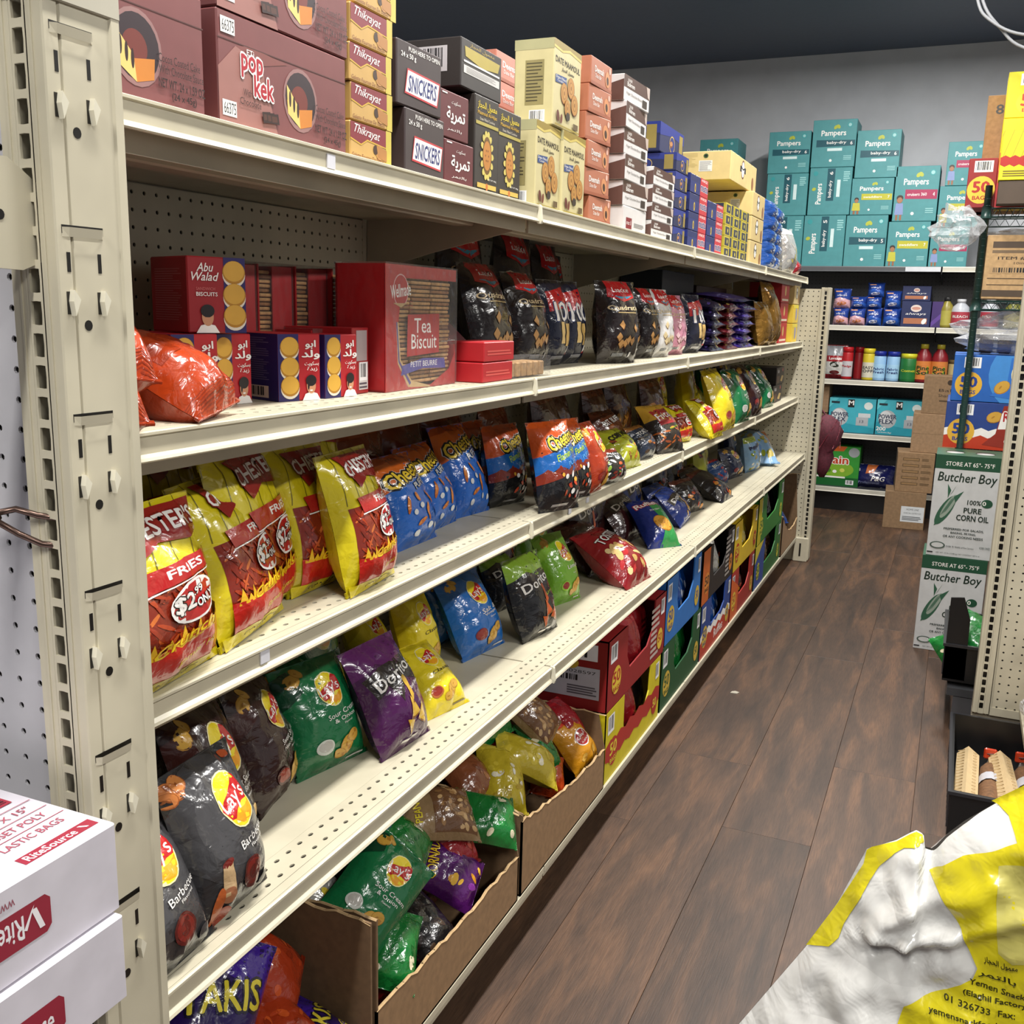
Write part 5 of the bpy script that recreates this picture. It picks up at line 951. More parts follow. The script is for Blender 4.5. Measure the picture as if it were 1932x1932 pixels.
tray_box(88.2, 108.8, 13.0, 20.3, '#8a1a1c', ['blackbag', 'redbag'], 'red display carton with a shipping label, stacked on the yellow one', .38, accents=rects('#b8a8a0'))
tray_box(108.6, 127.6, DK, 13.3, '#0f4a24', ['greenbag'], 'dark green display carton with a gold corner, lower row', .45, badge='#c8a83a', tx='#0f4a24')
tray_box(109.2, 126.0, 13.4, 21.3, '#2468b0', ['layssv', 'bluebag'], 'bright blue display carton in the upper row', .40, badge='#c8a83a', tx='#1c3c8c')
tray_box(128.2, 147.0, DK, 13.2, '#1c3c80', ['bluebag'], 'navy and red ridged crisps display carton, lower row', .50, badge='#c8a83a', tx='#1c3c80', accents=[lambda: P([(x/12, .42+(.07 if x % 2 else 0)) for x in range(13)]+[(1, 0), (0, 0)], W_)+P([(x/12, .30+(.07 if x % 2 else 0)) for x in range(13)]+[(1, 0), (0, 0)], '#b03018')+T('Ruffles', .6, .2, .16, W_, w=.3, b=.03)])
tray_box(127.4, 147.4, 13.3, 20.8, '#1c1614', ['whitebag', 'orange', 'darkhot'], 'black and orange display carton in the upper row', .40, badge='#c87a2c', tx='#1c1614', accents=[lambda: R(0, 0, .2, 1, '#b85a1c')]+rects('#9a9590'))
tray_box(147.7, 166.0, DK, 13.0, '#9c241a', ['darkhot'], 'red and orange display carton, lower row', .42, accents=[lambda: P([(0, .9), (.3, .6), (.3, 0), (0, 0)], '#c85a1c')])
tray_box(148.0, 166.5, 13.1, 20.6, '#c8a81c', ['whitebag', 'yellowbag'], 'golden yellow display carton with white bags in the upper row', .40, badge='#a8241c', tx='#d8c83a')
tray_box(167.0, 193.5, DK, 13.1, '#24682c', ['bluebag', 'nutstan'], 'green display carton with a blue left side, lower row', .42, badge='#c8c03a', tx='#24682c', accents=[lambda: R(0, 0, .34, 1, '#1c4a9c')+P([(0, 1), (.3, 1), (0, .6)], '#d8c83a')])
tray_box(167.5, 193.5, 13.2, 21.2, '#2c7a2c', ['greenbag', 'blackbag'], 'light green display carton at the far right of the upper row', .42, badge='#c8c03a', tx='#24682c', accents=[lambda: R(.0, 0, .12, 1, '#c8b81c')])
# ---- torn open brown cartons as bins
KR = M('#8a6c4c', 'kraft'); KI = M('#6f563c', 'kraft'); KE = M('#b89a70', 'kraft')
def torn(w_, h0, h1, seed, n=26, dip=0.0):
    rd = random.Random(seed); return [(-w_/2+w_*i/n, h0+(h1-h0)*i/n-dip*math.sin(math.pi*i/n)+rd.uniform(-.16, .16)) for i in range(n+1)]
def panel(poly, axis, a, b_, m, seed):
    mb = MB(); mb.prism(poly, axis, a, b_, m); return mb
def bin_box(y0, y1, lab, hf=(6.2, 4.4), hl=(9.5, 7), hr=(12, 9), depth=15.5, seed=1, hb=13, dip=0, flat=False):
    t = empty('brown_carton', lab, 'cardboard box', 'torn open brown cartons on the base deck', (-27.75, (y0+y1)/2, DK), math.pi/2); w_ = y1-y0; q = .16
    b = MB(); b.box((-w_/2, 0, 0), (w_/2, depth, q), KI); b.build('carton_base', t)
    def edge_strip(tp, fn, nm):       # frayed pale edge of torn board
        mb = MB(); rd = random.Random(seed+7)
        for (a0, z0), (a1, z1) in zip(tp[:-1], tp[1:]):
            mb.add([fn(a0, z0, -.03), fn(a1, z1, -.03), fn(a1, z1+rd.uniform(.02, .14), .05), fn(a0, z0+rd.uniform(.02, .14), .05), fn(a0, z0+.02, .19), fn(a1, z1+.02, .19)], [(0, 1, 2, 3), (3, 2, 5, 4)], KE)
        mb.build(nm, t)
    tp = torn(w_, hf[0], hf[1], seed, dip=dip); panel([(-w_/2, 0), (w_/2, 0)]+tp[::-1], 'y', 0, q, KR, seed).build('front_wall', t); edge_strip(tp, lambda a, z, e: (a, e, z), 'torn_edge')
    for s, hh in ((-1, hl), (1, hr)):
        tp = [(a+depth/2, z) for a, z in torn(depth, hh[1], hh[0], seed+3*s+9, 20)]
        poly = [(0, 0), (0, (hh[1] if s < 0 or flat else hf[1]))]+tp[1:-1]+[(depth, hh[0]), (depth, 0)]
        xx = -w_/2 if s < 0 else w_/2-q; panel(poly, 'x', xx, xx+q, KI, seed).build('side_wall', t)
        edge_strip(tp, lambda a, z, e, xx=xx: (xx+e, a, z), 'torn_edge')
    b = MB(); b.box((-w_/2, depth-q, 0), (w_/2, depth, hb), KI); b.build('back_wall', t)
    return t
bin_box(24.6, 44.6, 'torn brown carton nearest the camera holding orange and purple bags', hf=(6.5, 3.2), hl=(9, 7), hr=(11.4, 11.2), seed=2, flat=True)
bin_box(45.1, 66.4, 'torn brown carton in the middle holding mixed crisps bags', hf=(4.9, 4.0), hl=(11.2, 11.0), hr=(9.0, 7.4), seed=5, dip=.3)
bin_box(67.0, 87.6, 'torn brown carton furthest from the camera beside the yellow carton', hf=(6.6, 4.2), hl=(8.9, 7.2), hr=(8.6, 7.6), seed=8, dip=.5)
bin_box(194.6, 214.5, 'plain brown carton at the far end of the base deck', hf=(7.8, 4.5), hl=(10, 8), hr=(14, 13.5), seed=11, dip=2.5)
g = 'loose bags in the torn brown cartons'
for k, (d, x, y, z, yaw, ln, rl, w_, h_, lb) in enumerate((
    ('takis', -32.4, 36.3, 15.2, 70, 40, 38, 5.6, 7.6, 'purple rolled chips bag in the nearest carton'), ('takisor', -33.2, 40.6, 14.6, 100, 42, -24, 5, 7, 'orange bag behind the purple one in the nearest carton'), ('takisor', -31.0, 39.2, 12.2, 70, 66, -15, 4.2, 5.2, 'small orange bag below the purple one'),
    ('takis', -30.2, 42.2, 9.6, 100, 62, 0, 4.6, 5.4, 'purple and gold bag low in the nearest carton'), ('orange', -30.2, 44.0-1.6, 8.2, 80, 64, 10, 4, 4.6, 'orange pack deepest in the nearest carton'), ('nutstan', -35, 32, 12, 80, 60, 0, 6, 8, 'tan bag at the left of the nearest carton'),
    ('layssc', -31.4, 51.0, 14.0, 66, 42, 62, 5.4, 7.6, 'green sour cream crisps bag on the heap, its print turned sideways'), ('bluebag', -35.0, 56.5, 16.4, 70, 52, 50, 5, 7, 'blue bag at the back of the middle carton'), ('nutstan', -32.4, 61.0, 14.4, 76, 58, -62, 5.0, 6.6, 'brown nut bag lying across the far side of the middle carton'),
    ('greenbag', -30.0, 65.0, 12.6, 66, 52, -60, 4.6, 5.0, 'bright green bag end pointing over the carton corner'), ('purplebag', -31.0, 59.6, 10.9, 70, 46, -38, 4.6, 6.2, 'purple cone snack bag in the middle carton'), ('redbag', -31.6, 61.6, 12.2, 84, 46, 10, 4.2, 5.0, 'small red brown bag above the purple one'),
    ('greenbag', -30.0, 50.6, 10.4, 70, 50, 40, 4.0, 5.4, 'small green bag under the sideways crisps bag'), ('blackbag', -30.0, 55.0, 9.0, 90, 44, 0, 4.6, 5.6, 'black bag at the front of the middle carton'), ('redbag', -30.4, 50.8, 8.0, 60, 64, 0, 3.0, 3.6, 'tiny red bag lowest at the front of the middle carton'), ('greenbag', -33.2, 56.2, 14.6, 90, 50, -20, 4.6, 6, 'dark green bag between the blue bag and the heap'), ('whitebag', -35.4, 49.0, 14.0, 90, 50, 0, 5, 6, 'pale bag at the rear left of the middle carton'),
    ('yellowbag', -32.0, 72.2, 12.4, 70, 56, 34, 4.6, 6.6, 'silver and yellow bag on the left of the far carton'), ('yellowbag', -31.6, 76.6, 12.4, 96, 52, -30, 4.6, 6.6, 'yellow bag with folded end in the far carton'), ('nutstan', -33.6, 81.0, 15.0, 76, 42, -24, 4.6, 7.6, 'shelled peanut bag standing up in the far carton'),
    ('batal', -30.4, 85.2, 10.8, 74, 34, -14, 4.6, 5.6, 'orange yellow bag with round white and red logo'), ('greenbag', -32.2, 80.6, 11.8, 100, 46, 24, 4.0, 5.6, 'green bag between yellow and peanut bags'), ('minibrown', -34.6, 69.8, 13.4, 90, 56, 10, 5.0, 6.4, 'brown bag at the back of the far carton'), ('orange', -30.9, 80.2, 9.4, 60, 54, 30, 3.6, 4.6, 'small orange pack at the front of the far carton'),
    ('greenbag', -36.0, 76.4, 16.4, 80, 40, 0, 5, 6.4, 'dark green bag at the back of the far carton'), ('redbag', -31.8, 86.0, 12.2, 80, 46, 0, 4.2, 4.8, 'red bag behind the orange yellow logo bag'), ('bluebag', -31.6, 208, 11.0, 60, 50, 0, 5, 5, 'blue and white bag in the carton at the far end'))):
    put_bag_c(d, x, y, z, yaw, ln, rl, w_, h_, 2.8, 'chip_bag', lb, 'snack bag', g)
for (y0, y1, z_, x_) in ((25.2, 43.6, 4.6, -42), (46, 65.8, 4.2, -42), (67.6, 87, 4.4, -42), (195.5, 213.8, 3.2, -42)):   # cushion of unseen packs under the heaps
    for i in range(3):
        for j in range(2): put_bag(('blackbag', 'greenbag', 'nutstan', 'redbag')[(i+j) % 4], x_+4.5+j*5.6, y0+.8+(y1-y0)/3*(i+.45), DK+3.2, 90, 84, 0, 6.6, 6.4, 5.8, 'chip_bag', 'bag deep in the %s brown carton, %s of the %s pair' % ({25.2: 'nearest', 46: 'middle', 67.6: 'third'}.get(y0, 'furthest'), ('rear', 'front')[1-j], ('left', 'centre', 'right')[i]), 'snack bag', 'bags at the bottom of the brown cartons')

# bags on the two crisps shelves: design, x, y, deck, yaw, lean, roll, width, height, depth, name, label, category, group
BAG_ROWS = [
    ('fries', -30.58, 31.54, 35.05, 99.0, 9.6, 0, 10.0, 8.03, 3.2, 'chip_bag', 'yellow and red hot fries bag nearest the end post, $2.99 badge low on it', 'snack bag', 'snack bags on the middle shelf'),
    ('fries', -31.94, 39.92, 35.05, 105.2, 18.1, 0, 7.87, 8.34, 3.2, 'chip_bag', 'yellow and red hot fries bag second from the end post, leaning left', 'snack bag', 'snack bags on the middle shelf'),
    ('fries', -33.39, 42.74, 35.05, 108.2, 10.2, 0, 9.14, 8.94, 3.2, 'chip_bag', 'yellow and red hot fries bag tucked just behind the second one', 'snack bag', 'snack bags on the middle shelf'),
    ('fries', -33.72, 48.12, 35.05, 91.1, 11.0, 0, 6, 8.53, 3.2, 'chip_bag', 'yellow and red hot fries bag half turned away behind the fourth one', 'snack bag', 'snack bags on the middle shelf'),
    ('fries', -31.14, 50.06, 35.05, 96.7, 13.8, 0, 6.58, 8.36, 3.2, 'chip_bag', 'yellow and red hot fries bag beside the blue puffs, bottom at the shelf edge', 'snack bag', 'snack bags on the middle shelf'),
    ('puffs', -33.86, 60.6, 35.05, 90.1, 23.0, 0, 6.3, 6.73, 3.2, 'chip_bag', 'blue and orange cheese puffs bag beside the last hot fries bag', 'snack bag', 'snack bags on the middle shelf'),
    ('puffs', -35.03, 66.54, 35.05, 92.7, 24.7, 0, 5.94, 6.81, 3.2, 'chip_bag', 'blue and orange cheese puffs bag in the middle of its three', 'snack bag', 'snack bags on the middle shelf'),
    ('puffs', -35.1, 72.24, 35.05, 81.3, 23.1, 0, 4.96, 7.69, 3.2, 'chip_bag', 'widest blue and orange cheese puffs bag, by the dark hot puffs', 'snack bag', 'snack bags on the middle shelf'),
    ('hotpuffs', -37.34, 77.85, 35.05, 86.6, 10.6, 0, 5.94, 7.03, 3.2, 'chip_bag', 'black and blue hot puffs bag peeking out behind the widest blue puffs', 'snack bag', 'snack bags on the middle shelf'),
    ('hotpuffs', -34.38, 77.49, 35.05, 75.8, 9.7, 0, 5.01, 6.96, 3.2, 'chip_bag', 'black and orange hot puffs bag standing left of the frontmost one', 'snack bag', 'snack bags on the middle shelf'),
    ('hotpuffs', -29.52, 77.41, 35.05, 66.6, 14.5, 0, 4.96, 7.62, 3.2, 'chip_bag', 'frontmost black and orange hot puffs bag facing out at the shelf joint', 'snack bag', 'snack bags on the middle shelf'),
    ('hotpuffs', -30.22, 83.54, 35.05, 70.4, 14.8, 0, 4.02, 7.26, 3.2, 'chip_bag', 'black and orange hot puffs bag just behind the frontmost one', 'snack bag', 'snack bags on the middle shelf'),
    ('layshoney', -29.9, 87.29, 35.05, 89.3, 12.4, 0, 4.18, 6.59, 3.2, 'chip_bag', 'orange red honey crisps bag squeezed beside the dark hot puffs', 'snack bag', 'snack bags on the middle shelf'),
    ('minichee', -30.02, 92.95, 35.05, 79.1, 22.1, 0, 5.34, 3.36, 3.2, 'chip_bag', 'small black bag of hot puffs lying low at the shelf edge', 'snack bag', 'snack bags on the middle shelf'),
    ('yelcorn', -31.3, 102.88, 35.05, 80.2, 40.0, 0, 5.86, 5.04, 3.2, 'chip_bag', 'bright yellow green snack bag leaning back in front of a brown one', 'snack bag', 'snack bags on the middle shelf'),
    ('brown', -35.5, 111.49, 35.05, 85.9, 26.2, 0, 7, 5.69, 3.2, 'chip_bag', 'brown and orange hot buffalo bag behind the yellow green bag', 'snack bag', 'snack bags on the middle shelf'),
    ('bluecorn', -31.84, 111.22, 35.05, 86.9, 30.5, 0, 5.11, 4.11, 3.2, 'chip_bag', 'small dark blue corn snack bag between yellow green and tan bags', 'snack bag', 'snack bags on the middle shelf'),
    ('fritos', -30.6, 117.67, 35.05, 70.9, 35.2, 0, 5.88, 6.6, 3.2, 'chip_bag', 'tan and black corn chip bag leaning back before the small fries bags', 'snack bag', 'snack bags on the middle shelf'),
    ('fries', -31.97, 127.74, 35.05, 75.1, 27.8, 0, 4.75, 5.26, 3.2, 'chip_bag', 'small hot fries bag left of the pair under the yellow crisps', 'snack bag', 'snack bags on the middle shelf'),
    ('fries', -29.08, 135.68, 35.05, 85.7, 39.5, 0, 5.2, 6.4, 3.2, 'chip_bag', 'small hot fries bag leaning against the yellow crisps bags', 'snack bag', 'snack bags on the middle shelf'),
    ('layscl', -36.28, 159.99, 35.05, 92.7, 32.6, 0, 8, 7.59, 3.2, 'chip_bag', 'yellow classic crisps bag behind the small hot fries bag', 'snack bag', 'snack bags on the middle shelf'),
    ('layscl', -29.74, 145.77, 35.05, 88.0, 21.6, 0, 8.79, 9.28, 3.2, 'chip_bag', 'tall yellow classic crisps bag nearest the green crisps', 'snack bag', 'snack bags on the middle shelf'),
    ('layssc', -30.06, 158.52, 35.05, 84.8, 20.6, 0, 7.81, 8.6, 3.2, 'chip_bag', 'green sour cream crisps bag right of the tall yellow one', 'snack bag', 'snack bags on the middle shelf'),
    ('layssw', -30.2, 170.04, 35.05, 86.1, 24.1, 0, 8.71, 9.09, 3.2, 'chip_bag', 'maroon southern barbecue crisps bag between two green bags', 'snack bag', 'snack bags on the middle shelf'),
    ('layssc', -31.04, 187.44, 35.05, 85.9, 26.8, 0, 7.89, 8.46, 3.2, 'chip_bag', 'green sour cream crisps bag beside the dark biscuit cartons', 'snack bag', 'snack bags on the middle shelf'),
    ('laysbbq', -28.41, 29.42, 23.25, 94.1, 26.9, 0, 6.2, 6.88, 3.2, 'chip_bag', 'black barbecue crisps bag cut off by the end post', 'snack bag', 'snack bags on the deep lower shelf'),
    ('laysbbq', -29.04, 34.24, 23.25, 93.3, 17.1, 0, 5.6, 7.58, 3.2, 'chip_bag', 'front black barbecue crisps bag with chips above its round logo', 'snack bag', 'snack bags on the deep lower shelf'),
    ('layssw', -31.83, 37.39, 23.25, 99.3, 15.8, 0, 5.6, 8.67, 3.2, 'chip_bag', 'dark brown crisps bag behind the front black barbecue bag', 'snack bag', 'snack bags on the deep lower shelf'),
    ('layssw', -33.84, 44.08, 23.25, 107.0, 16.5, 0, 5.6, 7.57, 3.2, 'chip_bag', 'dark brown southern barbecue crisps bag turned toward the aisle', 'snack bag', 'snack bags on the deep lower shelf'),
    ('layssc', -33.22, 48.94, 23.25, 77.4, 21.8, 0, 6.1, 6.89, 3.2, 'chip_bag', 'green sour cream crisps bag facing out beside the purple bag', 'snack bag', 'snack bags on the deep lower shelf'),
    ('layssc', -37.05, 50.89, 23.25, 84.6, 20.9, 0, 5.5, 5.76, 3.2, 'chip_bag', 'green crisps bag half hidden behind the green sour cream bag', 'snack bag', 'snack bags on the deep lower shelf'),
    ('doritosp', -30.64, 53.62, 23.25, 86.8, 26.6, 0, 6.0, 7.37, 3.2, 'chip_bag', 'purple tortilla chips bag leaning left over the yellow bag', 'snack bag', 'snack bags on the deep lower shelf'),
    ('layscl', -30.88, 59.88, 23.25, 77.4, 48.1, 0, 5.23, 5.79, 3.2, 'chip_bag', 'yellow classic crisps bag slumped beside the purple bag', 'snack bag', 'snack bags on the deep lower shelf'),
    ('layscl', -37.41, 62.1, 23.25, 78.7, 31.4, 0, 4.17, 6.37, 3.2, 'chip_bag', 'yellow classic crisps bag behind the purple bag, only its logo showing', 'snack bag', 'snack bags on the deep lower shelf'),
    ('layscl', -36.69, 66.93, 23.25, 79.1, 18.3, 0, 4.46, 6.15, 3.2, 'chip_bag', 'upright yellow classic crisps bag by the blue one', 'snack bag', 'snack bags on the deep lower shelf'),
    ('layssv', -33.93, 72.47, 23.25, 81.7, 27.9, 0, 6.52, 7.08, 3.2, 'chip_bag', 'blue salt and vinegar crisps bag standing at the shelf front', 'snack bag', 'snack bags on the deep lower shelf'),
    ('layssv', -38.02, 73.25, 23.25, 84.5, 11.5, 0, 4.18, 5.97, 3.2, 'chip_bag', 'blue salt and vinegar crisps bag behind the front blue one', 'snack bag', 'snack bags on the deep lower shelf'),
    ('doritosg', -31.46, 78.88, 23.25, 82.3, 19.7, 0, 6.31, 7.39, 3.2, 'chip_bag', 'black and lime green tortilla chips bag over the shelf joint', 'snack bag', 'snack bags on the deep lower shelf'),
    ('layslm', -33.09, 89.51, 23.25, 74.0, 24.1, 0, 5.08, 7.09, 3.2, 'chip_bag', 'lime green crisps bag right of the black tortilla bag', 'snack bag', 'snack bags on the deep lower shelf'),
    ('doritosg', -37.4, 85.07, 23.25, 82.4, 21.9, 0, 5.38, 5.76, 3.2, 'chip_bag', 'dark green bag in shade behind the black and lime tortilla bag', 'snack bag', 'snack bags on the deep lower shelf'),
    ('tostitos', -28.64, 99.84, 23.25, 84.0, 55.8, 0, 6.85, 8.29, 4.5, 'chip_bag', 'crimson tortilla chips bag tipped over on the shelf front', 'snack bag', 'snack bags on the deep lower shelf'),
    ('doritosf', -33.96, 103.59, 23.25, 85.6, 43.8, 0, 8.3, 6.75, 3.2, 'chip_bag', 'dark red tortilla bag behind the tipped crimson one', 'snack bag', 'snack bags on the deep lower shelf'),
    ('doritosf', -35.16, 120.18, 23.25, 85.1, 39.1, 0, 9.02, 7.5, 3.2, 'chip_bag', 'black and red hot tortilla bag left of the blue ridged crisps', 'snack bag', 'snack bags on the deep lower shelf'),
    ('ruffles', -30.62, 117.36, 23.25, 51.4, 49.9, 0, 5.21, 7.53, 3.2, 'chip_bag', 'navy and green ridged crisps bag with one big chip on it', 'snack bag', 'snack bags on the deep lower shelf'),
    ('doritosb', -32.02, 132.83, 23.25, 94.0, 40.9, 0, 7.66, 5.74, 3.2, 'chip_bag', 'small royal blue tortilla bag beside the navy ridged crisps', 'snack bag', 'snack bags on the deep lower shelf'),
    ('doritosb', -35.12, 135.27, 23.25, 85.5, 34.5, 0, 6.6, 5.36, 3.2, 'chip_bag', 'blue tortilla bag in shade behind the small royal blue one', 'snack bag', 'snack bags on the deep lower shelf'),
    ('darkhot', -32.86, 141.56, 23.25, 75.8, 33.6, 0, 6.51, 5.3, 3.2, 'chip_bag', 'black and orange tortilla bag slumped beside the blue ones', 'snack bag', 'snack bags on the deep lower shelf'),
    ('darkhot', -30.6, 153.9, 23.25, 87.8, 57.3, 0, 7.32, 7.16, 3.2, 'chip_bag', 'long black bag lying with its end over the shelf front', 'snack bag', 'snack bags on the deep lower shelf'),
    ('darkhot', -35.14, 155.42, 23.25, 84.2, 36.4, 0, 8, 5.41, 3.2, 'chip_bag', 'dark bag in shade behind the long black one', 'snack bag', 'snack bags on the deep lower shelf'),
    ('minib', -34.47, 167.94, 23.25, 79.0, 35.0, 0, 4.94, 4.71, 3.2, 'chip_bag', 'small red white and blue bag between dark bags', 'snack bag', 'snack bags on the deep lower shelf'),
    ('laysnavy', -33.96, 175.93, 23.25, 80.9, 23.5, 0, 7.5, 5.59, 3.2, 'chip_bag', 'navy crisps bag with chips on it near the shelf end', 'snack bag', 'snack bags on the deep lower shelf'),
    ('laysblue', -32.86, 184.8, 23.25, 78.7, 8.6, 0, 5.85, 6.33, 3.2, 'chip_bag', 'pale blue crisps bag next to the navy one', 'snack bag', 'snack bags on the deep lower shelf'),
    ('minibrown', -34.01, 203.38, 23.25, 87.0, 7.5, 0, 5, 5.35, 3.2, 'chip_bag', 'small brown snack bag on top near the shelf end', 'snack bag', 'snack bags on the deep lower shelf'),
]
for r in BAG_ROWS: put_bag(*r)
# ================================================================ BACK WALL GOODS
g = 'teal diaper boxes on the back shelving'; YF = 280; DT = 64.52
def PB(d, px0, px1, z0, z1, lab, y=YF, dp=11): WBX(d, px0, px1, z0, z1, y, dp, lab, g, name='diaper_box')
BOXES['padbox'] = dict(base='#1a2450', F=BAGS['padbox'][1])
for d, x0, x1, z0, z1, lb in (('prot5', -51.4, -40.8, DT, 77.4, 'teal diaper box in the bottom row, leftmost'), ('prot5', -40.6, -30.2, DT, 77.4, 'teal diaper box in the bottom row with its print on its side'), ('pbaby5', -30.0, -19.9, DT, 77.3, 'teal diaper box in the bottom row with upright print, size 5'),
    ('pswad', -19.6, -9.7, DT, 75.6, 'teal diaper box in the bottom row with a child in a yellow shirt'), ('pcru', -9.4, -.6, DT, 74.0, 'teal diaper box in the bottom row behind the clear plastic'),
    ('prot', -51.0, -40.5, 77.5, 88.1, 'teal diaper box in the middle row, leftmost, print turned sideways'), ('prot', -40.1, -29.6, 77.5, 89.3, 'teal diaper box in the middle row, second, print turned sideways'), ('pswad', -29.4, -19.3, 77.4, 86.4, 'teal diaper box in the middle row with a yellow band, size 7'),
    ('pcru', -19.0, -8.7, 75.7, 89.0, 'tall teal diaper box in the middle row with a crimson band, size 4'), ('pswad', -8.4, 1.0, 74.1, 84.0, 'teal diaper box with a yellow shirt child right of the tall one'), ('pcru', -7.4, 1.2, 84.1, 94.4, 'teal diaper box at the top right beside the brown carton'),
    ('pbaby', -51.2, -40.6, 88.2, 98.6, 'teal diaper box in the top row, left of the highest one'), ('pbaby', -40.2, -29.4, 89.4, 101.0, 'teal diaper box standing highest of all'), ('pbaby', -29.1, -18.6, 86.5, 98.0, 'teal diaper box in the top row, right of the highest one')):
    PB(d, x0, x1, z0, z1, lb)
for d, x0, z0, lb in (('pbaby', -69.6, 86.8, 'teal diaper box standing alone at the left above the beige cartons'), ('prot', -69.4, 76.0, 'teal diaper box under the lone left one'), ('prot5', -69.2, DT, 'teal diaper box at the base of the left pile')):
    PB(d, x0, x0+10.2, z0, z0+(10.7 if z0 > 70 else 11.4), lb)
b = MB(); b.box((-76, 279, 63.4), (-60.1, 298, DT-.04), DARK); b.box((-75, 296, 0), (-61, 299, 63.4), DARK); tag(b.build('top_shelf'), 'dark end of the back shelving under the left diaper pile', 'shelf')
YG = 280.6; d2 = 49.52; g = 'sanitary pads on the back shelving'
def pads(x0, x1, z0, z1, d, lab):
    put_bag(d, (x0+x1)/2, YG+1.8, z0, 0, 2, 0, (x1-x0)*1.03, z1-z0, 3.4, 'pad_pack', lab, 'sanitary pads', g, seed=0)
for x0, x1, z0, z1, d, lb in ((-31.6, -27.6, 0, 4.5, 'padpink', 'orange and pink pad pack, lower left'), (-31.8, -27.4, 4.4, 9.4, 'padpink', 'orange and pink pad pack, upper left'), (-27.5, -23.4, 0, 4.6, 'padpink', 'pink pad pack, lower second from the left'), (-27.4, -23.4, 4.5, 7.4, 'padblue', 'blue pad pack above the pink one'),
    (-23.3, -19.3, 0, 4.6, 'padblue', 'blue pad pack, lower middle'), (-23.6, -19.6, 4.5, 7.6, 'padblue', 'blue pad pack, middle layer'), (-23.4, -19.2, 7.4, 11.0, 'padblue', 'dark blue pad pack, topmost left'), (-19.1, -14.7, 0, 4.7, 'padblue', 'blue pad pack, lower right'), (-19.0, -14.9, 4.6, 9.0, 'padblue', 'blue pad pack, upper right')):
    pads(x0, x1, d2+z0, d2+z1, d, lb)
WBX('padbox', -14.6, -7.6, d2, 56.0, YG, 8, 'navy pad box with a pale oval, at the shelf front', g, name='pad_box'); WBX('padbox', -14.8, -8.0, 56.1, 59.8, YG+1, 7, 'dark pad box laid on the navy one', g, name='pad_box')
WBX('purp', -7.4, -4.8, d2, 56.0, YG+2, 6, 'narrow purple box beside the navy pad box', None)
def bottle(x, y, z, r, h, col, cap, lab, cat='bottle', label=None, neck=.45, group=None, capc=None, ctext=None, tc='#1c3c1c', name='bottle', can=False):
    t = tag(link(name, None, None, (x, y, z)), lab, cat, group); b = MB()
    if can: b.lathe([(r*.97, 0), (r, .15), (r, h*.80), (r*.96, h*.83)], M(col, 'print')); b.build('can_body', t); c = MB(); c.lathe([(r*.97, h*.83), (r*.97, h*.98), (r*.9, h)], M(cap, 'plastic')); c.build('cap', t)
    else:
        b.lathe([(r*.94, 0), (r, .3), (r, h*.62), (r*.85, h*.74), (r*neck, h*.86), (r*neck, h*.9)], M(col, 'plastic')); b.build('bottle_body', t); c = MB(); c.lathe([(r*neck*1.1, h*.88), (r*neck*1.1, h*.985), (r*neck, h)], M(cap, 'plastic')); c.build('cap', t)
    if label:
        n = 14; lb = MB(); vs = []; 
        for i in range(n+1):
            a = math.radians(-90-75+150*i/n); vs += [(r*1.012*math.cos(a), r*1.012*math.sin(a), h*.08), (r*1.012*math.cos(a), r*1.012*math.sin(a), h*.56)]
        lb.add(vs, [(2*i, 2*i+2, 2*i+3, 2*i+1) for i in range(n)], M(label, 'print'), True); lb.build('paper_label', t)
    if ctext:
        ASP[0] = 1.0; els = []
        for i, s in enumerate(ctext): els += E(.5, .62-.26*i, .42, .16, '#9aa82c')+T(s, .5, .62-.28*i, .24, tc, w=.8, b=.05) if label == '#c87838' else T(s, .5, .66-.26*i, .2, tc, w=.9, b=.03)
        def f(u, v, k): a = math.radians(-90+(u-.5)*110); rr = r*1.02+.02+.01*k; return (rr*math.cos(a), rr*math.sin(a), h*.12+v*h*.42)
        link('printed_front', put_prints(els, f, '', None).data('printed_front'), t)
    return t
bottle(-3.9, YG+3, d2, 1.6, 7.6, '#8c8034', '#2c2c2c', 'dark yellow bottle right of the purple box', label='#a8a04a'); bottle(-.6, YG+2.5, d2, 2.2, 7.2, '#b9bcc4', '#c9cacf', 'clear detergent bottle with a red and blue label', label='#a83a48', ctext=('BLEACH',), tc=W_)
bottle(6.2, YG+2.5, d2, 2.2, 7.4, '#b9bcc4', '#c9cacf', 'clear detergent bottle with a red label behind the wire rack', label='#a83a48', ctext=('BLEACH',), tc=W_); bottle(11.6, YG+3, d2, 2.2, 7.4, '#7a7a3c', '#3a3a2c', 'olive bottle at the right behind the wire rack', label='#a8a06a')
d3 = 35.42
put_bag('coffee', -29.9, YG+1.6, d3, 0, 2, 0, 5.8, 8.8, 3.0, 'coffee_bag', 'red and silver ground coffee bag left of the spray cans', 'coffee bag', None, seed=0)
bottle(-26.9, YG+1.6, d3, 1.45, 8.4, '#a81820', '#b81c24', 'red spray can in front beside the coffee bag', 'spray can', can=True, label='#b8b4b8', ctext=('Pledge',), tc='#a81820', name='spray_can'); bottle(-24.2, YG+4.4, d3, 1.3, 8.4, '#8c1a20', '#a81820', 'red spray can standing behind the front one', 'spray can', can=True, name='spray_can')
bottle(-21.5, YG+1.8, d3, 1.55, 8.2, '#c8b42c', '#d8c42c', 'yellow spray can in the middle of the shelf', 'spray can', can=True, label='#c9c4b0', ctext=('EASY', 'OFF'), tc='#33333a', name='spray_can')
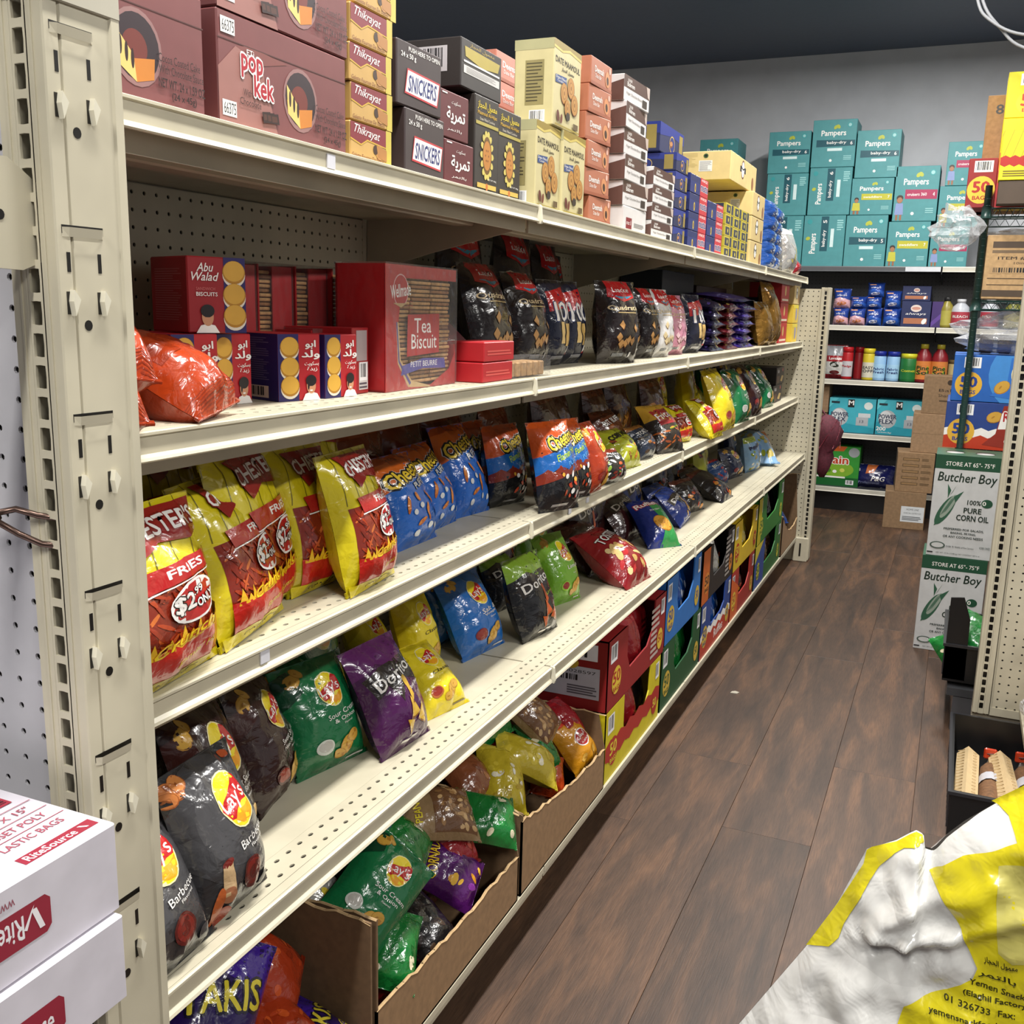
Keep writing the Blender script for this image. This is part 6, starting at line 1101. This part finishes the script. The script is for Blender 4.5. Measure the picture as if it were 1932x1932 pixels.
for k, x in enumerate((-18.8, -15.4)): bottle(x, YG+2, d3, 1.65, 7.6, '#8fb8dc', '#1c2c8c', 'pale blue spray can with navy cap, %s of two' % ('left', 'right')[k], 'spray can', can=True, label='#9cc4e0', ctext=('Fabric', 'Fresh'), tc='#1c2c6c', name='spray_can')
bottle(-11.6, YG+2.3, d3, 2.1, 7.2, '#1c6a30', '#c8c42c', 'green canister with a yellow band', 'canister', can=True, label='#1c6a30', ctext=('Comet',), tc='#d8d43a', name='canister')
for k, x in enumerate((-8.1, -4.2)): bottle(x, YG+2.4, d3, 2.0, 9.8, '#7c1a22', '#a89a2c', 'dark red cleaner bottle with an orange label, %s of two' % ('left', 'right')[k], 'bottle', label='#c87838', ctext=('Pine', 'Sol'), name='cleaner_bottle')
bottle(-.4, YG+4, d3, 1.8, 6, '#b0a070', '#6a5a3c', 'small tan jar right of the cleaner bottles', 'jar', can=True, name='jar')
d4 = 21.32
WBX('power', -30.3, -18.5, d4, 30.4, YG, 9, 'turquoise trash bag box, left one', 'trash bag boxes'); WBX('power', -18.2, -6.6, d4, 30.5, YG, 9, 'turquoise trash bag box, right one marked 200', 'trash bag boxes')
WBX('kraft', -34.2, -30.6, d4+5.0, 34.0, YG-.6, 8, 'small brown carton beside the left trash bag box', None); WBX('kraft', -34.6, -30.7, d4, d4+4.9, YG-.2, 8, 'low brown carton under the small one at the left', None)
WBX('gain', -32.6, -21.3, 6.62, 17.4, YG, 7, 'green and orange washing powder box', None); put_bag('pgbag', -17.6, YG+2.0, 6.7, 2, 14, 0, 11.2, 6.2, 4.4, 'powder_bag', 'navy washing powder bag slumped beside the green box', 'detergent bag', None, seed=1)
WBX('kraft', -37.4, -32.9, 6.62, 16, YG+1, 8, 'pale carton just visible left of the green washing powder box', None)
# leaning stack of brown cartons on the floor in front
carton('klabel', -8.4, 263.2, 0, 3, 9.6, 10, 9.3, 'carton', 'brown carton with a white shipping label at the base of the stack', 'box', 'brown cartons stacked on the floor'); carton('krows', -6.9, 263.6, 9.35, 4, 8.6, 10, 9.8, 'carton', 'brown carton with five printed rows, second in the stack', 'box', 'brown cartons stacked on the floor')
carton('kraft', -3.4, 265.4, 19.2, 1, 10.4, 10, 9.6, 'carton', 'plain brown carton third in the stack', 'box', 'brown cartons stacked on the floor'); carton('shamp', -2.2, 265.8, 28.85, 1, 9.6, 9, 9.2, 'carton', 'brown shampoo carton on top of the stack', 'box', 'brown cartons stacked on the floor')
# maroon net sack hanging behind the end panel, and a jar on the floor
mb = MB(); rd = random.Random(5); MR = M('#521a28', 'cake')
rings = [(21.0, .5), (23.0, 1.6), (25.5, 2.0), (26.6, 1.6), (28.2, 3.0), (31, 3.3), (33, 2.4), (34.4, .8)]
vs = []; n = 16
for z, r in rings:
    for k in range(n): a = 2*math.pi*k/n; q = r*(1+.16*math.sin(3*a+z)+.08*math.sin(7*a+z*2)); vs.append((q*math.cos(a), q*math.sin(a)*.8, z))
mb.add(vs, [(i*n+k, i*n+(k+1) % n, (i+1)*n+(k+1) % n, (i+1)*n+k) for i in range(len(rings)-1) for k in range(n)]+[tuple(range(n))[::-1], tuple((len(rings)-1)*n+k for k in range(n))], MR, True)
hs = tag(mb.build('net_sack', loc=(-24.2, 220.8, -3.2)), 'maroon net sack hanging beside the far slotted post', 'sack')
b = MB(); b.tube([(0, 0, 34), (-1.4, -1, 36), (-2.6, -2.6, 36.5)], .16, MR, 6); b.build('hanging_cord', hs)
for k in range(7): 
    b = MB(); a = k*.9; b.tube([((3.2*(1+.1*math.sin(3*a)))*math.cos(a+t*.12), 2.7*math.sin(a+t*.12), 27.5+t*.75) for t in range(9)], .07, M('#7a2a3a', 'film'), 5); b.build('net_strand', hs)
bottle(-29.3, 238, 0, 2.0, 10, '#a8a9ac', '#b8b9bc', 'frosted jar with a red label on the floor behind the far post', 'jar', label='#8c2430', name='jar', can=True)

# ================================================================ GREEN WIRE RACK AND ITS LOAD
GR = M('#1e3a36', 'plastic')
rk = empty('wire_rack', 'dark green wire shelving rack loaded with crisps cartons', 'rack', None, (1.7, 176.5, 0))
def rpost(x, y):
    b = MB(); b.tube([(x, y, .8), (x, y, 72)], .52, GR, 14); b.build('pole', rk)
    b = MB(); b.tube([(x, y, 0), (x, y, .9)], [.75, .5], BLACK, 12); b.build('foot', rk)
    g_ = MB()
    for z in range(3, 71): g_.lathe([(.53, z-.04), (.55, z), (.53, z+.04)], M('#16302c', 'plastic'), (x, y), 10)
    g_.build('pole_groove', rk)['kind'] = 'stuff'
RW, RDp = 47, 18
for x in (0, RW):
    for y in (0, RDp): rpost(x, y)
for z in (31.0, 54.6, 68.6):
    f = MB()
    for y in (0, RDp):
        f.tube([(0, y, z), (RW, y, z)], .14, GR, 6); f.tube([(0, y, z-1.3), (RW, y, z-1.3)], .14, GR, 6); f.tube([(i*1.6/2, y, z-(1.3 if i % 2 else 0)) for i in range(int(RW/.8))], .09, GR, 5)
    for x in (0, RW): f.tube([(x, 0, z), (x, RDp, z)], .14, GR, 6); f.tube([(x, 0, z-1.3), (x, RDp, z-1.3)], .14, GR, 6)
    f.build('shelf_frame', rk); wv = MB()
    for i in range(1, int(RW/1.0)): wv.tube([(i*1.0, 0, z+.12), (i*1.0, RDp, z+.12)], .06, GR, 4)
    wv.build('shelf_wire', rk)['kind'] = 'stuff'
    for x in (0, RW):
        for y in (0, RDp): c = MB(); c.tube([(x, y, z-1.5), (x, y, z+.3)], [.78, .68], GR, 12); c.build('collar', rk)
g = 'cartons on the green wire rack'
WBX('ruf50', -.9, 12.2, 31.2, 38.7, 177.4, 15, 'navy, white and red ridged crisps carton of 50 on the lowest rack shelf', g); WBX('lay50', -.5, 12.4, 38.8, 46.2, 177.4, 15, 'blue crisps carton of 50 stacked on the ridged crisps carton', g)
WBX('item', 2.3, 20, 54.95, 64.6, 176.4, 9, 'large brown carton with printed item number on the rack', g, yo=2)
RZ = 68.85
WBX('red50', -1.5, 2.6, RZ, 76.2, 177.6, 14, 'red crisps carton of 50 at the left of the rack top', g); WBX('yfr', 2.75, 13, RZ+3.4, 79.4, 172.4, 3.6, 'yellow hot fries carton leaning at the rack top front', g, lean=0)
WBX('org', 2.65, 13, RZ, 81.9, 177.7, 6, 'orange, red and yellow carton behind the yellow fries carton', g); WBX('y50', 2.7, 8.5, 82.0, 88.6, 178, 6, 'yellow carton marked 50 bags highest on the rack', g); WBX('k8r', .2, 9, RZ, 86.6, 184.4, 5, 'tall plain brown carton standing at the back of the rack top', g)
b = MB(); b.box((2.9, 172.6, RZ), (12.8, 176.0, RZ+3.35), M('#4a3c30', 'card'), .05); tag(b.build('carton'), 'low dark carton under the yellow fries carton', 'box', g)
def crumple(name, lab, cx, cy, cz, rx, ry, rz_, seed, mat_, loc=None):
    mb = MB(); nu, nv = 26, 15; vs = []
    for j in range(nv+1):
        for i in range(nu):
            a = 2*math.pi*i/nu; p = math.pi*j/nv; d = Vector((math.cos(a)*math.sin(p), math.sin(a)*math.sin(p), math.cos(p))); q = noise.noise(d*1.6+Vector((seed, 0, 0)))*.5+abs(noise.noise(d*4.2+Vector((0, seed, 0))))*.45
            k = 1+q-.15; vs.append((d.x*rx*k, d.y*ry*k, rz_+d.z*rz_*(k if d.z > 0 else 1)))
    mb.add(vs, [(j*nu+i, j*nu+(i+1) % nu, (j+1)*nu+(i+1) % nu, (j+1)*nu+i) for j in range(nv) for i in range(nu)], mat_, False)
    return tag(mb.build(name, loc=(cx, cy, cz)), lab, 'plastic bag')
CF = clear_mat('clear_crinkle', '#d4d6da', .22, .05)
cb = crumple('clear_plastic_bag', 'clouded clear plastic bag on the blue crisps carton', 8, 183.5, 46.3, 9.2, 6, 3.4, 3.3, CF); mb = MB()
for k in range(5): mb.box((-5+k*2.7, -2, .1), (-3+k*2.7, 2, 3.0-.3*(k % 2)), M('#4c3c34', 'cake'), .3)
mb.build('brown_contents', cb)
crumple('clear_plastic_wrap', 'crumpled clear wrap hanging off the brown item carton', -2.4, 175.5, 62.2, 3.4, 2.6, 3.2, 7.7, CF); crumple('clear_plastic_wrap', 'flat clear wrap lying on top of the brown item carton', 9.5, 180.5, 64.7, 7, 3, .6, 2.2, CF)
g = 'corn oil cartons on the floor'
WBX('corn', -1.9, 7.4, 0, 15.35, 165.8, 9.0, 'white and green corn oil carton standing on the floor', g); WBX('corn', -1.5, 7.9, 15.4, 31.3, 166.0, 9.0, 'white and green corn oil carton on top of the floor one', g)

# ================================================================ RIGHT SIDE: crates, bread, bagged goods
def crate(x0, y0, z0, x1, y1, z1, lab, tall=None, wall=.22):
    t = empty('plastic_crate', lab, 'crate', None, (x0, y0, z0)); X, Y, Z = x1-x0, y1-y0, z1-z0
    b = MB(); b.box((0, 0, 0), (X, Y, .3), BLACK); b.box((0, 0, .3), (wall, Y, Z), BLACK); b.box((X-wall, 0, .3), (X, Y, Z), BLACK); b.box((wall, 0, .3), (X-wall, wall, Z), BLACK); b.box((wall, Y-wall, .3), (X-wall, Y, Z), BLACK); b.build('crate_shell', t)
    r = MB(); r.box((-.3, -.3, Z-.35), (X+.3, .0, Z), M('#26262a', 'plastic')); r.box((-.3, Y, Z-.35), (X+.3, Y+.3, Z), M('#26262a', 'plastic')); r.box((-.3, 0, Z-.35), (0, Y, Z), M('#26262a', 'plastic')); r.box((X, 0, Z-.35), (X+.3, Y, Z), M('#26262a', 'plastic')); r.build('crate_rim', t)
    s = MB()
    for k in range(int(Y/1.4)): s.box((-.12, .6+k*1.4, .6), (.01, 1.0+k*1.4, Z-.6), M('#2c2c30', 'plastic'))
    s.build('crate_rib', t)
    if tall: p = MB(); p.prism([(0, .3), (tall[0], .3), (tall[0]*.96, tall[1]*.75), (tall[0]*.6, tall[1]), (0, tall[1]-.2)], 'y', .0, .18, BLACK); p.build('end_divider', t)
    return t
crate(2.3, 134, 6.2, 7.8, 150, 11.2, 'black plastic crate with a tall divider behind the right post', tall=(2.6, 11.2))
put_bag('greenbag', 4.6, 136.5, 10.0, 20, 60, 40, 5.6, 7, 3.2, 'snack_bag', 'green bag with red oval on top in the black crate', 'snack bag', None); put_bag('greenbag', 5.2, 136.2, 7.2, 0, 50, -30, 5, 6, 3, 'snack_bag', 'green and tan bag lower in the black crate', 'snack bag', None)
crate(3.85, 104, 0, 22, 126.2, 4.9, 'large black crate on the floor holding long loaves')
def loaf(x, y, rz, lab, tagc):
    t = tag(link('wrapped_loaf', None, None, (x, y, .35), (math.radians(-6), 0, math.radians(rz))), lab, 'bread', 'wrapped loaves in the black crate'); S = M('#cdb48a', 'card')
    b = MB(); L_ = 17.5
    b.prism([(-1.1, 0), (1.0, 0), (1.15, 3.0), (-.1, 3.9), (-1.25, 2.8)], 'y', 0, L_, S); b.build('card_sleeve', t)
    e = MB()
    for k in range(15):
        for s, xo in ((0, -.95), (1, .35)): e.tube([(xo-.2, .9+k*1.1, 3.2+.25*(1-s)+(.0 if s else .0)), (xo+.15, 1.1+k*1.1, 3.55 if s else 3.5), (xo+.5, .95+k*1.1, 3.5-.3*s+.25)], .05, M('#b0966a', 'card'), 4)
    e.build('embossed_mark', t)
    n = 12; br = MB(); prof_ = [(0, .3), (1.0, 1.1), (3, 1.45), (9, 1.5), (15, 1.4), (17, .9), (18, .3)]
    vs = [(2.4+r*.85*math.cos(2*math.pi*k/n), yy, 1.7+r*1.05*math.sin(2*math.pi*k/n)) for yy, r in prof_ for k in range(n)]
    br.add(vs, [(i*n+k, i*n+(k+1) % n, (i+1)*n+(k+1) % n, (i+1)*n+k) for i in range(len(prof_)-1) for k in range(n)], M('#6d4c30', 'cake'), True); br.build('bread', t)
    l = MB(); vs = [(2.4+1.38*math.cos(math.pi*k/8), yy, 1.7+1.68*math.sin(math.pi*k/8)) for yy in (8.5, 11) for k in range(9)]; l.add(vs, [(k, k+1, 9+k+1, 9+k) for k in range(8)], M('#b8b8c0', 'print'), True); l.build('white_label', t)
    c = MB(); c.box((1.6, 18, 2.6), (3.0, 18.4, 3.9), M(tagc, 'film'), .15); c.tube([(2.4, 17.8, 1.9), (2.4, 18.3, 2.8), (2.3, 18.2, 3.4)], [.5, .25, .5], M('#5c5450', 'film'), 8); c.build('closing_clip', t)
for k, x in enumerate((5.3, 9.6, 14.0)): loaf(x, 105.0+.4*k, (-2, 1, 3)[k], 'long loaf in a cream card sleeve, %s in the floor crate' % ('leftmost', 'second', 'third')[k], '#b8391c')
def bread_bag(x, y, z, lab, bag, bread, seed, w_=5, h_=3.2):
    t = crumple('bread_bag', lab, x, y, z, w_, 3, h_*.5, seed, clear_mat('clear_crinkle', '#d4d6da', .22, .05)); b = MB()
    for k in range(3): b.lathe([(.3, .2), (1.3, .5), (1.5, 1.4), (1.1, h_*.75), (.2, h_*.85)], M(bread, 'cake'), (-2.4+k*2.4, 0), 12)
    b.build('bread_roll', t)
    if bag: p = MB(); p.box((-w_*.75, -2.2, h_*.35), (w_*.5, -2.1, h_*.8), M(bag, 'film')); p.build('bag_print', t)
    return t
sh = empty('end_cap_shelf', 'cream shelf of the right end cap holding bagged bread', 'shelf', None, (8.6, 115, 0)); b = MB(); b.box((2.5, 0, 5.2), (46, 14.1, 6.0), PAINT, .05); b.build('shelf_deck', sh)
bread_bag(15.0, 123, 6.0, 'clear bag with a round brown roll on the lowest right shelf', None, '#a87848', 4.4, 4.2, 5.0)
for z, x, lab, c, r_ in ((14.2, 15.4, 'clear bag with a yellow band hung on the right perforated panel', '#c8a82c', '#c8b8a0'), (9.6, 17.0, 'clear bag with pink print hung below the yellow banded bag', '#a82c58', '#c8b8b0')):
    bb = bread_bag(x, 125.4, z, lab, c, r_, z, 4.4, 4.0); pg = MB(); pg.tube([(0, 3.6, 4.0), (0, -1.2, 4.2), (0, -1.5, 4.6)], .12, M('#9a9a9c', 'metal'), 8); pg.build('peg_hook', bb)
# ================================================================ LEFT FRONT: white cartons
WR = 'stacked white cartons on the near end cap shelf'
o = carton('rite', -29.45, 3.4, 32.05, 0, 12.4, 18.6, 3.1, 'carton', 'white plastic bag carton with crimson print, upper of two', 'box', WR); o.rotation_euler = (0, 0, math.radians(.3))
o = carton('rite2', -29.5, 3.3, 28.95, 0, 12.7, 18.6, 3.06, 'carton', 'white plastic bag carton with crimson print, lower of two', 'box', WR); o.rotation_euler = (0, 0, math.radians(-.2))
put_bag('whitebag', -31.5, 18, 53.4+2.4, 0, 10, 0, 5, 7, 3, 'clear_pack', 'clear and white pack on the near end cap shelf, edge in view', 'snack bag', None)
# small paper scrap on the floor
b = MB(); b.prism([(0, 0), (.9, .1), (1.1, .7), (.5, .95), (.1, .6)], 'z', .01, .1, M('#a8a294', 'print')); tag(b.build('paper_scrap', loc=(-24.2, 132.6, 0)), 'tiny pale paper scrap on the wooden floor', 'scrap')
# ================================================================ NEAR YELLOW AND WHITE SNACK SACK, bottom right
def near_sack():
    ys, wsh = '#cfc11f', '#cfceca'
    TOP = [(-.98, -15.4), (-.2, -14.9), (.12, -14.6), (.3, -14.46), (.5, -14.55), (.58, -14.95), (.78, -14.94), (1.1, -14.4), (1.5, -13.9), (2.2, -13.2), (2.9, -12.6), (5, -11.3), (7.5, -10.8)]
    L_ = [0]
    for p, q in zip(TOP[:-1], TOP[1:]): L_.append(L_[-1]+math.hypot(q[0]-p[0], q[1]-p[1]))
    def top(u):
        t = u*L_[-1]; i = max(0, min(len(TOP)-2, sum(1 for l in L_[1:] if l < t))); k = (t-L_[i])/(L_[i+1]-L_[i]); return (TOP[i][0]*(1-k)+TOP[i+1][0]*k, TOP[i][1]*(1-k)+TOP[i+1][1]*k)
    LE = [(-15.4, -.98), (-17.35, -1.65), (-19.0, -2.40), (-22.4, -4.25), (-29.6, -8)]
    def left(z):
        if z >= -15.4: return -.98+(z+15.4)*2.0
        for p, q in zip(LE[:-1], LE[1:]):
            if z >= q[0]: return p[1]+(q[1]-p[1])*(z-p[0])/(q[0]-p[0])
        return -8
    def topz(x):
        if x <= TOP[0][0]: return -15.4+2.07*(x+.98)+.6
        for p, q in zip(TOP[:-1], TOP[1:]):
            if x <= q[0]: return p[1]+(q[1]-p[1])*(x-p[0])/(q[0]-p[0])
        return TOP[-1][1]
    SEG = [((-.60, -17.45), (.39, -16.30), .75, .16), ((.39, -16.30), (2.4, -14.85), .55, .20), ((-.55, -17.6), (.3, -17.35), .8, .12), ((.3, -17.35), (1.5, -16.6), .7, .15), ((1.3, -16.75), (3.2, -15.4), .5, .16), ((.1, -15.9), (1.6, -14.0), .45, .22), ((1.2, -14.9), (3.4, -13.3), .4, .25),
           ((-.5, -18.1), (1.9, -18.3), -.35, .35), ((-.3, -17.9), (1.2, -17.2), -.5, .2), ((-1.2, -19.4), (.4, -18.9), .3, .25), ((-1.0, -20.2), (1.8, -19.2), .25, .35), ((-2.6, -21.4), (.3, -20.2), .3, .3), ((.2, -15.6), (.75, -15.05), -.35, .15)]
    def H(x, z):
        dl = max(0, (x-left(min(z, -15.4)))*.9); dt = max(0, topz(x)-z)
        b = 1.9*(1-math.exp(-dl/1.5))*(1-math.exp(-dt/.9))
        for (x0, z0), (x1, z1), hh, sg in SEG:
            vx, vz = x1-x0, z1-z0; t = max(0, min(1, ((x-x0)*vx+(z-z0)*vz)/(vx*vx+vz*vz))); d = math.hypot(x-x0-vx*t, z-z0-vz*t); b += .42*hh*math.exp(-(d/(sg*1.5))**2)
        q = Vector((x*.7, z*.7, 2)); ed = min(1, dl*1.4)*min(1, dt*1.6); b += (.30*noise.noise(q)+.09*noise.noise(q*2.6)+.02*noise.noise(q*7)+.14*max(0, .35-abs(noise.noise(q*1.7+Vector((4, 0, 0))))))*ed
        return 29-b
    nx, ny = 110, 96; vs = []
    for j in range(ny+1):
        for i in range(nx+1):
            u, v = (i/nx)**1.15, j/ny; tx, tz = top(u); bz = -29.6; z = bz+(tz-bz)*v; bx = -8+16*u; x = bx+(tx-bx)*v+(left(z)-(-8+7.02*(z+29.6)/14.2) if z < -15.4 else 0)*(1-u)**3; vs.append((x, H(x, z), z+51.7))
    mb = MB(); mb.add(vs, [(j*(nx+1)+i, j*(nx+1)+i+1, (j+1)*(nx+1)+i+1, (j+1)*(nx+1)+i) for j in range(ny) for i in range(nx)], M(wsh, 'film'), True)
    n2 = nx//2+1; vb = []
    for j in range(0, ny+1, 2):
        for i in range(0, nx+1, 2):
            p = vs[j*(nx+1)+i]; k = min(1, i/nx*5)*min(1, (1-j/ny)*5); vb.append((p[0], 29.03+3.2*k, p[2]))
    mb.add(vb, [(j*n2+i, (j+1)*n2+i, (j+1)*n2+i+1, j*n2+i+1) for j in range(ny//2) for i in range(nx//2)], M(wsh, 'film'), True)
    o = mb.build('snack_sack'); tag(o, 'large crinkled yellow and white plastic sack at the lower right, nearest the camera', 'plastic sack')
    seam = [(-2.44, -19.0), (-1.65, -17.35), (-1.03, -15.83), (-.98, -15.4), (-.85, -15.27), (-.2, -14.92), (.12, -14.62), (.3, -14.48), (.47, -14.54), (.53, -14.71), (.24, -14.83), (.03, -14.94), (-.22, -15.19), (-.58, -15.71), (-.78, -16.13), (-.96, -16.62), (-1.19, -17.23), (-1.39, -17.72), (-1.49, -18.15), (-1.75, -18.56)]
    big = [(6.5, -12.9), (3.55, -14.02), (3.06, -14.34), (2.4, -14.82), (1.61, -15.34), (1.21, -15.75), (.78, -16.24), (1.03, -16.49), (1.32, -16.78), (1.77, -17.29), (1.99, -17.8), (2.31, -18.35), (2.22, -18.7), (1.6, -19.31), (1.0, -19.75), (.5, -20.2), (.35, -20.99), (.3, -24), (.2, -29.5), (7.5, -29.5)]
    pale = [(6, -13.8), (3.62, -14.65), (3.13, -14.93), (2.53, -15.19), (2.57, -16.16), (2.68, -17.1), (2.78, -17.67), (3.15, -17.81), (3.95, -17.51), (6, -17.2)]
    topy = [(2.14, -13.3), (2.52, -12.98), (2.87, -12.68), (3.6, -12.25), (6.5, -11.1), (6.5, -12.7), (3.55, -14.0), (3.05, -14.24), (2.9, -14.03), (2.73, -13.67), (2.57, -13.41)]
    ASP[0] = 1.0; N_ = lambda pts: [((x+9)/20, (z+30)/20) for x, z in pts]; sc_ = lambda pts, k: [(x*k, z*k) for x, z in pts]; els = P(N_(seam), ys)+P(N_(sc_(big, .942)), ys)+P(N_(sc_(pale, .942)), '#c4bb66')+P(N_(sc_(topy, .985)), ys)
    DKc = '#33330f'
    def tx(s, x, z, h, w, rot): x = x*.938+.12; z = z*.938-.05; return T(s, (x+9)/20, (z+30)/20, h/20, DKc, w=w/20, rot=rot+13, b=.03)
    els += tx('Yemen Snack', 2.75, -18.78, .17, 1.35, -12)+tx('(Elaghil Factory', 2.72, -19.12, .18, 1.55, -11)+tx('01 326733  Fax:', 2.35, -19.47, .17, 1.75, -9)+tx('yemensnackfood', 1.95, -19.90, .17, 1.7, -8)+tx(MAAM, 2.75, -17.95, .2, .8, -6)+tx(TAMR2, 2.7, -18.38, .2, .9, -8)
    def f(u, v, k): x, z = u*20-9, v*20-30; return (x, H(x, z)-.035-.008*k, z+51.7)
    link('printed_lettering', put_prints(els, f, '', None, 'film', (170, 170)).data('printed_lettering'), o)
    b = MB(); b.box((-1.5, 29.6, 0), (7.5, 37, 22.5), M('#8d7154', 'kraft'), .1); b.box((-1.5, 33, 22.5), (7.5, 33.1, 22.7), M('#6d5840', 'kraft')); tag(b.build('carton'), 'brown carton under the yellow and white sack', 'box')
    return o
near_sack()
# ================================================================ inches to metres
for me in bpy.data.meshes: me.transform(Matrix.Scale(IN, 4))
for o in sc.objects:
    if o.type != 'CAMERA': o.location = Vector(o.location)*IN
